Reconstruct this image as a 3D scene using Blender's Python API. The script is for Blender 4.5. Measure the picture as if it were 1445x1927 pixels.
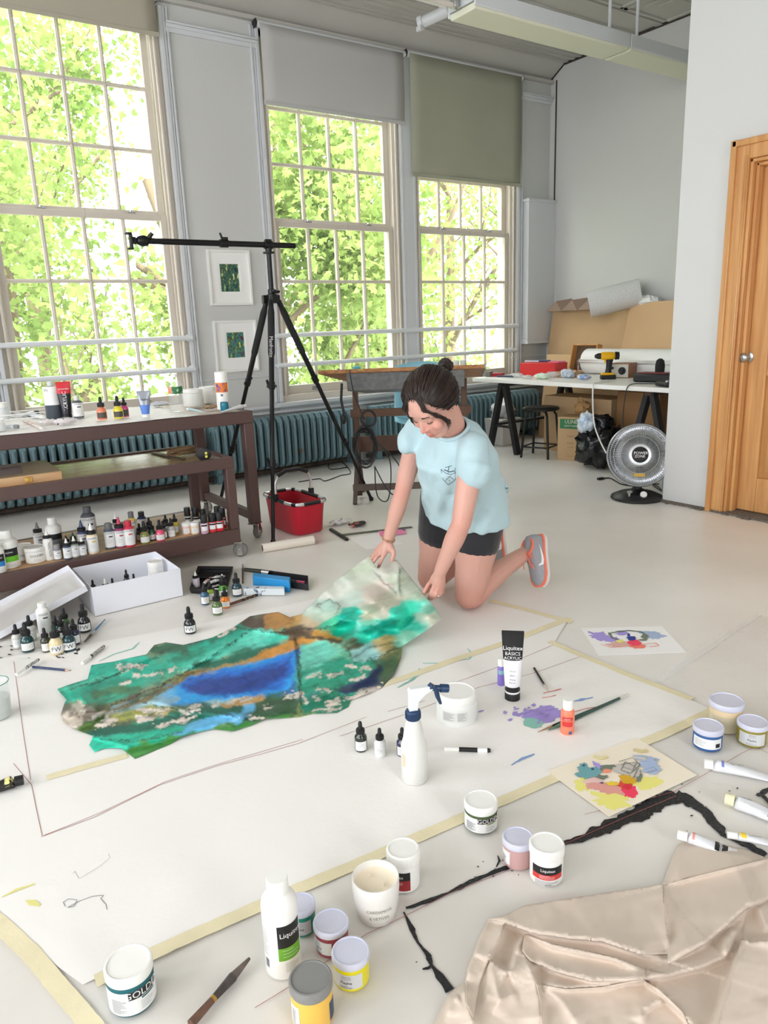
import bpy, math, random
from mathutils import Vector, Matrix, noise, Euler
import numpy as np
for o in list(bpy.data.objects): bpy.data.objects.remove(o)
SC = bpy.context.scene; COL = SC.collection
random.seed(7); RNG = np.random.default_rng(7)
R = math.radians; PI = math.pi; sin, cos = math.sin, math.cos

# ---------------------------------------------------------------- camera, world, lights, exposure
CAMH, FPX = 1.22, 1387.4
PITCH, ROLL, YAW = R(14.2), R(-2.122), R(34.385)
_f0 = Vector((sin(YAW), cos(YAW), 0)); _r0 = Vector((cos(YAW), -sin(YAW), 0)); _u0 = Vector((0, 0, 1))
_fw = _f0 * cos(PITCH) - _u0 * sin(PITCH); _up = _u0 * cos(PITCH) + _f0 * sin(PITCH)
_rx = _r0 * cos(ROLL) + _up * sin(ROLL); _uy = _up * cos(ROLL) - _r0 * sin(ROLL)
CAMP = Vector((0, 0, CAMH))
cam = bpy.data.objects.new('camera', bpy.data.cameras.new('camera')); COL.objects.link(cam)
cam.matrix_world = Matrix(((_rx.x, _uy.x, -_fw.x, 0), (_rx.y, _uy.y, -_fw.y, 0), (_rx.z, _uy.z, -_fw.z, CAMH), (0, 0, 0, 1)))
cam.data.sensor_fit = 'VERTICAL'; cam.data.sensor_height = 36; cam.data.lens = FPX * 36 / 1927
cam.data.clip_start = 0.02; cam.data.clip_end = 200
SC.camera = cam
SC.view_settings.view_transform = 'Standard'; SC.view_settings.look = 'None'
SC.view_settings.gamma = 1.0; SC.view_settings.use_curve_mapping = False
SC.view_settings.exposure = EXPOSURE = 1.55
SC.cycles.use_denoising = True
SC.cycles.max_bounces = 12; SC.cycles.diffuse_bounces = 7; SC.cycles.transparent_max_bounces = 24; SC.cycles.sample_clamp_indirect = 12
SC.cycles.caustics_reflective = False; SC.cycles.caustics_refractive = False
wd = bpy.data.worlds.new('sky'); SC.world = wd; wd.use_nodes = True
wn = wd.node_tree.nodes; wl = wd.node_tree.links
bg = wn['Background']; bg.inputs[0].default_value = (0.95, 0.96, 1.0, 1); bg.inputs[1].default_value = 3.3
sun = bpy.data.lights.new('sun', 'SUN'); sun.energy = 3.2; sun.angle = R(2); sun.color = (1, .96, .88)
so = bpy.data.objects.new('sun', sun); COL.objects.link(so); so.rotation_euler = (R(38), R(-12), R(0)); so.location = (0, 0, 12)
def portal(name, loc, rot, sx, sy):
    l = bpy.data.lights.new(name, 'AREA'); l.shape = 'RECTANGLE'; l.size = sx; l.size_y = sy; l.cycles.is_portal = True
    o = bpy.data.objects.new(name, l); COL.objects.link(o); o.location = loc; o.rotation_euler = rot
for i, (xa, xb) in enumerate(((.85, 2.13), (3.07, 4.30), (4.55, 5.80))):
    portal('window_portal', ((xa + xb) / 2, 6.16, 2.06), (R(-90), 0, 0), xb - xa, 2.9)
# windows behind and to the left of the photographer
BACKWIN = [(0.2, 1.5)]
for xa, xb in BACKWIN: portal('back_window_portal', ((xa + xb) / 2, -3.45, 2.0), (R(90), 0, 0), xb - xa, 2.6)
LEFTWIN = [(-2.6, -0.9), (-0.1, 1.6), (2.4, 4.1)]
for ya, yb in LEFTWIN: portal('side_window_portal', (-3.25, (ya + yb) / 2, 2.0), (0, R(-90), 0), 2.6, yb - ya)

# ---------------------------------------------------------------- where a point of the photograph lies in the room
def ray(px, py): return _rx * ((px - 722.5) / FPX) - _uy * ((py - 963.5) / FPX) + _fw
def fl(px, py, z=0.0):
    d = ray(px, py); return CAMP + d * ((z - CAMH) / d.z)
def atY(px, py, Y): d = ray(px, py); return CAMP + d * (Y / d.y)
def atX(px, py, X): d = ray(px, py); return CAMP + d * (X / d.x)
def project(p):
    q = Vector(p) - CAMP; z = q.dot(_fw); return 722.5 + FPX * q.dot(_rx) / z, 963.5 - FPX * q.dot(_uy) / z

# ---------------------------------------------------------------- materials
MATS = {}
def mat(name, col=(.8, .8, .8), rough=.5, metal=0.0, spec=.5, var=0.0, vscale=8.0, bump=0.0, bscale=40.0, trans=0.0, alpha=1.0,
        col2=None, emit=None, sheen=0.0, coat=0.0, ior=1.45, sss=0.0, stretch=None, thresh=None, attr=None, bdetail=4):
    if name in MATS: return MATS[name]
    m = bpy.data.materials.new(name); m.use_nodes = True; MATS[name] = m
    n = m.node_tree.nodes; l = m.node_tree.links; b = n['Principled BSDF']
    I = b.inputs
    I['Base Color'].default_value = (*col, 1); I['Roughness'].default_value = rough; I['Metallic'].default_value = metal
    I['Specular IOR Level'].default_value = spec; I['Transmission Weight'].default_value = trans; I['Alpha'].default_value = alpha
    I['Sheen Weight'].default_value = sheen; I['Coat Weight'].default_value = coat; I['IOR'].default_value = ior
    if sss: I['Subsurface Weight'].default_value = sss; I['Subsurface Radius'].default_value = (.01, .004, .002)
    if emit: I['Emission Color'].default_value = (*emit[:3], 1); I['Emission Strength'].default_value = emit[3]
    tc = None
    def coord(sc):
        nonlocal tc
        if tc is None: tc = n.new('ShaderNodeTexCoord')
        mp = n.new('ShaderNodeMapping'); l.new(tc.outputs['Object'], mp.inputs[0])
        if stretch: mp.inputs['Scale'].default_value = stretch
        nz = n.new('ShaderNodeTexNoise'); nz.inputs['Scale'].default_value = sc; nz.inputs['Detail'].default_value = bdetail
        l.new(mp.outputs[0], nz.inputs['Vector']); return nz
    if attr:
        a = n.new('ShaderNodeVertexColor'); a.layer_name = attr; l.new(a.outputs[0], I['Base Color'])
    elif col2 is not None or var:
        nz = coord(vscale); cr = n.new('ShaderNodeValToRGB'); l.new(nz.outputs[0], cr.inputs[0])
        c2 = col2 if col2 is not None else tuple(max(0, c * (1 - var)) for c in col)
        t = thresh or (.35, .65)
        cr.color_ramp.elements[0].position = t[0]; cr.color_ramp.elements[1].position = t[1]
        cr.color_ramp.elements[0].color = (*c2, 1); cr.color_ramp.elements[1].color = (*col, 1)
        l.new(cr.outputs[0], I['Base Color'])
    if bump:
        nz = coord(bscale); bp = n.new('ShaderNodeBump'); bp.inputs['Strength'].default_value = min(1, bump); bp.inputs['Distance'].default_value = .01 * max(1, bump)
        l.new(nz.outputs[0], bp.inputs['Height']); l.new(bp.outputs[0], I['Normal'])
    return m
def glassy(name, col=(1, 1, 1), amount=.9, rough=.05, bump=0.0):
    """thin clear sheet: mostly transparent, with a fresnel reflection"""
    if name in MATS: return MATS[name]
    m = bpy.data.materials.new(name); m.use_nodes = True; MATS[name] = m
    n = m.node_tree.nodes; l = m.node_tree.links; n.remove(n['Principled BSDF'])
    t = n.new('ShaderNodeBsdfTransparent'); t.inputs[0].default_value = (*col, 1)
    g = n.new('ShaderNodeBsdfPrincipled'); g.inputs['Base Color'].default_value = (*[c * .9 for c in col], 1); g.inputs['Roughness'].default_value = rough
    f = n.new('ShaderNodeLayerWeight'); f.inputs[0].default_value = .5; pw = n.new('ShaderNodeMath'); pw.operation = 'POWER'; pw.inputs[1].default_value = 5; l.new(f.outputs['Facing'], pw.inputs[0])
    mx = n.new('ShaderNodeMath'); mx.operation = 'MULTIPLY_ADD'; mx.inputs[1].default_value = .75 * amount; mx.inputs[2].default_value = 1 - amount; l.new(pw.outputs[0], mx.inputs[0])
    if bump:
        tc = n.new('ShaderNodeTexCoord'); nz = n.new('ShaderNodeTexNoise'); nz.inputs['Scale'].default_value = 7; nz.inputs['Detail'].default_value = 5; nz.inputs['Distortion'].default_value = 1.2; bp = n.new('ShaderNodeBump'); bp.inputs['Distance'].default_value = bump
        l.new(tc.outputs['Object'], nz.inputs['Vector']); l.new(nz.outputs[0], bp.inputs['Height']); l.new(bp.outputs[0], g.inputs['Normal']); l.new(bp.outputs[0], f.inputs['Normal'])
    s = n.new('ShaderNodeMixShader'); l.new(mx.outputs[0], s.inputs[0]); l.new(t.outputs[0], s.inputs[1]); l.new(g.outputs[0], s.inputs[2])
    l.new(s.outputs[0], n['Material Output'].inputs[0]); return m
def paint(col, rough=.4, **k):
    return mat('paint_%02x%02x%02x_%d' % (*[int(min(1, c) * 255) for c in col], int(rough * 100)), col, rough, **k)
def srgb(r, g, b):
    return tuple(((c / 255) / 12.92 if c / 255 <= .04045 else ((c / 255 + .055) / 1.055) ** 2.4) for c in (r, g, b))

# ---------------------------------------------------------------- mesh building
class MB:
    def __init__(s): s.v = []; s.f = []; s.m = []; s.M = Matrix(); s.mi = 0
    def add(s, vs, fs):
        b = len(s.v); s.v += [tuple(s.M @ Vector(v)) for v in vs]; s.f += [tuple(b + i for i in f) for f in fs]; s.m += [s.mi] * len(fs); return s
    def at(s, loc=(0, 0, 0), rot=(0, 0, 0)): s.M = Matrix.Translation(loc) @ Euler(rot).to_matrix().to_4x4(); return s
    def box(s, c, d):
        x, y, z = [q / 2 for q in d]; cx, cy, cz = c
        return s.add([(cx + i * x, cy + j * y, cz + k * z) for i in (-1, 1) for j in (-1, 1) for k in (-1, 1)],
                     [(0, 1, 3, 2), (4, 6, 7, 5), (0, 4, 5, 1), (2, 3, 7, 6), (0, 2, 6, 4), (1, 5, 7, 3)])
    def bar(s, a, b, w, h, up=(0, 0, 1)):
        a, b = Vector(a), Vector(b); d = (b - a); L = d.length; d.normalize(); u = Vector(up)
        if abs(d.dot(u)) > .99: u = Vector((0, 1, 0))
        sd = d.cross(u).normalized(); u = sd.cross(d)
        vs = [p + sd * (i * w / 2) + u * (j * h / 2) for p in (a, b) for i in (-1, 1) for j in (-1, 1)]
        return s.add(vs, [(0, 1, 3, 2), (4, 6, 7, 5), (0, 4, 5, 1), (2, 3, 7, 6), (0, 2, 6, 4), (1, 5, 7, 3)])
    def lathe(s, prof, n=24, axis=None, cap=True, sq=None):
        vs = []; fs = []
        for r, z in prof:
            for k in range(n):
                a = 2 * PI * k / n; vs.append((r * cos(a) * (sq[0] if sq else 1), r * sin(a) * (sq[1] if sq else 1), z))
        for i in range(len(prof) - 1):
            for k in range(n): k2 = (k + 1) % n; fs.append((i * n + k, i * n + k2, (i + 1) * n + k2, (i + 1) * n + k))
        if cap: fs.append(tuple(range(n - 1, -1, -1))); fs.append(tuple((len(prof) - 1) * n + k for k in range(n)))
        return s.add(vs, fs)
    def tube(s, pts, r, n=8, closed=False, cap=True, flat=None):
        pts = [Vector(p) for p in pts]; N = len(pts); rs = r if isinstance(r, (list, tuple)) else [r] * N
        vs = []; fs = []; pu = None
        for i, p in enumerate(pts):
            if closed: d = pts[(i + 1) % N] - pts[i - 1]
            else: d = pts[min(i + 1, N - 1)] - pts[max(i - 1, 0)]
            if d.length < 1e-9: d = Vector((0, 0, 1))
            d.normalize()
            if pu is None: pu = Vector((0, 0, 1)) if abs(d.z) < .9 else Vector((1, 0, 0))
            u = pu - d * pu.dot(d)
            if u.length < 1e-6: u = d.orthogonal()
            u.normalize(); pu = u; w = d.cross(u)
            for k in range(n):
                a = 2 * PI * k / n; vs.append(p + (u * cos(a) * (flat or 1) + w * sin(a)) * rs[i])
        for i in range(N if closed else N - 1):
            j = (i + 1) % N
            for k in range(n): k2 = (k + 1) % n; fs.append((i * n + k, i * n + k2, j * n + k2, j * n + k))
        if cap and not closed: fs.append(tuple(range(n - 1, -1, -1))); fs.append(tuple((N - 1) * n + k for k in range(n)))
        return s.add(vs, fs)
    def hose(s, pts, r, n=6):
        p = [Vector(q) for q in pts]; m = len(p); out = []
        for i in range(m - 1):
            a, b, c, d = p[max(i - 1, 0)], p[i], p[i + 1], p[min(i + 2, m - 1)]
            for k in range(7):
                t = k / 7; out.append(.5 * ((2 * b) + (c - a) * t + (2 * a - 5 * b + 4 * c - d) * t * t + (3 * b - a - 3 * c + d) * t ** 3))
        return s.tube(out + [p[-1]], r, n)
    def cyl(s, a, b, r, n=16, r2=None): return s.tube([a, b], [r, r if r2 is None else r2], n)
    def prism(s, poly, z0, z1):
        n = len(poly); vs = [(x, y, z0) for x, y in poly] + [(x, y, z1) for x, y in poly]
        return s.add(vs, [tuple(range(n - 1, -1, -1)), tuple(range(n, 2 * n))] + [(i, (i + 1) % n, n + (i + 1) % n, n + i) for i in range(n)])
    def loft(s, rings, cap=True, closed=True):
        n = len(rings[0]); vs = [p for r in rings for p in r]; fs = []
        for i in range(len(rings) - 1):
            for k in range(n if closed else n - 1): k2 = (k + 1) % n; fs.append((i * n + k, i * n + k2, (i + 1) * n + k2, (i + 1) * n + k))
        if cap and closed: fs.append(tuple(range(n - 1, -1, -1))); fs.append(tuple((len(rings) - 1) * n + k for k in range(n)))
        return s.add(vs, fs)
    def grid(s, P):
        nr, nc = len(P), len(P[0])
        return s.add([p for r in P for p in r], [(i * nc + j, i * nc + j + 1, (i + 1) * nc + j + 1, (i + 1) * nc + j) for i in range(nr - 1) for j in range(nc - 1)])
    def sph(s, c, r, n=16, sc=(1, 1, 1)):
        c = Vector(c); rings = []
        for i in range(n // 2 + 1):
            t = PI * i / (n // 2); t = min(max(t, .02), PI - .02)
            rings.append([c + Vector((r * sc[0] * sin(t) * cos(2 * PI * k / n), r * sc[1] * sin(t) * sin(2 * PI * k / n), -r * sc[2] * cos(t))) for k in range(n)])
        return s.loft(rings)
    def mesh(s, name='mesh', smooth=True):
        me = bpy.data.meshes.new(name); me.from_pydata(s.v, [], s.f); me.update()
        if any(s.m): me.polygons.foreach_set('material_index', s.m)
        return me
    def build(s, name, mats, parent=None, smooth=30, bevel=0, loc=None, rot=None, solid=0, bseg=2):
        me = s.mesh(name); return link(name, me, mats, parent, smooth, bevel, loc, rot, solid, bseg)
def link(name, me, mats, parent=None, smooth=30, bevel=0, loc=None, rot=None, solid=0, bseg=2):
    if not isinstance(mats, (list, tuple)): mats = [mats]
    o = bpy.data.objects.new(name, me); COL.objects.link(o)
    if not me.materials:
        for m in mats: me.materials.append(m)
    if smooth:
        me.polygons.foreach_set('use_smooth', [True] * len(me.polygons))
        if smooth < 180: me.set_sharp_from_angle(angle=R(smooth))
    if bevel:
        b = o.modifiers.new('bevel', 'BEVEL'); b.width = bevel; b.segments = bseg; b.limit_method = 'ANGLE'; b.angle_limit = R(35)
    if solid:
        q = o.modifiers.new('solid', 'SOLIDIFY'); q.thickness = abs(solid); q.offset = 1 if solid > 0 else -1
    if parent is not None: o.parent = parent
    if loc is not None: o.location = loc
    if rot is not None: o.rotation_euler = rot
    return o
def tag(o, label=None, cat=None, group=None, kind=None):
    if label: o['label'] = label
    if cat: o['category'] = cat
    if group: o['group'] = group
    if kind: o['kind'] = kind
    return o
def thing(name, label, cat, loc=(0, 0, 0), rz=0, group=None, kind=None, rot=None):
    o = bpy.data.objects.new(name, None); COL.objects.link(o); o.empty_display_size = .05
    o.location = loc; o.rotation_euler = rot if rot is not None else (0, 0, rz)
    return tag(o, label, cat, group, kind)
def dup(root, loc, rz=0, label=None, group=None, rot=None, recolor=None):
    def cp(o, par):
        c = o.copy(); COL.objects.link(c); c.parent = par
        if recolor and o.type == 'MESH' and recolor.get(o.name.split('.')[0]):
            for i, m in enumerate(recolor[o.name.split('.')[0]]):
                c.material_slots[i].link = 'OBJECT'; c.material_slots[i].material = m
        for ch in list(o.children): cp(ch, c)
        return c
    r = cp(root, None); r.location = loc; r.rotation_euler = rot if rot is not None else (0, 0, rz)
    if label: r['label'] = label
    if group: r['group'] = group
    return r
_TXT = {}
def text_geo(body):
    """flat outline of a word in the built-in font, centred, cap height about 0.7"""
    if body not in _TXT:
        cu = bpy.data.curves.new('lettering', 'FONT'); cu.body = body; cu.align_x = 'CENTER'; cu.align_y = 'CENTER'; cu.resolution_u = 2
        o = bpy.data.objects.new('lettering', cu); COL.objects.link(o)
        me = bpy.data.meshes.new_from_object(o.evaluated_get(bpy.context.evaluated_depsgraph_get()))
        _TXT[body] = ([tuple(v.co) for v in me.vertices], [tuple(p.vertices) for p in me.polygons])
        bpy.data.objects.remove(o); bpy.data.curves.remove(cu); bpy.data.meshes.remove(me)
    return _TXT[body]
def text_on_cyl(mb, body, size, r, z, ang=0.0, wide=1.0, up=False):
    vs, fs = text_geo(body); out = []
    for x, y, _ in vs:
        x *= size * wide; y *= size
        if up: x, y = -y, x
        a = ang + x / r; out.append((r * cos(a), r * sin(a), z + y))
    mb.add(out, fs)
def text_flat(mb, body, size, o, ux, uy, wide=1.0, lift=.0006):
    vs, fs = text_geo(body); o, ux, uy = Vector(o), Vector(ux).normalized(), Vector(uy).normalized(); nn = ux.cross(uy) * lift
    mb.add([o + ux * (x * size * wide) + uy * (y * size) + nn for x, y, _ in vs], fs)
def patch_cyl(mb, r, z0, z1, a0, a1, n=0):
    n = max(4, int((a1 - a0) / .07))
    P = [[(r * cos(a0 + (a1 - a0) * k / n), r * sin(a0 + (a1 - a0) * k / n), z) for k in range(n + 1)] for z in (z0, z1)]
    mb.grid(P)
def lines_on_cyl(mb, r, z0, rows, dz, a0, a1, h=.0007, seed=1):
    rg = random.Random(seed)
    for i in range(rows): patch_cyl(mb, r, z0 - i * dz - h, z0 - i * dz, a0, a0 + (a1 - a0) * rg.uniform(.55, 1), 4)
FACE = lambda p: math.atan2(-p[1], -p[0])        # heading from a place towards the photographer
# ---------------------------------------------------------------- the room
WY = 5.88; SY = 5.95; FX = 6.3; CX = 4.29; CEIL = 3.71; XL = -3.2; YB = -3.4
M_WALL = mat('wall_paint', srgb(203, 204, 202), .55, var=.03, vscale=.7, bump=.08, bscale=60)
M_WALL_LIT = mat('wall_paint_lit', srgb(212, 213, 212), .5, var=.03, vscale=.7)  # same wall paint, colour lightened for the light from the left windows
M_TRIM = mat('trim_paint', srgb(208, 211, 214), .4, bump=.05, bscale=30)
M_SASH = mat('sash_paint', srgb(206, 198, 186), .45, bump=.05, bscale=30)
M_CEIL = mat('ceiling_paint', srgb(188, 186, 180), .55, var=.05, vscale=2)
M_FLOOR = mat('floor_paint', srgb(234, 231, 226), .33, col2=srgb(226, 222, 216), vscale=1.6, bump=.12, bscale=14)
M_DARK = mat('dark_gap', srgb(60, 55, 50), .8)
M_BLACK = mat('black_metal', srgb(22, 22, 24), .38); M_STEEL = mat('steel', srgb(190, 190, 188), .25, 1.0)
M_WHITE = mat('white_plastic', srgb(236, 236, 232), .35); M_BLACKP = mat('black_plastic', srgb(20, 20, 22), .35)
def struct(name, mb, m, label, **k):
    o = mb.build(name, m, **k); return tag(o, label, None, None, 'structure')
mb = MB()
n = 40
P = [[(XL + (FX - XL) * i / n, YB + (WY + .3 - YB) * j / n, 0) for i in range(n + 1)] for j in range(n + 1)]
mb.grid(P); mb.box((1.5, 1.2, -.06), (9.8, 9.6, .1)); struct('floor', mb, M_FLOOR, 'white painted studio floor with scuffs', smooth=0)
# ceiling: flat field with pressed panels, beaded boards near the windows, slope down to the window wall
mb = MB()
mb.box(((XL + FX) / 2, (YB + 5.70) / 2, CEIL + .06), (FX - XL, 5.70 - YB, .12))
prof = [(5.70, CEIL)]
mb.add([(XL, 5.69, CEIL), (FX, 5.69, CEIL), (FX, WY + .02, 3.585), (XL, WY + .02, 3.585), (XL, 5.69, CEIL + .2), (FX, 5.69, CEIL + .2), (FX, WY + .3, CEIL + .2), (XL, WY + .3, CEIL + .2)],
       [(0, 1, 2, 3), (4, 7, 6, 5)])
for k in range(6):                                            # beads and the cornice strips
    y = 5.66 - k * .085; mb.box(((XL + FX) / 2, y, CEIL - .004), (FX - XL, .035, .012))
for y, h in ((5.05, .03), (4.86, .02), (4.60, .012)): mb.box(((XL + FX) / 2, y, CEIL - h / 2), (FX - XL, .07, h))
mb.box(((XL + FX) / 2, WY - .02, 3.565), (FX - XL, .05, .03))
for i in range(16):
    for j in range(13):
        x, y = 6.0 - i * .6, 4.25 - j * .6
        if x < XL + .3 or y < YB + .3: continue
        for (dx, dy, sx, sy) in ((-.27, 0, .03, .57), (.27, 0, .03, .57), (0, -.27, .57, .03), (0, .27, .57, .03)): mb.box((x + dx, y + dy, CEIL - .006), (sx, sy, .014))
        mb.box((x, y, CEIL - .004), (.34, .34, .012)); mb.box((x, y, CEIL - .008), (.18, .18, .016))
struct('ceiling', mb, M_CEIL, 'grey white pressed metal ceiling with beaded boards by the windows', smooth=0)
# window wall
WIN = [(.87, 2.14), (3.03, 4.29), (4.545, 5.77)]; WZ0, WZM, WZ1 = .655, 2.085, 3.46
mb = MB()
def wallbox(x0, x1, z0, z1): mb.box(((x0 + x1) / 2, WY + .14, (z0 + z1) / 2), (x1 - x0, .28, z1 - z0))
xs = [XL] + [v for a, b in WIN for v in (a - .05, b + .05)] + [FX + .02]
for i in range(0, len(xs), 2): wallbox(xs[i], xs[i + 1], 0, 3.72)
for a, b in WIN: wallbox(a - .05, b + .05, 0, WZ0 - .06); wallbox(a - .05, b + .05, WZ1 + .06, 3.72)
struct('wall_window', mb, M_WALL, 'white wall holding the three tall windows', smooth=0)
mb = MB(); mb.box((FX + .08, (WY + 2.9) / 2 + .1, 1.86), (.16, WY - 2.6, 3.72))
struct('wall_far', mb, M_WALL, 'bare white wall behind the cluttered white table', smooth=0)
mb = MB(); mb.box((FX - .003, 5.80, 1.8), (.012, .012, 3.55)); mb.bar((FX - .004, 5.87, 3.60), (FX - .004, 5.69, CEIL), .012, .02); mb.box((FX - .006, 4.4, CEIL - .012), (.014, 2.6, .022))
struct('trim_5', mb, M_DARK, 'dark cracked joint between the far wall and the ceiling', smooth=0)
DY0, DY1, DZ = 2.49, 1.56, 2.05                                # door opening in the closet wall
mb = MB()
mb.box(((CX + FX) / 2 + .09, 2.93 - .07, 1.86), (FX - CX + .14, .14, 3.72))
struct('wall_closet', mb, M_WALL_LIT, 'side of the white closet wall facing the windows', smooth=0)
mb = MB()
mb.box((CX + .07, (2.79 + DY0) / 2, 1.86), (.14, 2.79 - DY0, 3.72)); mb.box((CX + .07, (DY1 + YB) / 2, 1.86), (.14, DY1 - YB, 3.72)); mb.box((CX + .07, (DY0 + DY1) / 2, (DZ + 3.7) / 2), (.14, DY0 - DY1, 3.71 - DZ))
mb.box((CX + .01, 2.86, 1.86), (.02, .14, 3.72)); mb.box((CX + .2, (DY0 + DY1) / 2, 1.2), (.05, 1.2, 2.4))  # added unseen slab behind the door stops outside light at its gap
struct('wall_door', mb, M_WALL_LIT, 'white wall that holds the wooden door', smooth=0)
mb = MB(); mb.box((CX + .03, (2.92 + 2.60) / 2, .045), (.05, .32, .09)); mb.mi = 1; mb.box((CX + .0, (2.93 + DY1) / 2, .006), (.07, 2.95 - DY1, .014)); mb.box((CX + .08, (DY0 + DY1) / 2, .008), (.14, DY0 - DY1, .016))
for k in range(30): mb.box((CX - .03 + random.uniform(-.015, .02), 2.95 - k * .045, .004), (random.uniform(.01, .04), random.uniform(.02, .06), random.uniform(.006, .014)))
struct('baseboard_door', mb, [mat('bare_brown', srgb(118, 88, 60), .7, var=.3), mat('floor_crud', srgb(120, 112, 102), .9, var=.4, vscale=60)], 'bare brown strip and grimy edge under the closet wall', smooth=0)
mb = MB()
def holes(fixed, lo, hi, wins, axis):
    e = [lo] + [v for w in wins for v in w] + [hi]
    def put(a, b, z0, z1):
        c, d = (a + b) / 2, b - a
        if axis == 'x': mb.box((c, fixed, (z0 + z1) / 2), (d, .2, z1 - z0))
        else: mb.box((fixed, c, (z0 + z1) / 2), (.2, d, z1 - z0))
    for i in range(0, len(e), 2): put(e[i], e[i + 1], 0, 3.72)
    for a, b in wins: put(a, b, 0, .7); put(a, b, 3.3, 3.72); put(a, b, 1.97, 2.03); put((a + b) / 2 - .02, (a + b) / 2 + .02, .7, 3.3)
holes(YB - .1, XL - .2, CX + .14, BACKWIN, 'x'); struct('wall_back', mb, M_WALL, 'white wall behind the photographer', smooth=0)
mb = MB(); holes(XL - .1, YB, WY + .3, LEFTWIN, 'y'); struct('wall_left', mb, M_WALL, 'white wall at the far left end of the studio', smooth=0)
# ---- windows
M_PANE = glassy('window_pane', (1, 1, 1), .96, .02)
def window(i, x0, x1):
    t = thing('window_%d' % i, ['tall white window nearest the left edge', 'tall sash window behind the tripod', 'sash window beside the far corner'][i - 1], None, (0, 0, 0), kind='structure')
    f = MB(); xm = (x0 + x1) / 2; w = x1 - x0
    for x in (x0 - .025, x1 + .025): f.box((x, SY + .05, 2.05), (.05, .2, 2.95))
    f.box((xm, SY + .05, WZ1 + .03), (w + .1, .2, .06)); f.box((xm, SY + .04, WZ0 - .03), (w + .1, .22, .06))
    for x in (x0 + .008, x1 - .008): f.box((x, SY - .035, 2.05), (.018, .018, 2.8))
    for x in (x0 - .006, x1 + .006): f.cyl((x, WY - .004, WZ0), (x, WY - .004, WZ1), .012, 8)
    f.build('frame', M_SASH, t, bevel=.004)
    k = MB(); k.box((xm, WY - .02, WZ0 - .075), (w + .2, .1, .035)); k.box((xm, WY - .005, WZ0 - .12), (w + .16, .03, .06)); k.build('sill', M_TRIM, t, bevel=.006)
    for nm, za, zb, y, br in (('upper_sash', WZM, WZ1, SY + .05, .05), ('lower_sash', WZ0, WZM + .02, SY, .075)):
        s = MB(); st = .05; a, b = x0 + .012, x1 - .012; tr = .045
        for x in (a + st / 2, b - st / 2): s.box((x, y, (za + zb) / 2), (st, .042, zb - za))
        s.box((xm, y, za + br / 2), (b - a - 2 * st, .042, br)); s.box((xm, y, zb - tr / 2), (b - a - 2 * st, .042, tr))
        ga, gb, ha, hb = a + st, b - st, za + br, zb - tr
        for c in (1, 2, 3): s.box((ga + (gb - ga) * c / 4, y, (ha + hb) / 2), (.026, .032, hb - ha)); s.box((ga + (gb - ga) * c / 4, y - .018, (ha + hb) / 2), (.012, .012, hb - ha))
        for r in (1, 2): s.box((xm, y, ha + (hb - ha) * r / 3), (gb - ga, .03, .026)); s.box((xm, y - .018, ha + (hb - ha) * r / 3), (gb - ga, .012, .012))
        so_ = s.build(nm, M_SASH, t, bevel=.003)
        g = MB(); g.box((xm, y + .004, (ha + hb) / 2), (gb - ga + .01, .004, hb - ha + .01)); g.build('pane', M_PANE, so_, smooth=0)
        if nm == 'lower_sash':
            for x in (x0 + w * .28, x1 - w * .22):
                q = MB(); q.box((x, y - .005, zb + .006), (.06, .03, .012)); q.cyl((x, y - .005, zb), (x, y - .005, zb + .025), .012, 12); q.build('sash_lock', M_STEEL, so_, bevel=.002)
            for x in (x0 + w * .25, x1 - w * .25):
                q = MB(); q.box((x, y - .024, za + .04), (.05, .008, .03)); q.tube([(x - .018, y - .028, za + .045), (x - .012, y - .045, za + .03), (x + .012, y - .045, za + .03), (x + .018, y - .028, za + .045)], .004, 8); q.build('sash_lift', M_STEEL, so_)
    c = MB()
    for x, s2 in ((x0 - .05, -1), (x1 + .05, 1)):
        for ww, dd, off in ((.03, .03, .012), (.022, .018, .04), (.016, .026, .062)): c.box((x + s2 * off, WY - dd / 2, 2.06), (ww, dd, 2.92))
    c.build('casing', M_TRIM, t, bevel=.004)
for i, (a, b) in enumerate(WIN): window(i + 1, a, b)
mb = MB()
for xa, xb in ((2.235, 2.965), (5.86, FX)):
    mb.box(((xa + xb) / 2, WY - .012, 3.375), (xb - xa, .024, .03)); mb.box(((xa + xb) / 2, WY - .02, 3.40), (xb - xa, .04, .022)); mb.box(((xa + xb) / 2, WY - .028, 3.418), (xb - xa, .056, .012))
struct('trim_1', mb, M_TRIM, 'white picture rail moulding high on the window piers', bevel=.003)
mb = MB(); mb.box((2.6, WY - .008, .835), (.73, .016, .012)); mb.box((6.0, WY - .008, .835), (.5, .016, .012)); mb.box((1.6, WY - .02, .52), (9.3, .06, .02))
mb.cyl((2.2, WY - .045, .565), (6.2, WY - .045, .565), .018, 12)
struct('trim_2', mb, M_TRIM, 'thin ledge and painted pipe along the wall above the radiators', bevel=.002)
a = atY(985, 380, WY - .1); b = atY(1022, 640, WY - .1)
mb = MB(); mb.box(((5.90 + FX) / 2, WY - .05, 1.70), (FX - 5.90, .1, 1.42)); mb.box(((5.885 + FX) / 2, WY - .055, 2.415), (FX - 5.885, .125, .03)); mb.box(((5.89 + FX) / 2, WY - .055, .985), (FX - 5.89, .12, .03)); mb.box(((5.89 + FX) / 2, WY - .052, 1.01), (FX - 5.89, .11, .02))
struct('trim_3', mb, M_TRIM, 'white boxed-in duct in the far corner beside the window', bevel=.004)
mb = MB(); mb.box((4.415, WY - .014, 2.06), (.14, .028, 2.95)); struct('trim_4', mb, M_TRIM, 'white post between the two right windows', bevel=.006)
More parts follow.
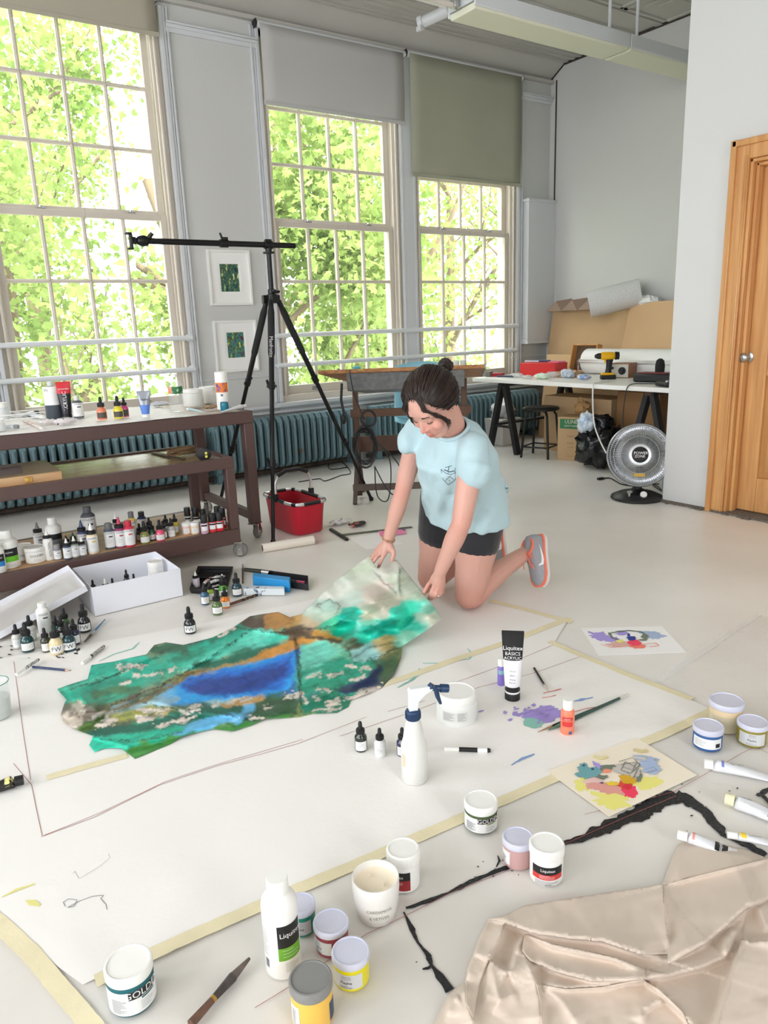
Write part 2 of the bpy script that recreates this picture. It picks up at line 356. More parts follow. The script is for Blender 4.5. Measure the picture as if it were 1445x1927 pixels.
# ---- door
M_OAK = mat('oak', srgb(214, 164, 106), .38, col2=srgb(194, 138, 84), vscale=5, stretch=(6, 6, .35), coat=.2, bdetail=8)
M_OAK2 = mat('oak_panel', srgb(212, 166, 108), .4, col2=srgb(186, 132, 80), vscale=4, stretch=(2.5, 2.5, .5), coat=.2, thresh=(.3, .7), bdetail=8)
d = thing('door_1', 'oak panelled door in an oak frame at the right edge', None, kind='structure')
mb = MB()
for y0, s2 in ((DY0, 1), (DY1, -1)):
    mb.box((CX - .012, y0 + s2 * .055, (DZ + .11) / 2), (.024, .11, DZ + .11)); mb.box((CX - .02, y0 + s2 * .09, (DZ + .11) / 2), (.04, .035, DZ + .11)); mb.box((CX - .016, y0 + s2 * .012, (DZ + .02) / 2), (.032, .012, DZ + .02))
    mb.box((CX + .07, y0 - s2 * .01, DZ / 2), (.16, .02, DZ)); mb.box((CX + .045, y0 - s2 * .03, DZ / 2), (.05, .02, DZ))
mb.box((CX - .012, (DY0 + DY1) / 2, DZ + .055), (.024, DY0 - DY1, .11)); mb.box((CX - .02, (DY0 + DY1) / 2, DZ + .09), (.04, DY0 - DY1 + .2, .035)); mb.box((CX + .07, (DY0 + DY1) / 2, DZ - .01), (.16, DY0 - DY1, .02)); mb.box((CX + .045, (DY0 + DY1) / 2, DZ - .03), (.05, DY0 - DY1, .02))
mb.build('casing', M_OAK, d, bevel=.005)
mb = MB(); X0 = CX + .095; ya, yb, zt = DY0 - .025, DY1 + .025, DZ - .03
st = .125; ym = (ya + yb) / 2
for y in (ya - st / 2, yb + st / 2): mb.box((X0, y, zt / 2 + .01), (.04, st, zt - .02))
mb.box((X0, ym, zt / 2 + .01), (.04, .11, zt - .02))
RZ = [(.02, .235), (.85, 1.00), (1.60, 1.72), (zt - .13, zt - .01)]
for z0, z1 in RZ:
    for yq0, yq1 in ((ya - st, ym + .055), (ym - .055, yb + st)): mb.box((X0, (yq0 + yq1) / 2, (z0 + z1) / 2), (.04, yq0 - yq1, z1 - z0))
leaf = mb.build('door_leaf', M_OAK, d, bevel=.006)
for (z0, z1) in ((.235, .85), (1.0, 1.60), (1.72, zt - .13)):
    for yq0, yq1 in ((ya - st, ym + .055), (ym - .055, yb + st)):
        p = MB(); c = (yq0 + yq1) / 2; wy, wz = yq0 - yq1, z1 - z0; zc = (z0 + z1) / 2
        p.box((X0 + .008, c, zc), (.016, wy, wz)); q = .045
        A = [(X0, c + i * wy / 2, zc + j * wz / 2) for i, j in ((1, -1), (-1, -1), (-1, 1), (1, 1))]; B = [(X0 - .016, c + i * (wy / 2 - q), zc + j * (wz / 2 - q)) for i, j in ((1, -1), (-1, -1), (-1, 1), (1, 1))]
        p.add(A + B, [(0, 1, 5, 4), (1, 2, 6, 5), (2, 3, 7, 6), (3, 0, 4, 7), (4, 5, 6, 7)]); p.build('door_panel', M_OAK2, leaf, smooth=0)
k = atX(1401, 673, X0 - .06); kb = MB().at((X0 - .02, k.y, k.z), (0, R(-90), 0))
kb.lathe([(.033, 0), (.033, .006), (.014, .012), (.012, .03), (.02, .036), (.028, .046), (.029, .056), (.024, .066), (.012, .07), (.004, .07)], 28); tag(kb.build('door_knob', M_STEEL, d, smooth=50), 'brushed steel round door knob')
# ---------------------------------------------------------------- outside: trees seen through the panes
M_BARK = mat('bark', srgb(120, 105, 82), .9, var=.4, vscale=9, stretch=(1, 1, .2), bump=.5, bscale=12)
def leafmat(name, c, t):
    m = bpy.data.materials.new(name); m.use_nodes = True; n = m.node_tree.nodes; l = m.node_tree.links; n.remove(n['Principled BSDF'])
    d = n.new('ShaderNodeBsdfDiffuse'); tr = n.new('ShaderNodeBsdfTranslucent'); mx = n.new('ShaderNodeMixShader'); mx.inputs[0].default_value = .45
    nz = n.new('ShaderNodeTexNoise'); nz.inputs['Scale'].default_value = 1.1; tc = n.new('ShaderNodeTexCoord'); l.new(tc.outputs['Object'], nz.inputs['Vector'])
    cr = n.new('ShaderNodeValToRGB'); l.new(nz.outputs[0], cr.inputs[0])
    cr.color_ramp.elements[0].position = .35; cr.color_ramp.elements[1].position = .65; cr.color_ramp.elements[0].color = (*c, 1); cr.color_ramp.elements[1].color = (*t, 1)
    l.new(cr.outputs[0], d.inputs[0]); l.new(cr.outputs[0], tr.inputs[0]); l.new(d.outputs[0], mx.inputs[1]); l.new(tr.outputs[0], mx.inputs[2]); l.new(mx.outputs[0], n['Material Output'].inputs[0]); return m
LM = leafmat('maple_leaf', (.15, .24, .055), (.34, .43, .14))
LEAF = [(0, -.5), (.14, -.28), (.42, -.34), (.36, -.1), (.52, .08), (.26, .16), (.2, .3), (0, .55), (-.2, .3), (-.26, .16), (-.52, .08), (-.36, -.1), (-.42, -.34), (-.14, -.28)]
def own(x, y, base, m=0.0):
    d0 = math.hypot(x - base[0], y - base[1])
    return all(math.hypot(x - a, y - b) > d0 + m for (a, b), *_ in TREES if (a, b) != (base[0], base[1]))
def tree(base, h, spread, label, nleaf, seed, lean=(0, 0), low=.15, name='maple_tree'):
    rg = random.Random(seed); t = thing(name, label, 'tree', base, group='trees outside the windows')
    tr = MB(); tips = []
    def branch(p, d, L, r, depth):
        pts = [p]; rs = [r]; q = Vector(p); dd = Vector(d).normalized()
        n = 5
        for i in range(n):
            dd = (dd + Vector((rg.uniform(-1, 1), rg.uniform(-1, 1), rg.uniform(-.5, .8))) * .16).normalized(); q = q + dd * (L / n); q.y = max(q.y, 6.8 - base[1])
            if depth and not own(q.x + base[0], q.y + base[1], base, .25): break
            pts.append(q.copy()); rs.append(r * (1 - .75 * (i + 1) / n))
        tr.tube(pts, rs, 7 if depth < 2 else 5)
        if depth >= 2:
            tips.extend(pts[1:])
        if depth < 3:
            for k in range({0: 8, 1: 4, 2: 3}[depth]):
                if len(pts) < 4: break
                i = rg.randint(2 if depth == 0 else 1, len(pts) - 1); a = rg.uniform(0, 2 * PI); out = Vector((cos(a), sin(a), rg.uniform(.0, .75)))
                branch(pts[i], (dd * .5 + out).normalized(), L * rg.uniform(.42, .62), max(rs[i] * .55, .006), depth + 1)
    branch((0, 0, -.1), (lean[0], lean[1], 1), h * .75, h * .024, 0)
    tr.build('trunk', M_BARK, t, smooth=60)
    pv = []; pf = []
    for i in range(int(nleaf * 2.4)):
        c = Vector(rg.choice(tips)) + Vector((rg.gauss(0, 1), rg.gauss(0, 1), rg.gauss(0, .75))) * spread * .16
        if c.z < h * low or c.y + base[1] < 6.9 or not own(c.x + base[0], c.y + base[1], base, .12): continue
        s = rg.uniform(.08, .145); e = Euler((rg.gauss(R(40), .6), rg.gauss(0, .5), rg.uniform(0, 6.28))).to_matrix()
        b = len(pv); fold = rg.uniform(.1, .5)
        for x, y in LEAF: pv.append(tuple(c + e @ Vector((x * s, y * s, -abs(x) * s * fold))))
        pf += [(b,) + tuple(b + q for q in range(1, 8)), (b,) + tuple(b + q for q in range(7, 14))]
    me = bpy.data.meshes.new('foliage'); me.from_pydata(pv, [], pf); link('foliage', me, LM, t, smooth=0)
GZ = -4.2
TREES = [((1.5, 11.2), 10.5, 3.0, 5200, 'broad maple filling the panes of the left window', (.1, 0)), ((4.6, 9.6), 10.0, 2.8, 5200, 'maple whose trunk stands behind the tripod window', (-.05, 0)),
         ((8.6, 11.0), 10.0, 3.0, 5200, 'maple spreading behind the corner window', (-.1, 0)), ((11.8, 13.5), 11.0, 3.4, 4200, 'distant maple past the corner window', (-.1, 0)),
         ((6.4, 14.5), 12.0, 3.6, 4200, 'tall maple further back between the two right windows', (0, 0)), ((-.4, 13.0), 11.0, 3.2, 3600, 'maple past the left edge of the left window', (.1, 0)), ((3.0, 15.0), 11.5, 3.4, 3600, 'maple further back behind the wall between the windows', (0, 0))]
for k, ((x, y), h, sp, nl, lb, ln) in enumerate(TREES): tree((x, y, GZ), h, sp, lb, nl, 11 + k, ln)
mb = MB(); mb.box((4, 60, GZ - .1), (200, 105, .2)); struct('ground_outside', mb, mat('lawn', srgb(150, 158, 140), .9, var=.3, vscale=3), 'green ground far below the windows', smooth=0)
# ---------------------------------------------------------------- fittings on the window wall
M_SHADE1 = mat('shade_cream', srgb(176, 170, 154), .8); M_SHADE2 = mat('shade_white', srgb(188, 187, 185), .8); M_SHADE3 = mat('shade_sage', srgb(166, 166, 148), .8, var=.06, vscale=2)
def shade(label, x0, x1, zt, zb, m, cordx, cordz, fabric_front=True):
    t = thing('roller_blind', label, 'blind', ((x0 + x1) / 2, WY - .05, zt), group=None); w = x1 - x0
    r = MB(); r.cyl((-w / 2, 0, 0), (w / 2, 0, 0), .028, 20); r.build('roller', M_TRIM, t)
    f = MB(); P = []; n = 12
    for j in range(9): P.append([(-w / 2 + .02 + (w - .04) * i / n, -.028 + .006 * sin(i * 1.1 + j) * (j / 8), -(zt - zb) * j / 8) for i in range(n + 1)])
    f.grid(P); f.build('fabric', m, t, smooth=180, solid=.0015)
    h = MB(); h.box((0, -.028, zb - zt + .012), (w - .03, .012, .03)); h.build('hem_bar', m, t, bevel=.003)
    for s in (-1, 1):
        b = MB(); b.box((s * (w / 2 + .006), .015, 0), (.008, .07, .06)); b.cyl((s * (w / 2 + .002), 0, 0), (s * (w / 2 + .014), 0, 0), .03, 16); b.build('bracket', M_BLACK if s < 0 else M_STEEL, t, bevel=.002)
    if cordz:
        c = MB(); x = cordx - (x0 + x1) / 2; c.tube([(x, -.04, zb - zt + .01), (x + .004, -.05, (zb + cordz) / 2 - zt), (x, -.05, cordz - zt)], .0014, 5); c.M = Matrix.Translation((x, -.05, cordz - zt)); c.lathe([(.001, -.034), (.006, -.026), (.006, -.012), (.001, 0)], 10); c.build('pull_cord', mat('cord', srgb(160, 150, 135), .8), t)
def zx(px, py): p = atY(px, py, WY - .06); return p
a, b = zx(301, 71), zx(170, 505)
shade('short cream roller blind across the top of the left window', .80, a.x, 3.56, a.z, M_SHADE1, b.x, b.z)
a, b, c = zx(482, 41), zx(760, 103), zx(640, 215); e = zx(490, 196)
shade('white roller blind pulled a little way down behind the tripod', a.x, b.x, (a.z + b.z) / 2, e.z, M_SHADE2, c.x, 1.35)
a2, b2, e2 = zx(767, 103), zx(982, 143), zx(870, 341); c = zx(880, 560)
shade('grey green roller blind pulled far down near the corner', b.x + .03, b2.x, (a2.z + b2.z) / 2, e2.z, M_SHADE3, c.x, 1.17)
M_RAIL = mat('rail_paint', srgb(222, 226, 228), .35)
def rail(label, p, q, Y):
    a, b = atY(*p, Y), atY(*q, Y); z = (a.z + b.z) / 2
    t = thing('guard_rail', label, 'guard rail', (a.x, Y, z), group=None)
    m = MB(); m.cyl((0, 0, 0), (b.x - a.x, 0, 0), .019, 14); m.build('pipe', M_RAIL, t)
    for x in (.01, b.x - a.x - .01):
        m = MB(); m.cyl((x, 0, 0), (x, WY - Y, 0), .014, 10); m.cyl((x, WY - Y - .012, 0), (x, WY - Y, 0), .03, 12); m.build('bracket', M_RAIL, t)
rail('upper white pipe rail across the left window', (-150, 655), (362, 637), WY - .07); rail('lower white pipe rail across the left window', (-150, 726), (368, 697), WY - .07)
rail('upper white pipe rail across the two right windows', (519, 633), (974, 612), WY - .07); rail('lower white pipe rail across the two right windows', (523, 690), (972, 657), WY - .07)
# radiators
M_RAD = mat('radiator_paint', srgb(104, 132, 140), .45, col2=srgb(112, 104, 96), vscale=7, thresh=(.25, .36), bump=.3, bscale=22)
def radiator(label, x0, x1):
    n = int((x1 - x0) / .062); y0, y1, zb, zt = WY - .25, WY - .07, .07, .50
    t = thing('radiator', label, 'radiator', (x0, WY - .16, 0)); m = MB()
    prof = []
    for k in range(n):
        x = (x1 - x0) * (k + .5) / n; w = .046
        out = [(y0 + .03, zb), (y0, zb + .03), (y0, zt - .04), (y0 + .04, zt), (y1 - .04, zt), (y1, zt - .04), (y1, zb + .03), (y1 - .03, zb)]
        A = [(x - w / 2, y - (WY - .16), z) for y, z in out]; B = [(x + w / 2, y - (WY - .16), z) for y, z in out]
        m.add(A + B, [tuple(range(7, -1, -1)), tuple(range(8, 16))] + [(i, (i + 1) % 8, 8 + (i + 1) % 8, 8 + i) for i in range(8)])
        m.tube([(x, y0 - (WY - .16) - .002, zb + .03), (x, y0 - (WY - .16) - .012, zb + .06), (x, y0 - (WY - .16) - .012, zt - .08), (x, y0 - (WY - .16), zt - .04)], .016, 8)
    for z in (zb + .06, zt - .06): m.cyl((0, 0, z), (x1 - x0, 0, z), .03, 12)
    m.build('columns', M_RAD, t, bevel=.004)
    for x in (.05, x1 - x0 - .05):
        
        for y in (-.04, .05): f = MB(); f.box((x, y, .04), (.05, .05, .08)); f.build('foot', M_RAD, t)
    v = MB(); v.cyl((x1 - x0 - .012, -.03, .42), (x1 - x0 - .012, -.12, .42), .018, 14); v.lathe([(.0, 0), (.02, 0)], 8, cap=False); v.build('valve', M_STEEL, t)
    v = MB(); v.cyl((-.02, .05, .03), (x1 - x0 + .03, .05, .03), .022, 10); v.build('floor_pipe', mat('rusty_pipe', srgb(92, 80, 70), .8, var=.4, vscale=20), t)
radiator('chipped blue green radiator behind the brown workbench', -.6, 2.12); radiator('chipped blue green radiator behind the tripod', 2.22, 3.62); radiator('chipped blue green radiator under the corner window', 3.80, 5.93)
# framed paintings
def art_mat(name, cols, sc):
    m = bpy.data.materials.new(name); m.use_nodes = True; n = m.node_tree.nodes; l = m.node_tree.links; b = n['Principled BSDF']; b.inputs['Roughness'].default_value = .5
    tc = n.new('ShaderNodeTexCoord'); mp = n.new('ShaderNodeMapping'); l.new(tc.outputs['Object'], mp.inputs[0]); mp.inputs['Scale'].default_value = (1.6, 1, .8)
    nz = n.new('ShaderNodeTexNoise'); nz.inputs['Scale'].default_value = sc; nz.inputs['Detail'].default_value = 6; nz.inputs['Distortion'].default_value = .6; l.new(mp.outputs[0], nz.inputs['Vector'])
    cr = n.new('ShaderNodeValToRGB'); l.new(nz.outputs[0], cr.inputs[0]); e = cr.color_ramp.elements
    while len(e) < len(cols): e.new(.5)
    for i, c in enumerate(cols): e[i].position = .3 + .4 * i / (len(cols) - 1); e[i].color = (*srgb(*c), 1)
    l.new(cr.outputs[0], b.inputs['Base Color']); return m
def picture(label, pa, pb, pc, m, iw, ih, dz):
    a, b, c = atY(*pa, WY - .02), atY(*pb, WY - .02), atY(*pc, WY - .02); w = b.x - a.x; h = a.z - c.z
    t = thing('framed_painting', label, 'picture', ((a.x + b.x) / 2, WY, (a.z + c.z) / 2))
    f = MB(); q = .018
    for x in (-w / 2 + q / 2, w / 2 - q / 2): f.box((x, -.014, 0), (q, .026, h))
    for z in (-h / 2 + q / 2, h / 2 - q / 2): f.box((0, -.014, z), (w - 2 * q, .026, q))
    f.box((0, -.003, 0), (w - .004, .004, h - .004)); f.build('frame', M_WHITE, t, bevel=.002)
    g = MB()
    for x in (-1, 1): g.box((x * (w / 2 - q + iw / 2) / 2, -.008, dz), (w / 2 - q - iw / 2, .004, h - 2 * q))
    for z, hh in ((h / 2 - q, 1), (-h / 2 + q, -1)): zz = dz + hh * ih / 2; g.box((0, -.008, (z + zz) / 2), (iw, .004, abs(z - zz)))
    g.build('mat_board', mat('mat_board', srgb(240, 240, 238), .8), t); p = MB(); p.box((0, -.0055, dz), (iw - .03, .001, ih - .03)); p.build('painting', m, t, smooth=0)
    p = MB(); p.box((0, -.0055, dz), (iw + .004, .0006, ih + .004)); p.build('backing', mat('mat_board', (.9, .9, .9)), t)
picture('upper framed green and black abstract on the pier', (388, 469), (469, 472), (397, 575), art_mat('art_green', [(24, 40, 44), (18, 60, 66), (70, 120, 92), (30, 40, 40), (170, 200, 130), (230, 232, 190)], 26), .19, .245, 0)
picture('lower framed yellow green and plum abstract on the pier', (400, 604), (481, 600), (412, 702), art_mat('art_plum', [(58, 34, 50), (90, 50, 70), (60, 150, 140), (52, 44, 48), (150, 190, 90), (222, 220, 120)], 26), .18, .235, .01)
# ceiling lights
M_DIFF = mat('light_diffuser', srgb(222, 222, 202), .5, bump=.3, bscale=300)
def fixture(label, x0, x1):
    t = thing('ceiling_light', label, 'ceiling light', ((x0 + x1) / 2, 4.01, 3.10)); w = x1 - x0
    b = MB(); b.box((0, 0, .075), (w, .24, .06)); b.box((0, -.125, .06), (w, .014, .09)); b.box((0, .125, .06), (w, .014, .09)); b.build('housing', M_TRIM, t, bevel=.004)
    d = MB(); d.add([(-w / 2 + .01, -.13, .04), (w / 2 - .01, -.13, .04), (w / 2 - .01, .13, .04), (-w / 2 + .01, .13, .04), (-w / 2 + .01, -.115, 0), (w / 2 - .01, -.115, 0), (w / 2 - .01, .115, 0), (-w / 2 + .01, .115, 0)], [(4, 7, 6, 5), (0, 4, 5, 1), (1, 5, 6, 2), (2, 6, 7, 3), (3, 7, 4, 0), (0, 1, 2, 3)]); d.build('diffuser', M_DIFF, t, smooth=0, bevel=.006)
    r = MB()
    for x in (-w / 2 + .15, w / 2 - .15): r.cyl((x, -.06, .1), (x, -.06, .61), .012, 10)
    r.build('hanger_rod', M_TRIM, t)
fixture('covered white ceiling light nearer the tripod', 3.475, 4.975); fixture('covered white ceiling light running behind the closet wall', 4.985, 6.2)
t = thing('ceiling_light', 'open ceiling light with bare tube at the top edge', 'ceiling light', (2.9, 3.98, 3.17))
b = MB(); b.box((0, 0, .06), (1.1, .12, .06)); b.add([(-.55, -.15, 0), (.55, -.15, 0), (.55, -.06, .06), (-.55, -.06, .06), (-.55, .15, 0), (.55, .15, 0), (.55, .06, .06), (-.55, .06, .06)], [(0, 1, 2, 3), (4, 7, 6, 5)]); b.build('reflector', M_WHITE, t, smooth=0, solid=.003)
b = MB(); b.cyl((-.52, .05, -.02), (.52, .05, -.02), .016, 14); b.build('bare_tube', mat('tube_glass', srgb(205, 198, 190), .2), t)
b = MB(); b.box((.535, .05, -.0), (.03, .05, .07)); b.cyl((.53, .05, -.02), (.552, .05, -.02), .024, 14); b.build('lamp_holder', M_STEEL, t, bevel=.003)
b = MB(); b.cyl((.3, 0, .08), (.3, 0, .54), .012, 10); b.cyl((-.3, 0, .08), (-.3, 0, .54), .012, 10); b.build('hanger_rod', M_TRIM, t)
p, q = atY(795, 42, 4.75), atY(838, 22, 4.6)
t = thing('spot_lamp', 'small white track spot lamp hanging beside the bare tube', 'spot lamp', p)
d = (q - p).normalized(); b = MB(); b.cyl((0, 0, 0), d * .2, .038, 18); b.cyl(d * .2, d * .28, .03, 14, .02); b.build('lamp_barrel', M_TRIM, t)
b = MB(); b.cyl(-d * .03, d * .005, .046, 18); b.box((-.03, 0, -.045), (.02, .05, .03)); b.build('lamp_rim', M_TRIM, t)
b = MB(); b.cyl(d * .14, d * .14 + Vector((0, 0, CEIL - p.z - d.z * .14)), .012, 10); b.build('stem', M_TRIM, t)

# ---------------------------------------------------------------- workbench, cart and tripod
M_BROWN = mat('brown_steel', srgb(88, 66, 62), .42, var=.06, vscale=5)
M_PLY = mat('plywood', srgb(196, 158, 116), .45, col2=srgb(178, 138, 96), vscale=3, stretch=(.6, 6, 6))
M_TOP = mat('worn_top', srgb(150, 132, 98), .22, col2=srgb(128, 108, 76), vscale=3, stretch=(1, 5, 1))
M_RUBBER = mat('grey_rubber', srgb(118, 116, 112), .6)
def caster(par, x, y, z, turn=0):
    c = MB(); c.box((0, 0, z - .004), (.07, .06, .008)); c.box((.022, -.017, z - .04), (.03, .004, .08)); c.box((.022, .017, z - .04), (.03, .004, .08)); c.cyl((.025, -.022, .04), (.025, .022, .04), .008, 8)
    o = c.build('caster', M_STEEL, par, bevel=.002, loc=(x, y, 0), rot=(0, 0, turn)); w = MB().at((.025, -.014, .04), (R(-90), 0, 0)); w.lathe([(.016, 0), (.036, .002), (.04, .008), (.04, .02), (.036, .026), (.016, .028)], 24); w.build('wheel', M_RUBBER, o, smooth=40)
BX0, BX1, BY0, BY1, BZ = -.75, 1.81, 3.95, 4.80, .77
t = thing('workbench', 'tall brown steel workbench on casters with paper covered top', 'workbench', (0, 0, 0))
m = MB()
for y in (BY0 + .02, BY1 - .02): m.box(((BX0 + BX1) / 2, y, BZ - .035), (BX1 - BX0, .04, .07))
for x in (BX0 + .02, BX1 - .02): m.box((x, (BY0 + BY1) / 2, BZ - .035), (.04, BY1 - BY0 - .08, .07))
m.build('top_frame', M_BROWN, t, bevel=.004); m = MB(); m.box(((BX0 + BX1) / 2, (BY0 + BY1) / 2, BZ - .012), (BX1 - BX0 - .08, BY1 - BY0 - .08, .018)); m.build('tabletop', mat('bench_top', srgb(206, 190, 178), .5, var=.15, vscale=6), t)
for x in (BX0 + .03, BX1 - .03):
    for y in (BY0 + .03, BY1 - .03):
        m = MB(); m.box((x, y, (BZ - .07 + .1) / 2), (.06, .06, BZ - .17)); m.build('leg', M_BROWN, t, bevel=.004); caster(t, x, y, .1, .6 if x > 0 else 2.2)
m = MB(); m.box((BX1 - .03, (BY0 + BY1) / 2, .14), (.04, BY1 - BY0 - .1, .05)); m.build('side_rail', M_BROWN, t, bevel=.003)
LX0, LX1, LY0, LY1, LZ, SZ = .20, 1.56, 3.69, 4.31, .555, .165
t = thing('storage_cart', 'lower brown steel cart with plywood shelf in front of the workbench', 'cart')
for z, zt, nm in ((LZ, .06, 'top_frame'), (SZ, .085, 'shelf_frame')):
    m = MB()
    for y in (LY0 + .02, LY1 - .02): m.box(((LX0 + LX1) / 2, y, z - zt / 2 + (.008 if z > .3 else 0)), (LX1 - LX0, .04, zt))
    for x in (LX0 + .02, LX1 - .02): m.box((x, (LY0 + LY1) / 2, z - zt / 2 + (.008 if z > .3 else 0)), (.04, LY1 - LY0 - .08, zt))
    m.build(nm, M_BROWN, t, bevel=.004)
m = MB(); m.box(((LX0 + LX1) / 2, (LY0 + LY1) / 2, LZ - .006), (LX1 - LX0 - .08, LY1 - LY0 - .08, .012)); m.build('tabletop', M_TOP, t, bevel=.002)
m = MB(); m.box(((LX0 + LX1) / 2, (LY0 + LY1) / 2, SZ - .006), (LX1 - LX0 - .082, LY1 - LY0 - .082, .012)); m.build('shelf', M_PLY, t)
for x in (LX0 + .025, LX1 - .025):
    for y in (LY0 + .025, LY1 - .025):
        m = MB(); m.box((x, y, (LZ - .05 + SZ) / 2), (.05, .05, LZ - .05 - SZ)); m.build('leg', M_BROWN, t, bevel=.004); caster(t, x, y, .09, -.5 if x > 1 else -2.4)
# tripod with a horizontal arm
M_TRI = mat('tripod_black', srgb(24, 24, 26), .35, .3); HUB = Vector((2.135, 4.25, 1.41))
t = thing('tripod', 'tall black camera tripod with a long sideways arm', 'tripod', (HUB.x, HUB.y, 0))
def rel(p): return Vector(p) - Vector((HUB.x, HUB.y, 0))
hz = HUB.z; up = Vector((0, 0, 1)); armz = 1.715
m = MB(); m.cyl((0, 0, hz - .02), (0, 0, armz - .04), .015, 14); m.build('centre_column', M_TRI, t)
m = MB(); m.cyl((0, 0, hz - .035), (0, 0, hz + .02), .03, 18); m.cyl((0, 0, hz + .02), (0, 0, hz + .05), .023, 18)
for a in range(3): m.box((.04 * cos(a * 2.09 + .4), .04 * sin(a * 2.09 + .4), hz - .01), (.04, .03, .05))
m.cyl((0, -.02, hz + .035), (.0, -.05, hz + .035), .011, 10); m.cyl((.02, 0, hz + .03), (.055, .0, hz + .035), .009, 10); m.build('hub', M_TRI, t, bevel=.003)
for q, kick in (((1.876, 4.80, 0), 1), ((1.798, 3.787, 0), 1), ((2.851, 4.313, 0), 1)):
    foot = rel(q); d = foot.copy(); d.z = 0; d.normalize(); top = Vector((d.x * .045, d.y * .045, hz - .02)); m = MB(); L = foot - top
    m.tube([top, top + L * .36], .0165, 14); m.tube([top + L * .34, top + L * .68], .0138, 14); m.tube([top + L * .66, top + L * .985], .011, 12); lg = m.build('leg', M_TRI, t)
    g = MB(); g.tube([top + L * .03, top + L * .05, top + L * .22, top + L * .235], [.017, .021, .021, .017], 16); g.build('grip', mat('foam_black', srgb(30, 30, 31), .8), lg)
    for f in (.36, .68):
        c = MB(); c.tube([top + L * (f - .018), top + L * (f + .012)], .02, 14); s = d.cross(up); pc = top + L * f; c.bar(pc + s * .018 - d * .0, pc + s * .018 + L.normalized() * -.04 + s * .012, .012, .014); c.bar(pc - s * .03, pc + s * .03, .012, .016); c.build('leg_clamp', M_TRI, lg, bevel=.002)
    c = MB(); c.tube([foot - L * .02, foot - L * .006, foot + up * .004], [.013, .017, .012], 12); c.build('rubber_foot', M_BLACKP, lg)
    if q[1] < 4:
        w = MB(); u = -L.normalized(); side = u.cross(Vector((-.49, -.86, .1))).normalized(); nn = Vector((-.49, -.86, .1)); nn = (nn - u * nn.dot(u)).normalized()
        text_flat(w, 'Manfrotto', .032, top + L * .20 + nn * .0225, -u, nn.cross(-u), 1.0, 0); w.build('lettering', mat('silver_print', srgb(200, 200, 200), .4), lg, smooth=0)
ax0, ax1 = atY(276, 456, 4.25).x - HUB.x, atY(554, 457, 4.25).x - HUB.x
m = MB(); m.cyl((ax0, 0, armz), (ax1, 0, armz), .0165, 16); arm = m.build('arm', M_TRI, t)
m = MB(); m.cyl((0, 0, armz - .05), (0, 0, armz - .04), .036, 20); m.cyl((0, 0, armz - .04), (0, 0, armz - .015), .02, 16); m.cyl((-.025, 0, armz), (.025, 0, armz), .025, 18); m.box((0, 0, armz + .022), (.04, .024, .02)); m.build('arm_clamp', M_TRI, t, bevel=.002)
xk = atY(421, 456, 4.25).x - HUB.x; m = MB(); m.cyl((xk - .025, 0, armz), (xk + .025, 0, armz), .023, 16); m.box((xk + .01, 0, armz + .025), (.03, .02, .02)); m.cyl((xk - .005, 0, armz + .02), (xk - .02, 0, armz + .058), .007, 8); m.build('clamp_collar', M_TRI, arm, bevel=.002)
m = MB(); m.sph((ax0 - .02, 0, armz), .033, 18, (1.25, .9, .9)); m.cyl((ax0 - .06, 0, armz), (ax0 - .075, 0, armz), .02, 14); m.cyl((ax0 - .0, -.0, armz + .0), (ax0 + .03, -.02, armz + .04), .012, 10); m.build('ball_head', M_TRI, arm)
m = MB(); xx = ax0 - .085; m.box((xx, 0, armz - .005), (.014, .035, .085)); m.box((xx - .012, 0, armz + .035), (.03, .035, .012)); m.box((xx - .01, 0, armz - .043), (.024, .035, .01)); m.build('phone_clamp', M_BLACKP, arm, bevel=.003)
# ---------------------------------------------------------------- the kneeling painter
def fuse(mb, voxel, smooth_it=4, name='body'):
    me = mb.mesh(name); o = bpy.data.objects.new('fuse', me); COL.objects.link(o)
    r = o.modifiers.new('r', 'REMESH'); r.mode = 'VOXEL'; r.voxel_size = voxel; r.adaptivity = 0
    s = o.modifiers.new('s', 'SMOOTH'); s.factor = .5; s.iterations = smooth_it
    out = bpy.data.meshes.new_from_object(o.evaluated_get(bpy.context.evaluated_depsgraph_get())); out.name = name
    bpy.data.objects.remove(o); bpy.data.meshes.remove(me); return out
def rg(px, py, r):
    d = ray(px, py); return CAMP + d * (r / math.hypot(d.x, d.y))
V = Vector
def lerp(a, b, t): return a + (b - a) * t
def chain(mb, pts, rad, n=14, sub=6):
    """smooth tapered limb through joints"""
    P, Q = [], []
    m = len(pts)
    for i in range(m - 1):
        p0, p1, p2, p3 = pts[max(i - 1, 0)], pts[i], pts[i + 1], pts[min(i + 2, m - 1)]
        for k in range(sub):
            t = k / sub; P.append(.5 * ((2 * p1) + (p2 - p0) * t + (2 * p0 - 5 * p1 + 4 * p2 - p3) * t * t + (3 * p1 - p0 - 3 * p2 + p3) * t ** 3))
            tt = t * t * (3 - 2 * t); Q.append(rad[i] * (1 - tt) + rad[i + 1] * tt)
    P.append(pts[-1]); Q.append(rad[-1]); mb.tube(P, Q, n); mb.sph(P[0], Q[0], n); mb.sph(P[-1], Q[-1], n)
PO = V((1.95, 2.35, 0))
person = thing('person', 'kneeling woman in pale blue tee and black shorts lifting the green painted cloth', 'person', PO)
J = dict(kneeL=V((2.005, 2.292, .062)), kneeR=V((2.023, 2.582, .062)), ankL=rg(988, 1041, 3.335), ankR=V((2.385, 2.62, .12)), hipL=V((2.05, 2.27, .45)), hipR=V((2.02, 2.47, .45)),
         shL=V((1.805, 2.035, .766)), shR=V((1.785, 2.345, .808)), elL=V((1.732, 2.024, .495)), elR=V((1.744, 2.408, .552)), wrL=V((1.705, 2.122, .285)), wrR=V((1.702, 2.47, .329)))
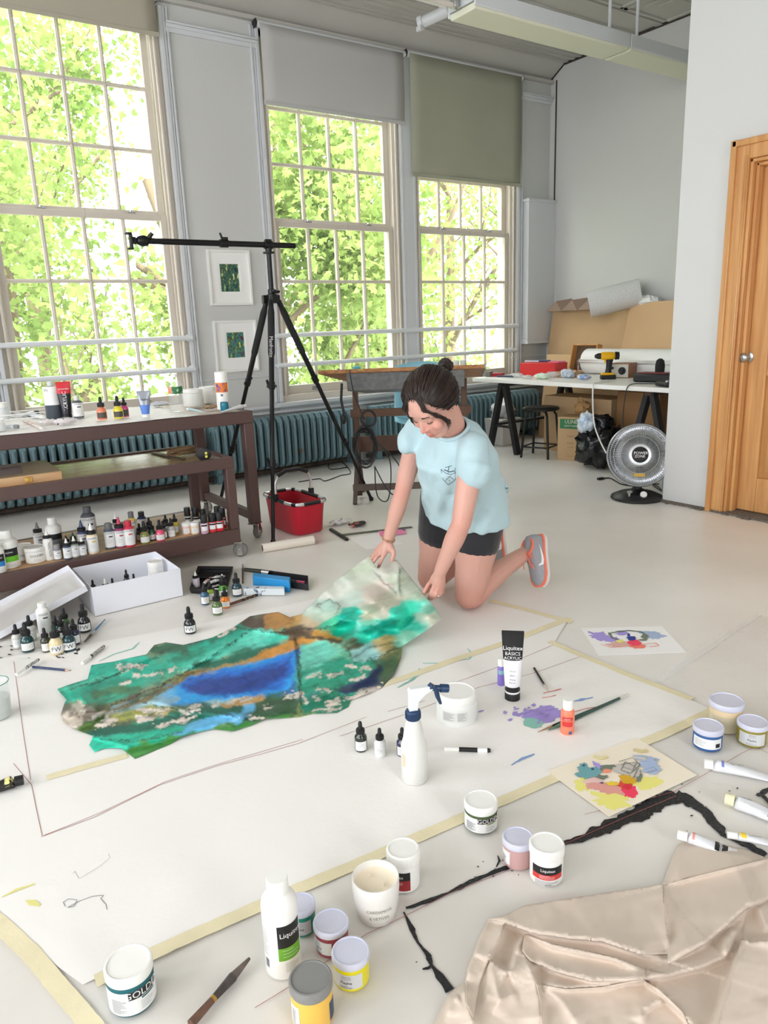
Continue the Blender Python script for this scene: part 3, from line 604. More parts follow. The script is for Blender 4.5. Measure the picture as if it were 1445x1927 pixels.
hipM = lerp(J['hipL'], J['hipR'], .5); shM = lerp(J['shL'], J['shR'], .5)
HC = rg(814, 761, 2.65); HF = V((-.69, -.13, -.69)).normalized(); HL = V((.24, -.97, .03)); HL = (HL - HF * HL.dot(HF)).normalized(); HU = HF.cross(HL).normalized()
if HU.z < 0: HU = -HU
def hd(f, l, u): return HC + HF * f + HL * l + HU * u
b = MB()
# legs
for s in 'LR':
    k, a, h = J['knee' + s], J['ank' + s], J['hip' + s]
    chain(b, [h, lerp(h, k, .35), lerp(h, k, .75), k + V((-.005, 0, .008))], [.098, .096, .076, .062], 18)
    q = lerp(k, a, .35) + V((0, 0, .012))
    chain(b, [k + V((.02, 0, .0)), q, lerp(k, a, .7) + V((0, 0, .006)), a], [.056, .056, .043, .034], 16)
# torso and neck
tw = (J['shL'] - J['shR']).normalized()
chain(b, [hipM + V((.02, 0, .0)), lerp(hipM, shM, .4), lerp(hipM, shM, .8)], [.105, .082, .070], 18)
lo_ = (hipM - shM).normalized() * .035; chain(b, [J['shL'] - tw * .01 + lo_ * .5, shM + lo_, J['shR'] + tw * .01 + lo_ * .5], [.036, .05, .036], 14)
TA = (shM - hipM).normalized(); C0 = rg(851, 807, 2.785); nb = C0 - TA * .012; chain(b, [shM, nb, lerp(nb, hd(-.05, 0, -.06), .55), hd(-.035, .0, -.03)], [.03, .048, .047, .052], 16)
# arms
for s in 'LR':
    sh, e, w = J['sh' + s], J['el' + s], J['wr' + s]; f = .92 if s == 'R' else 1
    chain(b, [sh, lerp(sh, e, .5), e], [.052 * f, .044 * f, .037 * f], 16); chain(b, [e, lerp(e, w, .3), lerp(e, w, .75), w], [.036 * f, .038 * f, .029 * f, .024 * f], 16)
# hands: palm plus five separate fingers each
def hand(wr, palm, fingers, pr):
    for q in palm: chain(b, [wr, lerp(wr, q, .55), q], [.021, .018, .0125], 10, 4)
    for pts, r in fingers: chain(b, pts, [r] * (len(pts) - 1) + [r * .82], 10, 4)
hr = 3.0
R_ = lambda x, y, d=0: rg(x, y, hr + d)
hand(J['wrR'], [R_(738, 1038, -.02), R_(722, 1044, -.02), R_(714, 1043), R_(709, 1041, .02), R_(708, 1038, .04)],
     [([R_(735, 1026), R_(741, 1040, -.03), R_(738, 1052, -.035), R_(735, 1062, -.03)], .0098), ([R_(722, 1043, -.02), R_(718, 1053, -.03), R_(712, 1068, -.015)], .0088), ([R_(714, 1042), R_(707, 1051, -.015), R_(699, 1063)], .0088),
      ([R_(709, 1041, .02), R_(702, 1049, .01), R_(697, 1060, .02)], .0083), ([R_(708, 1038, .04), R_(702, 1045, .035), R_(698, 1054, .04)], .0075)], 0)
hl = 2.745
L_ = lambda x, y, d=0: rg(x, y, hl + d)
hand(J['wrL'], [L_(813, 1094, .01), L_(818, 1103, -.01), L_(824, 1107, -.01), L_(829, 1108, .0), L_(832, 1106, .02)],
     [([L_(822, 1086, .015), L_(808, 1098, .02), L_(801, 1110, .01), L_(795, 1121)], .0098), ([L_(818, 1102, -.01), L_(812, 1113, -.025), L_(807, 1127, -.01)], .0088), ([L_(824, 1106, -.01), L_(820, 1118, -.03), L_(812, 1127, -.01)], .0088),
      ([L_(829, 1107, 0), L_(828, 1118, -.02), L_(819, 1124, -.015)], .0083), ([L_(832, 1105, .02), L_(833, 1114, .0), L_(826, 1120, -.005)], .0075)], 0)
# head with a face
def ell(c, rf, rl, ru, n=20):
    rings = []
    for i in range(n // 2 + 1):
        t = min(max(PI * i / (n // 2), .03), PI - .03)
        rings.append([c + HF * (rf * sin(t) * cos(2 * PI * k / n)) + HL * (rl * sin(t) * sin(2 * PI * k / n)) - HU * (ru * cos(t)) for k in range(n)])
    b.loft(rings)
ell(hd(-.008, 0, .03), .098, .077, .092, 28); ell(hd(.022, 0, -.03), .070, .061, .075, 24); ell(hd(.044, 0, -.087), .036, .035, .028)
ell(hd(.06, 0, .035), .03, .055, .035); chain(b, [hd(.082, 0, .012), hd(.095, 0, -.012), hd(.101, 0, -.027)], [.0075, .0085, .0105], 10); 
for s in (-1, 1):
    ell(hd(.091, s * .011, -.030), .010, .008, .007, 10); chain(b, [hd(.075, s * .012, .026), hd(.080, s * .03, .030), hd(.066, s * .05, .02)], [.008, .009, .007], 8)
    ell(hd(.068, s * .031, .006), .014, .0155, .012, 12); ell(hd(.058, s * .04, -.028), .026, .024, .024, 14)
    ell(hd(-.012, s * .078, -.005), .017, .007, .03, 12); ell(hd(-.004, s * .074, -.02), .01, .008, .014, 10)
chain(b, [hd(.079, -.020, -.062), hd(.090, 0, -.058), hd(.079, .020, -.062)], [.005, .0068, .005], 8); chain(b, [hd(.078, -.017, -.069), hd(.087, 0, -.072), hd(.078, .017, -.069)], [.005, .0075, .005], 8)
me = fuse(b, .0042, 3, 'person_body')
co = np.empty(len(me.vertices) * 3, np.float32); me.vertices.foreach_get('co', co); co = co.reshape(-1, 3)
colr = np.tile(np.array(srgb(208, 160, 145), np.float32), (len(co), 1))
def blush(c, rad, rgb, amt):
    d = np.linalg.norm(co - np.array(c, np.float32), axis=1); w = (np.exp(-(d / rad) ** 2) * amt)[:, None]; colr[:] = colr * (1 - w) + np.array(srgb(*rgb), np.float32) * w
for c in (J['kneeL'], J['kneeR']): blush(c, .07, (206, 128, 112), .6)
for c in (J['elL'], J['elR']): blush(c, .05, (206, 134, 116), .5)
blush(hd(.105, 0, -.03), .02, (214, 132, 116), .6); blush(hd(.07, .04, -.03), .03, (216, 138, 124), .5); blush(hd(.07, -.04, -.03), .03, (216, 138, 124), .5)
for u in (-.06, -.071):
    for l in (-.012, 0, .012): blush(hd(.088, l, u), .0085, (176, 92, 86), .8)
for c in (L_(812, 1113), R_(712, 1055), L_(826, 1118)): blush(c, .035, (208, 136, 118), .5)
at_ = me.color_attributes.new('skin', 'FLOAT_COLOR', 'POINT'); at_.data.foreach_set('color', np.hstack([colr, np.ones((len(co), 1), np.float32)]).ravel().astype(np.float32))
M_SKIN = mat('skin', (.8, .5, .4), .48, attr='skin', sss=.12, bump=.05, bscale=300)
me.transform(Matrix.Translation(-PO)); body = link('body', me, M_SKIN, person, smooth=180)
def pb(mb): mb.M = Matrix.Translation(-PO); return mb
# brows, lashes
M_HAIR = mat('dark_hair', srgb(50, 36, 30), .38, col2=srgb(34, 25, 22), vscale=40, stretch=(1, 1, 1))
for s in (-1, 1):
    e = pb(MB()); e.hose([hd(.083, s * .014, .026), hd(.088, s * .026, .031), hd(.079, s * .042, .029), hd(.068, s * .05, .022)], .0028, 8); e.build('eyebrow', M_HAIR, person)
    e = pb(MB()); e.hose([hd(.077, s * .018, .000), hd(.0835, s * .03, -.004), hd(.076, s * .044, -.001)], [.0015][0], 6); e.build('eyelashes', M_HAIR, person)
# hair: cap, loose strands and bun
h = pb(MB()); bunc = rg(838, 689, 2.79); rg_ = random.Random(3)
def scalp(az, el, r=1.0):
    """az 0 = front, + to her left; el up from the ear line"""
    return hd((-.012) + .105 * r * cos(el) * cos(az), .087 * r * cos(el) * sin(az), .03 + .102 * r * sin(el))
cap = []
for j in range(13):
    row = []
    for k in range(48):
        az = 2 * PI * k / 48; a2 = (az + PI) % (2 * PI) - PI
        lo = lerp(R(44), R(-26), min(1, max(0, (abs(a2) - R(30)) / R(52)))) + .08 * noise.noise(V((a2 * 5, 0, 0))) - (R(8) if abs(a2) > R(120) else 0)
        el = lo + (R(89.5) - lo) * j / 12; row.append(scalp(az, el, 1.0 + .035 * min(1, j / 2)))
    cap.append(row)
h.loft(cap, cap=True); 
bd = (bunc - hd(-.02, 0, .05)).normalized(); base = hd(-.03, .005, .115)
def sdir(p): q = p - hd(-.012, 0, .03); return V((q.dot(HF) / .105, q.dot(HL) / .087, q.dot(HU) / .102)).normalized()
BD = sdir(bunc)
for i in range(620):                                       # strands combed back from the hairline into the bun
    az = rg_.uniform(-PI, PI) if i % 3 else rg_.uniform(-1.3, 1.3); a2 = abs(az); lo = lerp(R(42), R(-30), min(1, max(0, (a2 - R(30)) / R(52))))
    el = lo + (rg_.uniform(0, .9) if rg_.random() < .55 else rg_.uniform(-.06, .1)); el = min(el, R(84)); s0 = V((cos(el) * cos(az), cos(el) * sin(az), sin(el))); th = s0.angle(BD); pts = []; n = 8; rr = rg_.uniform(1.03, 1.075); ph = rg_.uniform(0, 6.3)
    side = V((rg_.gauss(0, .05), rg_.gauss(0, .05), 0))
    for k in range(n):
        t = k / (n - 1); v = (s0 * sin((1 - t) * th) + BD * sin(t * th)) / max(sin(th), 1e-4) + side * sin(t * PI) + V((0, .02 * sin(t * 8 + ph), 0)); v.normalize(); r_ = rr + .025 * sin(t * PI) * rg_.uniform(.2, 1) + .008 * sin(t * 10 + ph)
        pts.append(hd(-.012 + .105 * r_ * v.x, .087 * r_ * v.y, .03 + .102 * r_ * v.z))
    pts[-1] = lerp(pts[-1], bunc, .45); w = rg_.uniform(.0016, .0034); h.tube(pts, [w * .4] + [w] * 6 + [w * .5], 5, cap=False, flat=.6)
for s, n in ((1, 26), (-1, 18)):                            # loose front locks falling beside the face
    for i in range(n):
        q = rg_.uniform(-1, 1); st = scalp(s * R(14 + 14 * rg_.random()), R(56 + 8 * q), 1.05)
        L = rg_.uniform(.75, 1.1)
        pts = [st, hd(.075, s * (.045 + .01 * q), .062), hd(.066, s * (.068 + .008 * q), .028 - .006 * q), hd(.050 + .006 * q, s * (.078 + .006 * q), -.008), hd(.046 + .012 * q, s * (.080 + .004 * q), -.035 * L), hd(.052 + .012 * q, s * .076, -.058 * L)]
        w = rg_.uniform(.0012, .0027); pts = [p + V((rg_.gauss(0, .003), rg_.gauss(0, .003), rg_.gauss(0, .003))) for p in pts]; h.tube(pts, [w, w, w * 1.1, w, w * .7, w * .2], 6, flat=.7)
h.build('hair', M_HAIR, person, smooth=180)
h = pb(MB())
up_ = (bunc - HC).normalized(); s1 = up_.orthogonal().normalized(); s2 = up_.cross(s1)
for i in range(46):
    a = rg_.uniform(0, 2 * PI); q = rg_.uniform(-.4, .5); rr = .021 + rg_.uniform(-.004, .007); pts = []
    for k in range(9):
        t = a + k * .45; el = q + .35 * sin(k * .8 + i); pts.append(bunc + (s1 * cos(t) + s2 * sin(t)) * rr * cos(el) + up_ * (rr * sin(el) * .95 + .004))
    h.tube(pts, [.002] + [.0042] * 7 + [.001], 6, flat=.7)
h.sph(bunc, .021, 16); h.tube([bunc - up_ * .055, bunc - up_ * .01], [.03, .016], 12); h.build('hair_bun', M_HAIR, person, smooth=180)
# tee
M_TEE = mat('tee_fabric', srgb(182, 209, 216), .85, var=.05, vscale=9, bump=.25, bscale=420, sheen=.2)
t_ = MB()
lv = [((824, 826), (880, 790), 2.865, .050), ((798, 812), (908, 802), 2.85, .074), ((770, 814), (926, 826), 2.825, .098), ((782, 850), (935, 866), 2.845, .125), ((793, 890), (941, 908), 2.92, .132), ((797, 932), (953, 948), 3.0, .12), ((800, 962), (960, 988), 3.04, .105)]
cen = []; hw = []
for p, q, r, d in lv:
    a, c = rg(*p, r + .055), rg(*q, r - .055); cen.append(lerp(a, c, .5)); hw.append((c - a) / 2)
for i, (off, w_) in enumerate(((0, .064), (.014, .100), (.05, .163))): cen[i] = C0 - TA * off + (V((0, 0, 0)) if i < 2 else (rg(848, 822, 2.83) - (C0 - TA * off)) * .5); hw[i] = tw * w_; lv[i] = lv[i][:3] + ((.054, .076, .100)[i],)
rings = []
for i, (p, q, r, d) in enumerate(lv):
    ax = (cen[min(i + 1, 6)] - cen[max(i - 1, 0)]).normalized() if i > 2 else -TA; w = hw[i]; dp = ax.cross(w).normalized(); w = w
    rings.append([cen[i] + w * cos(2 * PI * k / 40) * (1 + (.02 * sin(k * 1.9 + i) if i > 3 else 0)) + dp * (d * sin(2 * PI * k / 40) * (1 + (.05 * sin(k * 2.3 + i * .8) if i > 2 else 0))) for k in range(40)])
t_.loft(rings)
def sleeve(sh, c, e, r0, r1):
    chain(t_, [sh, lerp(sh, c, .55), c], [r0, (r0 + r1) / 2, r1], 18); d = (e - sh).normalized(); t_.tube([c - d * .028, c - d * .022, c + d * .004, c + d * .008], [r1 * .97, r1 * 1.06, r1 * 1.08, r1 * .97], 22)
cL = rg(893, 886, 2.69); cR = rg(770, 832, 2.93)
sleeve(J['shL'] + V((0.0, .005, .004)), cL, cL + (J['elL'] - J['shL']), .060, .066); sleeve(J['shR'] + V((0, -.01, 0)), cR, cR + (J['elR'] - J['shR']) + V((-.06, 0, .0)), .060, .050)
tm = fuse(t_, .0075, 16, 'tee')
axT = (cen[5] - cen[1]).normalized()
for v in tm.vertices:
    c = v.co; q = (c - cen[1]).dot(axT); lat = (c - cen[3]).dot(hw[3].normalized())
    f = noise.noise(c * 9) * .009 + noise.noise(V((lat * 24 + q * 9, q * 4, c.z * 3))) * .016 * min(1, max(.35, q / .2)) + abs(noise.noise(c * V((15, 15, 9)))) * .005
    v.co += v.normal * (f - .002)
import bmesh
bm = bmesh.new(); bm.from_mesh(tm); u_ = TA; w_ = hw[0].length
kill = []
for v in bm.verts:
    q = v.co - cen[0]; hgt_ = q.dot(u_); r_ = q - u_ * hgt_; a_ = r_.dot(hw[0].normalized()) / (w_ * 1.02); b_ = (r_ - hw[0].normalized() * r_.dot(hw[0].normalized())).length / .057
    if hgt_ > -.009 and a_ * a_ + b_ * b_ < 1: kill.append(v)
bmesh.ops.delete(bm, geom=kill, context='VERTS'); bm.to_mesh(tm); bm.free()
tm.transform(Matrix.Translation(-PO)); tee = link('tee_shirt', tm, M_TEE, person, smooth=180)
def hug(P, lift=.003):
    """lay points on the tee, seen along the line to the photographer"""
    out = []
    for px, py in P:
        o = CAMP - PO; d = ray(px, py).normalized(); ok, loc, nn, _ = tee.ray_cast(o, d); out.append(loc + nn * lift if ok else None)
    return [p for p in out if p is not None]
upT = TA; dp0 = upT.cross(hw[0]).normalized(); rim = [cen[0] - PO + upT * .002 + hw[0] * (1.06 * cos(x)) + dp0 * (.061 * sin(x)) for x in [2 * PI * i / 36 for i in range(36)]]
g = MB(); g.tube(rim, .0075, 10, closed=True); g.build('neck_rib', M_TEE, tee, smooth=180)
M_INK = mat('shirt_print', srgb(84, 100, 108), .8)
def inkline(mb, pts, r=.0011):
    q = hug(pts, .0012)
    if len(q) > 1: mb.tube(q, r, 5)
g = MB(); inkline(g, [(830, 883), (838, 890), (848, 893), (856, 890), (857, 880)]); inkline(g, [(830, 884), (834, 902), (843, 912), (857, 902), (857, 888)]); inkline(g, [(836, 884), (846, 888), (855, 886)], .002); inkline(g, [(845, 878), (843, 886), (846, 906)]); inkline(g, [(838, 880), (850, 876)]); inkline(g, [(838, 904), (846, 896), (854, 902)]); g.build('pocket_print', M_INK, tee, smooth=0)
# shorts
s_ = MB(); M_SHORT = mat('black_stretch', srgb(26, 26, 32), .6, sheen=.3, bump=.1, bscale=200)
for s in 'LR':
    k, hh = J['knee' + s], J['hip' + s]; chain(s_, [hh + V((0, 0, .02)), lerp(hh, k, .15), lerp(hh, k, .36)], [.112, .108, .101], 20)
chain(s_, [hipM + V((.03, 0, .04)), hipM + V((0, 0, .09))], [.135, .13], 18); sm = fuse(s_, .007, 4, 'shorts'); sm.transform(Matrix.Translation(-PO)); sh_o = link('shorts', sm, M_SHORT, person, smooth=180)
# shoes
M_KNIT = mat('grey_knit', srgb(166, 169, 176), .8, var=.12, vscale=160, bump=.3, bscale=350); M_CORAL = mat('coral_rubber', srgb(246, 130, 104), .55); M_FOAM = mat('white_foam', srgb(228, 226, 224), .6); M_SWOOSH = mat('white_print', srgb(248, 248, 248), .5)
def shoe(H, T, away, ank, detailed=True):
    A = (T - H); L = A.length; A.normalize(); N = (away - A * away.dot(A)).normalized(); S = A.cross(N).normalized()   # A heel to toe, N towards the sole
    W = [(.0, .024, .05), (.05, .033, .078), (.15, .036, .088), (.3, .036, .088), (.45, .038, .078), (.6, .043, .055), (.75, .046, .043), (.88, .040, .033), (.96, .026, .024), (1.0, .010, .012)]
    def sec(t, w, hgt, z0=0.0): return [H + A * (t * L) + S * (w * x) - N * (z0 + (hgt - z0) * y) for x, y in ((-1, 0), (-1.0, .25), (-.93, .55), (-.7, .85), (-.3, 1), (.3, 1), (.7, .85), (.93, .55), (1, .25), (1, 0))]
    u = pb(MB()); u.loft([sec(*q) for q in W]); up_o = u.build('shoe', M_KNIT, person, smooth=60)
    m = pb(MB()); k = pb(MB())
    m.loft([[H + A * (t * L * 1.03 - .004) + S * (x * (w + .005)) + N * y for x, y in ((-1, -.010), (1, -.010), (.96, .016), (-.96, .016))] for t, w, _ in W]); m.build('midsole', M_FOAM, up_o, bevel=.003)
    k.loft([[H + A * (t * L * 1.035 - .005) + S * (x * (w + .0065)) + N * y for x, y in ((-1, -.016), (1, -.016), (1, -.005), (-1, -.005))] for t, w, _ in W]); k.build('sole_stripe', M_CORAL, up_o, bevel=.002)
    c = pb(MB()); rim = [H + A * (L * (.25 + .16 * cos(q))) + S * (.033 * sin(q)) - N * (.080 + .008 * cos(q)) for q in [2 * PI * i / 20 for i in range(20)]]; c.tube(rim, .0065, 8, closed=True); c.build('shoe_collar', M_CORAL, up_o)
    l = pb(MB())
    for i in range(5):
        t = .40 + i * .055; z = .078 - i * .007; l.tube([H + A * (t * L) - S * .024 - N * (z - .006), H + A * ((t + .03) * L) - N * (z + .002), H + A * (t * L) + S * .024 - N * (z - .006)], .003, 6)
    for s in (-1, 1):
        o = H + A * (.38 * L) - N * .086; l.tube([o, o + S * (s * .025) - N * .014 + A * .01, o + S * (s * .045) - N * .006 + A * .03, o + S * (s * .03) + A * .025, o], .0026, 6); l.tube([o, o + S * (s * .02) + A * .05 - N * .002, o + S * (s * .03) + A * .075 + N * .012], .0026, 6)
    l.build('laces', M_CORAL, up_o)
    w = pb(MB()); side = -1 if S.dot(CAMP - H) < 0 else 1
    top = [(.20, .040), (.30, .034), (.40, .030), (.50, .030), (.56, .034), (.60, .043)]; bot = [(.20, .040), (.30, .028), (.40, .019), (.50, .016), (.59, .022), (.625, .043)]
    P = []
    for row in (top, bot):
        r = []
        for t, z in row:
            for (t0, w0, h0), (t1, w1, h1) in zip(W, W[1:]):
                if t0 <= t <= t1: f = (t - t0) / (t1 - t0); ww, hh = w0 + (w1 - w0) * f, h0 + (h1 - h0) * f
            y = z / hh; xw = 1.0 if y < .25 else 1 - .07 * (y - .25) / .3 if y < .55 else .93 - .23 * (y - .55) / .3
            r.append(H + A * (t * L) + S * (side * (ww * xw + .0012)) - N * z)
        P.append(r)
    w.grid(P); w.build('logo_mark', M_SWOOSH, up_o, smooth=0, solid=.0008)
    return up_o
T = fl(1017, 1104, .022); d = ray(1000, 1022)
best = min((abs((CAMP + d * (r / 100) - T).length - .235), r) for r in range(280, 420)); Hh = CAMP + d * (best[1] / 100)
Hh = V((2.475, 2.335, .235)); px_ = project(Hh); shoe(Hh, T + V((0, 0, 0)), V((1, .2, .35)), J['ankL'])
shoe(V((2.50, 2.64, .225)), V((2.47, 2.60, .022)), V((1, .1, .3)), J['ankR'])
# bracelet and rings
g = pb(MB()); c = lerp(J['wrR'], J['elR'], .06); ax = (J['wrR'] - J['elR']).normalized(); e1 = ax.orthogonal().normalized(); e2 = ax.cross(e1)
for i in range(22): a = 2 * PI * i / 22; g.sph(c + (e1 * cos(a) + e2 * sin(a)) * .026, .0042 + .0015 * (i % 3 == 0), 8)
g.build('bead_bracelet', mat('beads', srgb(196, 150, 120), .4, var=.5, vscale=120), person)
g = pb(MB()); c = R_(704, 1050, .01); g.tube([c + V((.0088 * cos(a), .003 * sin(a), .0088 * sin(a))) for a in [2 * PI * i / 12 for i in range(12)]], .0018, 6, closed=True); g.build('finger_ring', mat('dark_ring', srgb(60, 50, 40), .3, .8), person)
g = pb(MB()); c = L_(823, 1120, -.02); g.tube([c + V((.0088 * cos(a), .004 * sin(a), .008 * sin(a))) for a in [2 * PI * i / 12 for i in range(12)]], .002, 6, closed=True); g.sph(c + V((-.003, -.009, 0)), .0035, 8); g.build('finger_ring', M_STEEL, person)
# ---------------------------------------------------------------- sheets on the floor
from mathutils.geometry import delaunay_2d_cdt
def vn(x, y, seed=0):
    """smooth value noise, -1..1, on arrays"""
    x = np.asarray(x, float) + seed * 17.31; y = np.asarray(y, float) + seed * 9.17
    xi, yi = np.floor(x), np.floor(y); fx, fy = x - xi, y - yi; fx = fx * fx * (3 - 2 * fx); fy = fy * fy * (3 - 2 * fy)
    def hsh(a, b): q = np.sin(a * 127.1 + b * 311.7 + seed * 74.7) * 43758.5453; return q - np.floor(q)
    return 2 * ((hsh(xi, yi) * (1 - fx) + hsh(xi + 1, yi) * fx) * (1 - fy) + (hsh(xi, yi + 1) * (1 - fx) + hsh(xi + 1, yi + 1) * fx) * fy) - 1
def fbm(x, y, seed=0, o=4):
    return sum(vn(x * 2 ** k, y * 2 ** k, seed + k) * .5 ** k for k in range(o)) / 1.6
def fill(outline, step, jit=.25, seed=1):
    """triangulated points inside an outline"""
    P = [V((p[0], p[1])) for p in outline]; O = []
    for a, b in zip(P, P[1:] + P[:1]):
        n = max(1, int((b - a).length / step)); O += [a + (b - a) * (k / n) for k in range(n)]
    n = len(O); xs = [p.x for p in O]; ys = [p.y for p in O]; q = np.random.default_rng(seed)
    gx, gy = np.meshgrid(np.arange(min(xs), max(xs), step), np.arange(min(ys), max(ys), step)); gx = gx.ravel() + q.uniform(-jit, jit, gx.size) * step; gy = gy.ravel() + q.uniform(-jit, jit, gy.size) * step
    ins = np.zeros(gx.size, bool); near = np.zeros(gx.size, bool); ox, oy = np.array(xs), np.array(ys)
    for i in range(n):
        x0, y0, x1, y1 = ox[i - 1], oy[i - 1], ox[i], oy[i]
        c = ((y0 > gy) != (y1 > gy)); ins ^= c & (gx < (x1 - x0) * (gy - y0) / (y1 - y0 + 1e-12) + x0); near |= (gx - x1) ** 2 + (gy - y1) ** 2 < (.5 * step) ** 2
    k = ins & ~near
    r = delaunay_2d_cdt(O + [V((a, b)) for a, b in zip(gx[k], gy[k])], [(i, (i + 1) % n) for i in range(n)], [], 1, 1e-6)
    return np.array([tuple(v) for v in r[0]]), [tuple(f) for f in r[2]]
def ridge(X, Y, line, amp, wp, wn):
    """one-sided fold along a line: gentle on the left of its direction (wp), steep on the right (wn)"""
    best = np.full(X.shape, 1e9); sg = np.ones(X.shape); tt = np.zeros(X.shape); m = len(line) - 1
    for i in range(m):
        (x0, y0), (x1, y1) = line[i], line[i + 1]; dx, dy = x1 - x0, y1 - y0; L2 = dx * dx + dy * dy
        t = np.clip(((X - x0) * dx + (Y - y0) * dy) / L2, 0, 1); d = np.hypot(X - x0 - t * dx, Y - y0 - t * dy); c = (X - x0) * dy - (Y - y0) * dx
        u = d < best; best = np.where(u, d, best); sg = np.where(u, np.sign(c), sg); tt = np.where(u, (i + t) / m, tt)
    w = np.where(sg > 0, wp, wn); fade = np.clip(np.minimum(tt, 1 - tt) * 6, .15, 1)
    return amp * fade * np.exp(-(best / w) ** (1.15))
def fl_arr(px, py, z):
    a = (np.asarray(px) - 722.5) / FPX; b = (np.asarray(py) - 963.5) / FPX
    d = np.stack([_rx[i] * a - _uy[i] * b + _fw[i] for i in range(3)], -1); t = (z - CAMH) / d[..., 2]
    return np.array(CAMP) + d * t[..., None]
def hP(x, y):                                                  # how the paper lies
    return .0026 + .0024 * fbm(x * 3.2 + y * 1.2, y * 3.2 - x * .9, 5) + .0034 * np.abs(vn(x * 1.7 - y * 2.6, y * .9 + x * .6, 9)) ** 2
def hF(x, y):                                                  # how the plastic lies
    return .0016 + .0012 * fbm(x * 5, y * 5, 31, 3) + .0016 * np.maximum(0, 1 - 9 * np.abs(vn(x * 2.2 + y * 1.5, y * 1.1 - x * .5, 40)))
def sheet(name, label, cat, outline_px, step, hf, m, group=None, solid=0, smooth=180, seed=1):
    O = [fl(*p) for p in outline_px]; P, F = fill([(o.x, o.y) for o in O], step, seed=seed); z = hf(P[:, 0], P[:, 1]); c = V((P[:, 0].mean(), P[:, 1].mean(), 0))
    me = bpy.data.meshes.new(name); me.from_pydata([(a - c.x, b - c.y, q) for (a, b), q in zip(P, z)], [], F)
    o = link(name, me, m, None, smooth=smooth, loc=c, solid=solid); return tag(o, label, cat, group)
def strip_px(mb, pts, w, hf, lift, jag=0.0, seed=0, n=6, c=None):
    """flat stroke on the floor, widths in metres"""
    q = random.Random(seed); W = w if isinstance(w, (list, tuple)) else [w] * len(pts); P = []
    for i in range(len(pts) - 1):
        a, b = fl(*pts[i]), fl(*pts[i + 1]); k = n if jag == 0 else max(3, int((b - a).length / .008))
        for j in range(k): t = j / k; P.append((a.lerp(b, t), W[i] * (1 - t) + W[i + 1] * t))
    P.append((fl(*pts[-1]), W[-1])); L, Rr = [], []
    for i, (p, ww) in enumerate(P):
        d = (P[min(i + 1, len(P) - 1)][0] - P[max(i - 1, 0)][0]); d.z = 0; d.normalize(); s = V((-d.y, d.x, 0))
        for A, sg in ((L, 1), (Rr, -1)):
            e = p + s * (sg * ww * .5 * (1 + (jag * 1.6 * noise.noise(V((p.x * 38, p.y * 38, sg * 3 + seed))) + jag * q.uniform(-.4, .4) if jag else 0))); e.z = float(hf(e.x, e.y)) + lift
            A.append(e - c if c else e)
    mb.grid([L, Rr])
def blob_px(mb, cx, cy, rx, ry, hf, lift, seed, c, rough=.35, n=34, rot=0.0):
    q = [random.Random(seed).uniform(0, 9) for _ in range(3)]; P = []
    for k in range(n):
        a = 2 * PI * k / n; r = 1 + rough * noise.noise(V((cos(a) * 2 + q[0], sin(a) * 2 + q[1], q[2]))) + rough * .6 * noise.noise(V((cos(a) * 7 + q[1], sin(a) * 7, q[2])))
        x, y = cos(a) * rx * r, sin(a) * ry * r; p = fl(cx + x * cos(rot) - y * sin(rot), cy + x * sin(rot) + y * cos(rot)); p.z = float(hf(p.x, p.y)) + lift; P.append(p - c)
    m = fl(cx, cy); m.z = float(hf(m.x, m.y)) + lift; mb.add(P + [m - c], [(i, (i + 1) % n, n) for i in range(n)])
M_PAPER = mat('craft_paper_white', srgb(240, 238, 234), .6, var=.015, vscale=2, bump=.1, bscale=30)
M_PLASTIC = glassy('plastic_sheet', (.985, .985, .98), .89, .1, .008)
M_TAPE = mat('masking_tape', srgb(232, 222, 186), .6, var=.06, vscale=14, bump=.15, bscale=60)
M_PENCIL = mat('red_pencil', srgb(160, 96, 92), .8); M_GRAPH = mat('graphite', srgb(120, 120, 126), .6)
M_INKB = mat('black_acrylic', srgb(24, 26, 30), .3, bump=.6, bscale=160)
ps = sheet('plastic_drop_sheet', 'clear crinkled plastic sheet with black painted lines under the taped paper', 'plastic sheet', [(-260, 1690), (640, 1480), (1238, 1284), (1330, 1222), (1428, 1158), (1640, 1200), (1700, 2150), (-260, 2150)], .028, hF, M_PLASTIC)
k = MB(); cc = ps.location
for pts, w in (([(764, 1711), (800, 1700), (845, 1682), (880, 1664), (915, 1650), (955, 1633)], [.006, .012, .008, .014, .010, .013]), ([(1058, 1590), (1090, 1582), (1140, 1558), (1200, 1532), (1240, 1512), (1275, 1498)], [.012, .024, .036, .04, .05, .042]),
               ([(1270, 1498), (1310, 1514), (1340, 1545), (1362, 1572), (1400, 1590), (1440, 1612)], [.05, .036, .032, .018, .026, .02]), ([(760, 1718), (776, 1752), (786, 1776), (806, 1800), (812, 1818), (832, 1846), (848, 1866)], [.004, .010, .006, .012, .006, .016, .018]), ([(1424, 1500), (1436, 1494), (1448, 1486)], [.01, .014, .012]), ([(1428, 1494), (1446, 1512), (1470, 1540)], [.014, .01, .014]), ([(1262, 1500), (1258, 1508), (1240, 1516)], [.006, .01, .004]), ([(936, 1612), (940, 1622), (934, 1634)], [.002, .006, .003]), ([(795, 1826), (806, 1824), (812, 1818)], [.003, .006, .005])):
    strip_px(k, pts, w, hF, .0016, .38, int(pts[0][0]), c=cc)
for i in range(26):
    x, y = random.Random(i).choice([(770, 1700), (930, 1630), (1180, 1520), (1330, 1540), (800, 1800), (1400, 1490), (1300, 1500)]); q = random.Random(i * 3 + 1); blob_px(k, x + q.gauss(0, 22), y + q.gauss(0, 14), q.uniform(.8, 3), q.uniform(.5, 1.6), hF, .0015, i, cc, .5, 10)
k.build('black_paint', M_INKB, ps, smooth=0); k = MB()
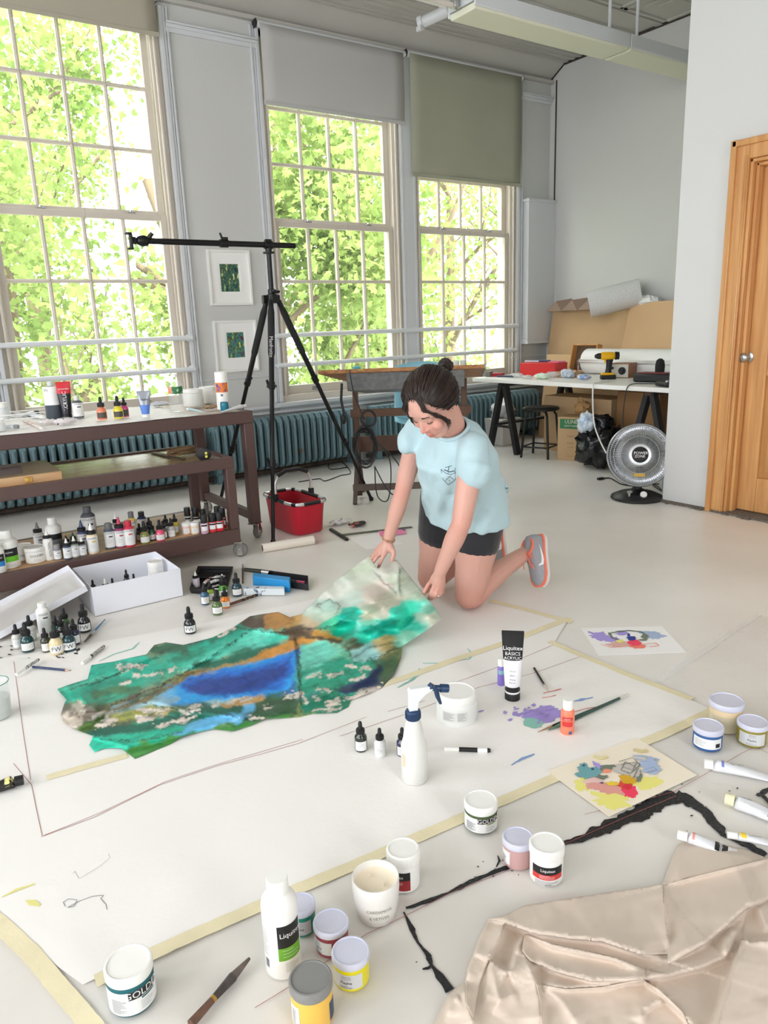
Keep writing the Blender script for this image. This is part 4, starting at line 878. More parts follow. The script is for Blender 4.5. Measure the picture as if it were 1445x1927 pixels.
for pts in ([(480, 1900), (560, 1850), (690, 1760), (745, 1735), (850, 1682), (960, 1640)], [(1100, 1535), (1270, 1492), (1395, 1420), (1420, 1408), (1470, 1430)], [(1060, 1592), (1200, 1530), (1272, 1500)]): strip_px(k, pts, .0014, hF, .0026, c=cc)
k.build('pencil_line', M_PENCIL, ps, smooth=0)
NEAR = [(-220, 1548), (300, 1398), (640, 1297), (1066, 1172), (1042, 1212), (1300, 1320), (1347, 1341), (1030, 1474), (700, 1613), (400, 1745), (156, 1856), (0, 1742), (-160, 1630)]
FAR = [(-220, 1292), (0, 1240), (160, 1214), (350, 1180), (560, 1136), (760, 1090), (926, 1132), (1070, 1170), (1056, 1180), (640, 1306), (300, 1408), (-220, 1560)]
pf = sheet('paper_sheet', 'far white paper sheet under the green painted cloth', 'paper', FAR, .03, lambda x, y: hP(x, y) - .0005, M_PAPER)
pn = sheet('paper_sheet', 'near white paper sheet marked with red pencil lines and paint smears', 'paper', NEAR, .022, lambda x, y: hP(x, y) + .0006, M_PAPER)
HN = lambda x, y: hP(x, y) + .0006
k = MB(); cc = pn.location
for pts in ([(26, 1440), (60, 1480), (70, 1530), (80, 1576)], [(78, 1578), (180, 1540), (300, 1480), (420, 1440), (560, 1402), (690, 1352)], [(84, 1575), (190, 1532), (310, 1474), (430, 1434), (570, 1394)], [(640, 1388), (760, 1348), (900, 1297), (1000, 1270), (1092, 1238)], [(730, 1342), (800, 1322)], [(850, 1290), (960, 1250), (1040, 1216)]): strip_px(k, pts, .0016, HN, .0012, c=cc, n=10)
k.build('pencil_line', M_PENCIL, pn, smooth=0)
k = MB(); sq = [(124, 1712), (120, 1704), (130, 1698), (146, 1700), (140, 1712), (128, 1714), (150, 1702), (175, 1692), (196, 1690), (190, 1696), (200, 1706), (202, 1716)]; strip_px(k, sq, .0014, HN, .0012, c=cc); strip_px(k, [(138, 1650), (142, 1645), (150, 1660), (190, 1635), (208, 1620), (205, 1612)], .0008, HN, .0012, c=cc)
for i in range(9): q = random.Random(i); x, y = q.uniform(740, 780), q.uniform(1258, 1275); 
k.build('graphite_doodle', M_GRAPH, pn, smooth=0)
def smears(par, name, col, items, hf, rough=.55):
    k = MB(); 
    for i, it in enumerate(items):
        if len(it[0]) == 2: strip_px(k, it[0], it[1], hf, .0014, .4, i, c=par.location)
    k.build(name, paint(srgb(*col), .45), par, smooth=0)
k = MB(); q = random.Random(2)
blob_px(k, 1022, 1347, 36, 15, HN, .0014, 5, cc, .5, 60, -.12)
for i in range(34): blob_px(k, 1000 + q.gauss(0, 26), 1345 + q.gauss(0, 9), q.uniform(2, 8), q.uniform(1, 3), HN, .0015 + .00004 * i, i, cc, .6, 14, -.3)
k.build('violet_smear', paint(srgb(164, 146, 214), .5), pn, smooth=0)
k = MB(); blob_px(k, 1002, 1364, 18, 10, HN, .0017, 9, cc, .35, 30, .15); strip_px(k, [(748, 1297), (770, 1285), (785, 1274), (789, 1260)], [.004, .008, .012, .005], HN, .0016, .4, c=cc)
k.build('teal_smear', paint(srgb(134, 190, 176), .5), pn, smooth=0)
k = MB()
for pts, w in (([(1022, 1306), (1040, 1302), (1056, 1298)], .004), ([(1020, 1315), (1034, 1313), (1046, 1310)], .004), ([(1080, 1342), (1100, 1336), (1120, 1333)], .003)): strip_px(k, pts, w, HN, .0014, .5, 3, c=cc)
k.build('red_smear', paint(srgb(214, 112, 96), .5), pn, smooth=0)
k = MB(); strip_px(k, [(962, 1442), (980, 1432), (1006, 1422)], [.006, .012, .004], HN, .0014, .6, 3, c=cc); strip_px(k, [(1080, 1322), (1100, 1318), (1116, 1314)], [.006, .012, .004], HN, .0014, .8, 4, c=cc); k.build('blue_smear', paint(srgb(132, 160, 206), .5), pn, smooth=0)
k = MB(); strip_px(k, [(4, 1692), (30, 1680), (66, 1668)], [.004, .008, .005], HN, .0014, .3, 4, c=cc); strip_px(k, [(50, 1700), (62, 1704), (76, 1710)], [.005, .014, .008], HN, .0014, .4, 4, c=cc); k.build('yellow_smear', paint(srgb(228, 222, 140), .5), pn, smooth=0)
HFa = lambda x, y: hP(x, y) - .0005
k = MB(); cf = pf.location
strip_px(k, [(186, 1246), (215, 1232), (250, 1222), (262, 1210)], [.004, .007, .009, .004], HFa, .0014, .3, 1, c=cf); strip_px(k, [(796, 1250), (830, 1250), (860, 1246), (884, 1242)], [.005, .008, .004, .006], HFa, .0014, .4, 2, c=cf); strip_px(k, [(884, 1242), (888, 1232), (880, 1222)], [.006, .01, .004], HFa, .0014, .4, 3, c=cf); k.build('teal_smear', paint(srgb(140, 200, 186), .5), pf, smooth=0)
k = MB(); strip_px(k, [(26, 1245), (32, 1290), (44, 1380), (58, 1470)], .0016, HFa, .0012, c=cf); k.build('pencil_line', M_PENCIL, pf, smooth=0)
k = MB()
for i in range(40):
    q = random.Random(i + 50); x, y = q.uniform(100, 150), q.uniform(1222, 1240); blob_px(k, q.choice([x, x, q.uniform(-10, 60)]), q.choice([y, y, q.uniform(1205, 1245)]), q.uniform(.8, 5), q.uniform(.5, 1.6), lambda a, b: .0042, 0, i, V((0, 0, 0)), .5, 10)
tag(k.build('ink_spatter', M_INKB, None, smooth=0), 'black ink spatters on the floor around the dropper bottles', 'ink stain', None, 'stuff')
def tape(label, pts, w, hf, seed=0):
    k = MB(); c = fl(*pts[0]); strip_px(k, pts, w, hf, .0012, .05, seed, c=c); tag(k.build('masking_tape', M_TAPE, None, smooth=0, loc=c, solid=.0004), label, 'masking tape')
HM = lambda x, y: np.maximum(hP(x, y) + .0008, hF(x, y) + .0008)
tape('long masking tape strip along the near edge of the paper', [(1346, 1338), (1240, 1388), (1030, 1472), (900, 1528), (700, 1616), (560, 1676), (330, 1780), (180, 1850)], .034, HM, 1)
tape('masking tape strip running off the lower left corner', [(-60, 1690), (0, 1744), (60, 1800), (150, 1905), (230, 2010)], .036, HM, 2)
tape('masking tape strip along the right edge of the paper', [(1034, 1209), (1100, 1238), (1200, 1280), (1302, 1319)], .028, HM, 3)
tape('masking tape strip beside the kneeling woman', [(922, 1131), (980, 1147), (1076, 1173)], .03, HM, 4)
tape('masking tape seam between the two paper sheets', [(1072, 1166), (960, 1208), (850, 1246), (760, 1278), (660, 1310)], .034, lambda x, y: HM(x, y) + .0004, 5)
tape('faded masking tape end showing left of the cloth', [(240, 1424), (170, 1444), (88, 1467)], .03, lambda x, y: HM(x, y) + .0004, 6)
k = MB(); c = fl(1330, 1220); strip_px(k, [(1240, 1284), (1290, 1247), (1330, 1220), (1380, 1187), (1430, 1158)], [.02, .03, .036, .03, .012], lambda x, y: hF(x, y) + .001, .001, .15, 2, c=c); tag(k.build('packing_tape', glassy('clear_tape', (1, 1, 1), .6, .12), None, smooth=0, loc=c), 'shiny clear tape along the far edge of the plastic', 'clear tape')

# ---------------------------------------------------------------- the painted cloth she lifts
CL = [(108, 1297), (126, 1290), (165, 1278), (172, 1252), (215, 1245), (245, 1238), (275, 1232), (290, 1214), (312, 1209), (345, 1214), (400, 1200), (440, 1180), (470, 1160), (500, 1155), (524, 1152), (545, 1162), (566, 1156), (590, 1133), (618, 1104), (652, 1076), (680, 1056), (697, 1045), (702, 1058), (709, 1071), (724, 1063), (745, 1053), (752, 1061), (775, 1090), (800, 1122), (818, 1144), (832, 1164), (800, 1188), (757, 1216), (754, 1240), (742, 1268), (718, 1296), (690, 1306), (660, 1318), (655, 1330), (634, 1341), (590, 1343), (560, 1350), (500, 1352), (470, 1366), (436, 1376), (400, 1372), (345, 1385), (320, 1400), (288, 1414), (254, 1428), (228, 1408), (196, 1408), (178, 1415), (168, 1402), (176, 1385), (150, 1376), (118, 1360), (114, 1346), (122, 1322), (126, 1318)]
P, F = fill(CL, 2.3, .2, 4); X, Y = P[:, 0], P[:, 1]
LIFT = [(722, 1060, .25), (697, 1045, .25), (748, 1054, .25), (800, 1122, .19), (832, 1164, .10), (770, 1200, .03), (700, 1120, .19), (650, 1078, .17), (618, 1104, .10), (590, 1133, .045), (566, 1156, .01), (640, 1150, .085), (690, 1170, .075), (740, 1150, .15), (730, 1200, .03), (600, 1170, .02), (640, 1195, .012), (690, 1210, .008), (755, 1218, .008), (560, 1180, .004), (540, 1165, .02), (500, 1158, .018)]
LIFT += [(x, y, .002) for x, y in ((110, 1297), (200, 1250), (300, 1215), (400, 1205), (460, 1175), (150, 1370), (250, 1420), (350, 1380), (450, 1370), (560, 1345), (650, 1325), (720, 1290), (750, 1245), (300, 1310), (400, 1280), (500, 1250), (600, 1250), (650, 1270), (500, 1300), (560, 1215), (470, 1210), (690, 1240))]
w = np.array([1 / ((X - a) ** 2 + (Y - b) ** 2 + 60) ** 1.6 for a, b, _ in LIFT]); Z = (w * np.array([q for _, _, q in LIFT])[:, None]).sum(0) / w.sum(0)
Z = .003 + Z + .003 * fbm(X / 40, Y / 24, 3) + .004 * np.maximum(0, fbm((X + Y * 1.5) / 70, (Y - X * .35) / 16, 12))
FOLDS = [([(140, 1300), (225, 1264), (300, 1232)], .009, 12, 4), ([(205, 1328), (280, 1298), (340, 1270), (400, 1234), (465, 1190)], .012, 16, 4), ([(265, 1322), (300, 1322), (340, 1335), (430, 1346), (480, 1356)], .014, 14, 4), ([(566, 1345), (562, 1290), (556, 1240), (550, 1190)], .007, 14, 4), ([(440, 1176), (505, 1190), (590, 1184), (670, 1166), (750, 1124)], .016, 18, 5),
         ([(757, 1216), (715, 1232), (660, 1250)], .012, 14, 4), ([(650, 1300), (700, 1272), (716, 1250)], .014, 18, 4), ([(560, 1330), (620, 1306), (690, 1300)], .012, 14, 4), ([(176, 1388), (240, 1404), (340, 1382), (420, 1358)], .014, 12, 4), ([(128, 1320), (150, 1312), (170, 1330), (196, 1340)], .022, 18, 6), ([(118, 1350), (150, 1338), (190, 1336)], .02, 14, 5), ([(130, 1370), (170, 1356), (210, 1330)], .014, 12, 5), ([(420, 1290), (300, 1330), (230, 1350)], .006, 18, 8), ([(476, 1210), (530, 1196), (640, 1206)], .010, 14, 5), ([(400, 1366), (470, 1348), (560, 1336)], .010, 14, 5), ([(705, 1070), (740, 1110), (760, 1125)], .004, 8, 8), ([(752, 1061), (748, 1100), (752, 1130)], .004, 6, 6), ([(620, 1165), (690, 1140), (752, 1118)], .007, 10, 5)]
for ln, a, wp, wn_ in FOLDS: Z = Z + ridge(X, Y, ln, a, wp, wn_)
Q = fl_arr(X, Y, Z); cc = V((1.3, 2.2, 0))
ANC = [(130, 1292, 34, 110, 84), (150, 1300, 60, 150, 124), (200, 1268, 38, 158, 132), (255, 1252, 44, 168, 142), (220, 1295, 58, 140, 112), (180, 1312, 88, 112, 84), (300, 1226, 96, 124, 92), (330, 1216, 40, 84, 66), (350, 1228, 44, 92, 72), (345, 1250, 48, 150, 122), (400, 1228, 42, 176, 150), (440, 1205, 84, 198, 176), (480, 1185, 104, 206, 184), (490, 1210, 92, 200, 178), (520, 1205, 72, 180, 156), (440, 1190, 40, 150, 128), (470, 1172, 46, 110, 94), (490, 1164, 84, 70, 56), (530, 1160, 150, 112, 66), (555, 1170, 196, 158, 100), (580, 1172, 214, 190, 156), (600, 1160, 190, 206, 186),
       (150, 1345, 96, 88, 76), (135, 1358, 190, 180, 168), (175, 1368, 70, 92, 48), (200, 1352, 200, 190, 180), (220, 1330, 92, 92, 60), (250, 1320, 80, 74, 62), (285, 1310, 112, 120, 96), (300, 1322, 128, 172, 196), (330, 1308, 96, 164, 206), (350, 1292, 60, 140, 206), (380, 1270, 44, 108, 190), (370, 1300, 70, 150, 210), (420, 1300, 52, 110, 186), (430, 1275, 34, 62, 130), (470, 1280, 30, 54, 118), (500, 1262, 34, 66, 138), (530, 1250, 40, 78, 156), (555, 1230, 46, 86, 164), (460, 1300, 60, 120, 190), (540, 1290, 44, 96, 150), (400, 1256, 70, 130, 190), (350, 1270, 130, 134, 92), (390, 1252, 150, 136, 84), (420, 1244, 128, 110, 70), (450, 1228, 40, 100, 80), (490, 1220, 40, 90, 70), (500, 1236, 170, 122, 62), (540, 1218, 194, 138, 72), (520, 1228, 190, 136, 74), (565, 1202, 100, 76, 52), (600, 1198, 176, 128, 64), (640, 1204, 120, 94, 58), (560, 1188, 78, 62, 50),
       (590, 1225, 110, 200, 184), (620, 1222, 122, 206, 180), (600, 1250, 76, 186, 168), (575, 1270, 64, 160, 150), (590, 1290, 46, 140, 128), (580, 1300, 48, 112, 140), (640, 1240, 90, 160, 130), (645, 1256, 40, 130, 106), (680, 1262, 34, 108, 84), (640, 1285, 34, 120, 96), (610, 1318, 30, 108, 84), (650, 1318, 34, 116, 88), (700, 1290, 38, 48, 78), (690, 1305, 214, 202, 194), (730, 1275, 70, 76, 72), (720, 1255, 50, 78, 60), (745, 1232, 96, 100, 66), (700, 1225, 140, 190, 190), (680, 1232, 160, 206, 206), (720, 1216, 176, 150, 100), (660, 1215, 80, 78, 60), (650, 1200, 60, 150, 124),
       (260, 1342, 138, 146, 76), (300, 1334, 150, 140, 90), (290, 1325, 96, 110, 66), (340, 1328, 60, 76, 50), (350, 1352, 30, 98, 84), (310, 1362, 34, 110, 90), (260, 1372, 40, 120, 92), (240, 1356, 60, 70, 56), (400, 1338, 30, 84, 70), (440, 1330, 190, 150, 104), (470, 1322, 200, 150, 90), (420, 1322, 150, 190, 200), (520, 1318, 40, 88, 66), (480, 1340, 110, 176, 220), (440, 1348, 120, 182, 226), (390, 1362, 112, 176, 220), (350, 1374, 76, 150, 160), (300, 1388, 40, 150, 118), (240, 1394, 44, 164, 134), (195, 1396, 52, 180, 150), (270, 1408, 62, 116, 58), (255, 1420, 60, 100, 60), (310, 1396, 60, 122, 64), (360, 1380, 72, 130, 62), (420, 1370, 66, 104, 58), (470, 1356, 52, 92, 60), (500, 1340, 40, 56, 48), (540, 1335, 52, 60, 50), (560, 1342, 120, 136, 80), (530, 1328, 60, 66, 56),
       (697, 1050, 226, 230, 214), (680, 1066, 196, 206, 184), (640, 1090, 206, 214, 200), (640, 1110, 214, 218, 206), (690, 1090, 196, 202, 186), (725, 1075, 206, 206, 194), (700, 1115, 214, 202, 190), (660, 1125, 190, 206, 194), (760, 1085, 186, 194, 176), (770, 1110, 186, 196, 178), (790, 1120, 170, 186, 166), (740, 1130, 200, 198, 180), (700, 1140, 210, 200, 184), (760, 1150, 66, 196, 168), (775, 1140, 90, 204, 176), (740, 1180, 24, 158, 136), (715, 1185, 20, 150, 130), (690, 1172, 120, 206, 186), (664, 1160, 34, 164, 142), (652, 1178, 40, 168, 146), (620, 1180, 70, 178, 140), (610, 1145, 176, 212, 196), (590, 1150, 196, 214, 200), (690, 1195, 60, 180, 156), (780, 1175, 70, 180, 158), (800, 1165, 196, 200, 186), (820, 1160, 200, 206, 190), (810, 1150, 130, 200, 180), (760, 1200, 140, 190, 170), (700, 1160, 204, 198, 180)]
U_, T0 = X * .94 - Y * .34, X * .34 + Y * .94
WX, WY_ = X + 10 * fbm(X / 22, Y / 14, 2) + 4 * vn(X / 7, Y / 5, 8), Y + 7 * fbm(U_ / 34, T0 / 9, 7) + 3 * vn(U_ / 12, T0 / 4, 6)
num = np.zeros((len(X), 3)); den = np.zeros(len(X))
for ax_, ay_, r_, g_, b_ in ANC:
    dx, dy = WX - ax_, (WY_ - ay_); u, v = dx * .94 - dy * .34, dx * .34 + dy * .94; k = np.exp(-((u / 12) ** 2 + (v / 6) ** 2)) + 1e-7 / (1 + u * u + v * v); num += k[:, None] * np.array(srgb(r_, g_, b_)); den += k
colr = num / den[:, None]
s = fbm((X * .94 - Y * .34) / 26, (X * .34 + Y * .94) / 7, 21); colr = colr ** .88 * (1.06 + (.5 * s + .18 * vn(U_ / 9, T0 / 2.4, 3)) * np.clip(1.15 - 1.5 * colr.mean(1), .2, 1))[:, None]
def zone(cx, cy, rx, ry): return np.exp(-(((X - cx) / rx) ** 2 + ((Y - cy) / ry) ** 2))
U, T_ = (X * .95 - Y * .30), (X * .30 + Y * .95)
CREAM = None
DX, DY = X + 5 * fbm(U / 16, T_ / 7, 41) + 1.6 * vn(X / 3.5, Y / 3.5, 44), Y + 4.5 * fbm(U / 18, T_ / 6, 47) + 1.6 * vn(X / 4, Y / 3, 49)
def lay(mask, rgb, a=1.0):
    k = (np.clip(mask, 0, 1) * a)[:, None]; base = np.array(srgb(*rgb)) * (1 + .30 * fbm(U / 30, T_ / 5, int(sum(rgb))) + .12 * vn(U / 9, T_ / 2.4, 3))[:, None]; colr[:] = colr * (1 - k) + base * k
def pol(pts, rgb, soft=5, a=1.0):
    n = len(pts); ins = np.zeros(len(X), bool); dm = np.full(len(X), 1e9)
    for i in range(n):
        (x0, y0), (x1, y1) = pts[i - 1], pts[i]; ins ^= ((y0 > DY) != (y1 > DY)) & (DX < (x1 - x0) * (DY - y0) / (y1 - y0 + 1e-9) + x0)
        dx, dy = x1 - x0, y1 - y0; t = np.clip(((DX - x0) * dx + (DY - y0) * dy) / (dx * dx + dy * dy), 0, 1); dm = np.minimum(dm, np.hypot(DX - x0 - t * dx, DY - y0 - t * dy))
    lay(.5 + np.where(ins, dm, -dm) / soft, rgb, a)
def stk(pts, w, rgb, soft=3, a=1.0):
    dm = np.full(len(X), 1e9)
    for (x0, y0), (x1, y1) in zip(pts, pts[1:]):
        dx, dy = x1 - x0, y1 - y0; t = np.clip(((DX - x0) * dx + (DY - y0) * dy) / (dx * dx + dy * dy), 0, 1); dm = np.minimum(dm, np.hypot(DX - x0 - t * dx, DY - y0 - t * dy))
    if rgb is CREAM: w = w * (1 + 1.2 * vn(U / 9, T_ / 3.2, 61) + .25 * vn(U / 3, T_ / 1.6, 67))
    lay(.5 + (w - dm) / soft, rgb, a)
CREAM = (228, 216, 206)
pol([(105, 1298), (175, 1274), (300, 1236), (400, 1200), (465, 1160), (476, 1192), (340, 1268), (200, 1325), (140, 1320)], (44, 164, 138), 8, .75)
stk([(290, 1222), (345, 1220), (352, 1234)], 9, (40, 88, 64), 6); stk([(180, 1308), (215, 1300), (260, 1296)], 7, (70, 112, 80), 7); stk([(400, 1206), (470, 1168)], 6, (38, 118, 96), 6); stk([(330, 1244), (380, 1226)], 6, (34, 128, 104), 6); stk([(350, 1262), (430, 1222), (475, 1200)], 9, (106, 214, 190), 8); stk([(120, 1298), (180, 1282), (240, 1262)], 5, (110, 206, 176), 6, .6)
pol([(295, 1322), (330, 1305), (345, 1284), (370, 1262), (420, 1257), (470, 1247), (520, 1235), (552, 1220), (558, 1240), (556, 1272), (540, 1302), (500, 1308), (440, 1314), (390, 1320), (345, 1328)], (64, 156, 224), 7)
pol([(338, 1286), (380, 1266), (440, 1262), (500, 1249), (550, 1230), (554, 1262), (530, 1298), (480, 1306), (400, 1310), (350, 1302)], (38, 104, 190), 9); pol([(348, 1290), (400, 1276), (450, 1270), (500, 1258), (544, 1246), (534, 1276), (490, 1298), (430, 1309), (370, 1308)], (34, 60, 132), 10)
stk([(215, 1334), (270, 1326), (330, 1316)], 7, (158, 194, 206), 6, .8); stk([(348, 1268), (390, 1262), (430, 1253), (470, 1240), (500, 1234)], 4.5, (172, 144, 92), 5); stk([(368, 1253), (420, 1246), (470, 1232), (520, 1216)], 7, (30, 98, 78), 5); stk([(215, 1336), (270, 1318), (340, 1282), (362, 1268)], 3.5, (112, 100, 68), 5)
pol([(468, 1242), (500, 1222), (552, 1206), (562, 1220), (520, 1236)], (204, 144, 74), 5); stk([(562, 1208), (600, 1198), (636, 1201)], 5, (186, 136, 70), 4); stk([(463, 1168), (500, 1174)], 11, (78, 64, 52), 6); stk([(520, 1190), (560, 1192), (606, 1203), (640, 1206)], 4, (84, 68, 50), 4); pol([(500, 1154), (532, 1150), (556, 1166), (524, 1186), (496, 1182)], (182, 136, 82), 6)
pol([(564, 1214), (610, 1206), (636, 1222), (622, 1240), (580, 1264), (560, 1264)], (122, 208, 188), 7); pol([(560, 1264), (600, 1252), (640, 1238), (704, 1248), (692, 1272), (620, 1302), (564, 1314)], (46, 144, 118), 8); stk([(566, 1280), (600, 1262)], 6, (84, 186, 164), 6); stk([(646, 1300), (690, 1286), (714, 1262)], 8, (38, 52, 84), 6); pol([(720, 1250), (752, 1226), (748, 1262), (716, 1292)], (70, 92, 66), 8)
pol([(564, 1314), (640, 1304), (662, 1320), (640, 1338), (570, 1346)], (42, 116, 92), 6); pol([(440, 1342), (500, 1316), (562, 1310), (562, 1345), (480, 1354)], (48, 78, 54), 7); stk([(336, 1380), (400, 1358), (472, 1334)], 8, (112, 184, 228), 6); stk([(240, 1420), (330, 1396), (440, 1373), (540, 1353)], 8, (68, 128, 62), 6); stk([(185, 1404), (260, 1388), (340, 1372)], 7, (52, 180, 150), 5); stk([(168, 1380), (260, 1370), (350, 1353), (450, 1334)], 8, (26, 92, 76), 6); stk([(212, 1354), (290, 1335)], 8, (152, 154, 82), 7); stk([(420, 1328), (470, 1318)], 4, (206, 156, 96), 4)
pol([(118, 1350), (148, 1314), (164, 1334), (142, 1372)], (200, 190, 176), 5); stk([(150, 1380), (190, 1352), (180, 1366)], 6, (66, 92, 46), 4)
for p, w_ in (([(260, 1339), (312, 1336)], 4), ([(262, 1353), (306, 1344)], 4.5), ([(292, 1367), (340, 1356), (372, 1348)], 3), ([(345, 1339), (374, 1330)], 4), ([(400, 1330), (470, 1314)], 2.5), ([(228, 1258), (268, 1252)], 5), ([(248, 1268), (262, 1272)], 3), ([(274, 1274), (302, 1266)], 3.5), ([(226, 1288), (246, 1281)], 2.5), ([(318, 1262), (330, 1257)], 3), ([(574, 1276), (602, 1268)], 2.5), ([(614, 1273), (642, 1267)], 2.6), ([(652, 1256), (668, 1255)], 2.6), ([(681, 1261), (693, 1258)], 3), ([(598, 1296), (620, 1300)], 2.8), ([(658, 1282), (688, 1272)], 2), ([(616, 1322), (640, 1319)], 4.5), ([(538, 1311), (566, 1307)], 4), ([(570, 1312), (578, 1319)], 3), ([(498, 1331), (516, 1330)], 2.5), ([(470, 1351), (494, 1349)], 2.5), ([(645, 1316), (690, 1306)], 3), ([(590, 1338), (640, 1334)], 2.5), ([(590, 1310), (602, 1315)], 2.4), ([(185, 1366), (215, 1356)], 5), ([(420, 1192), (440, 1182)], 2.4), ([(410, 1198), (424, 1194)], 1.8), ([(350, 1200), (362, 1206)], 1.6)): stk(p, w_, CREAM, 2.2)
mot = np.clip((fbm(U / 22, T_ / 6.5, 71) - .16) * 7, 0, 1) * (colr[:, 1] > colr[:, 2] * .9) * (colr[:, 1] > .12) * (zone(300, 1300, 220, 110) + zone(640, 1285, 110, 50)).clip(0, 1); lay(mot, (26, 88, 72), .55)
for ln in ([(130, 1298), (225, 1266), (300, 1238)], [(205, 1328), (280, 1300), (345, 1268), (465, 1192)], [(265, 1322), (340, 1336), (430, 1347), (485, 1357)], [(440, 1178), (505, 1190), (590, 1184), (670, 1166)], [(170, 1388), (250, 1398), (340, 1380)], [(555, 1192), (564, 1262), (566, 1344)], [(600, 1296), (690, 1300)], [(655, 1250), (705, 1238), (756, 1216)]): stk(ln, 1.0, (26, 40, 38), 1.6, .85)  # dark crease shade painted into the cloth colour along the folds
stk([(655, 1174), (670, 1148)], 5, (30, 168, 142), 6); stk([(692, 1186), (750, 1176), (772, 1164)], 8, (20, 152, 132), 8); stk([(748, 1184), (772, 1138)], 7, (74, 204, 174), 9, .8); stk([(634, 1188), (664, 1178)], 8, (46, 178, 152), 7); stk([(680, 1160), (700, 1150)], 4, (230, 226, 206), 5); stk([(800, 1160), (812, 1170)], 4, (226, 222, 202), 5)
ink = np.zeros(len(X))  # ink lines, with crease shade painted in along some folds too
for ln in ([(318, 1285), (345, 1270), (385, 1262), (400, 1240)], [(225, 1330), (270, 1316), (320, 1284)], [(125, 1350), (140, 1335), (150, 1350), (160, 1330), (165, 1345)], [(640, 1204), (655, 1222), (662, 1240), (690, 1220), (730, 1212), (757, 1208)], [(556, 1195), (560, 1250), (566, 1340)], [(556, 1255), (562, 1262), (570, 1256)], [(250, 1352), (300, 1345), (330, 1352), (380, 1342)], [(150, 1300), (225, 1266), (240, 1262)], [(610, 1150), (596, 1140), (620, 1128), (640, 1140), (630, 1160)], [(700, 1072), (725, 1098), (750, 1122)], [(752, 1060), (750, 1095), (752, 1118)]):
    ink = np.maximum(ink, ridge(X + 2 * vn(X / 6, Y / 6, 3), Y + 2 * vn(X / 6, Y / 6, 4), ln, .75, 1.7, 1.7))
ink = np.clip(ink, 0, 1)[:, None]; colr = colr * (1 - ink) + np.array(srgb(34, 40, 38)) * ink
gr = colr.mean(1, keepdims=True); colr = np.clip((gr + (colr - gr) * 1.12) * (1.16 - .42 * np.clip(gr, 0, .7)), .006, .8)
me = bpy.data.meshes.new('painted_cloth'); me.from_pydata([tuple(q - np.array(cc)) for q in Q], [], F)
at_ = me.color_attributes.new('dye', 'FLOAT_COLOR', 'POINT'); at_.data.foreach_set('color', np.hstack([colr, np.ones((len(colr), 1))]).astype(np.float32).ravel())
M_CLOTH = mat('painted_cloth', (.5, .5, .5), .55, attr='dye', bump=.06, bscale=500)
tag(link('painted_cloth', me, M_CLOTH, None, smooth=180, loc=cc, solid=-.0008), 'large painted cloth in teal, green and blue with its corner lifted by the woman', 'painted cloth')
# ---------------------------------------------------------------- heap of beige fabric
def zp(*pts): return [(840 + x * .4187, 1580 + y * .4187) for x, y in pts]
BF = zp((5, 705), (45, 668), (85, 640), (95, 580), (120, 520), (150, 440), (185, 360), (225, 352), (260, 345), (310, 322), (350, 300), (460, 280), (600, 262), (780, 235), (970, 205), (985, 160), (1010, 90), (1040, 25), (1080, 8), (1130, 2), (1210, 20), (1330, 40), (1480, 100), (1680, 160), (1760, 500), (1700, 1300), (300, 1300), (-120, 1160), (-70, 860))
P, F = fill(BF, 3.2, .2, 6); X, Y = P[:, 0], P[:, 1]
BFOLD = [([(190, 355), (260, 370), (380, 415), (540, 440), (700, 455), (880, 515), (990, 548)], .028, 110, 5), ([(990, 548), (1150, 470), (1240, 400), (1340, 310), (1445, 262)], .026, 90, 5), ([(350, 420), (480, 480), (620, 510), (760, 540), (900, 600)], .022, 40, 7), ([(380, 540), (500, 592), (650, 632), (800, 632), (990, 612), (1150, 572), (1250, 530), (1340, 330)], .024, 44, 5), ([(400, 645), (540, 667), (700, 657), (850, 632), (900, 626)], .022, 18, 6), ([(880, 630), (960, 684), (1060, 780), (1110, 840), (1150, 960)], .026, 70, 6), ([(1225, 900), (1225, 829), (1280, 640), (1325, 450)], .034, 5, 46), ([(1325, 450), (1370, 462), (1445, 456), (1520, 450)], .026, 6, 30),
         ([(85, 640), (88, 720), (108, 790), (130, 850)], .020, 5, 24), ([(185, 360), (150, 450), (110, 560), (85, 640)], .014, 18, 18), ([(265, 370), (240, 440), (190, 530), (185, 545)], .022, 6, 18), ([(350, 415), (322, 480), (290, 590), (270, 600)], .018, 18, 6), ([(340, 500), (400, 640), (420, 740), (425, 860)], .022, 6, 40), ([(190, 540), (240, 580), (280, 605)], .018, 6, 20), ([(975, 207), (985, 300), (990, 400), (998, 510)], .012, 4, 40), ([(975, 205), (1130, 165), (1290, 125), (1450, 85)], .014, 90, 4), ([(160, 690), (240, 720), (330, 690)], .012, 22, 12), ([(880, 829), (885, 770), (930, 740), (985, 722)], .020, 20, 6), ([(420, 650), (520, 730), (600, 850)], .016, 30, 10), ([(1250, 530), (1260, 450), (1300, 390)], .018, 8, 20), ([(60, 700), (20, 720), (10, 800)], .012, 14, 8), ([(380, 600), (420, 550), (500, 600)], .012, 12, 7), ([(1395, 290), (1420, 350), (1445, 420)], .016, 14, 8), ([(200, 560), (215, 640), (240, 720), (200, 790)], .014, 16, 10)]
def bz(X, Y):
    Z = .010 + .005 * fbm(X / 80, Y / 60, 3, 2) + .0016 * fbm(X / 26, Y / 34, 13, 2)
    for ln, a, wp, wn_ in BFOLD: Z = Z + ridge(X, Y, zp(*ln), a, wp, min(wn_, wn_ * .7 if wn_ < 9 else wn_)) * 1.1
    return Z
edge = np.full(X.shape, 1e9)
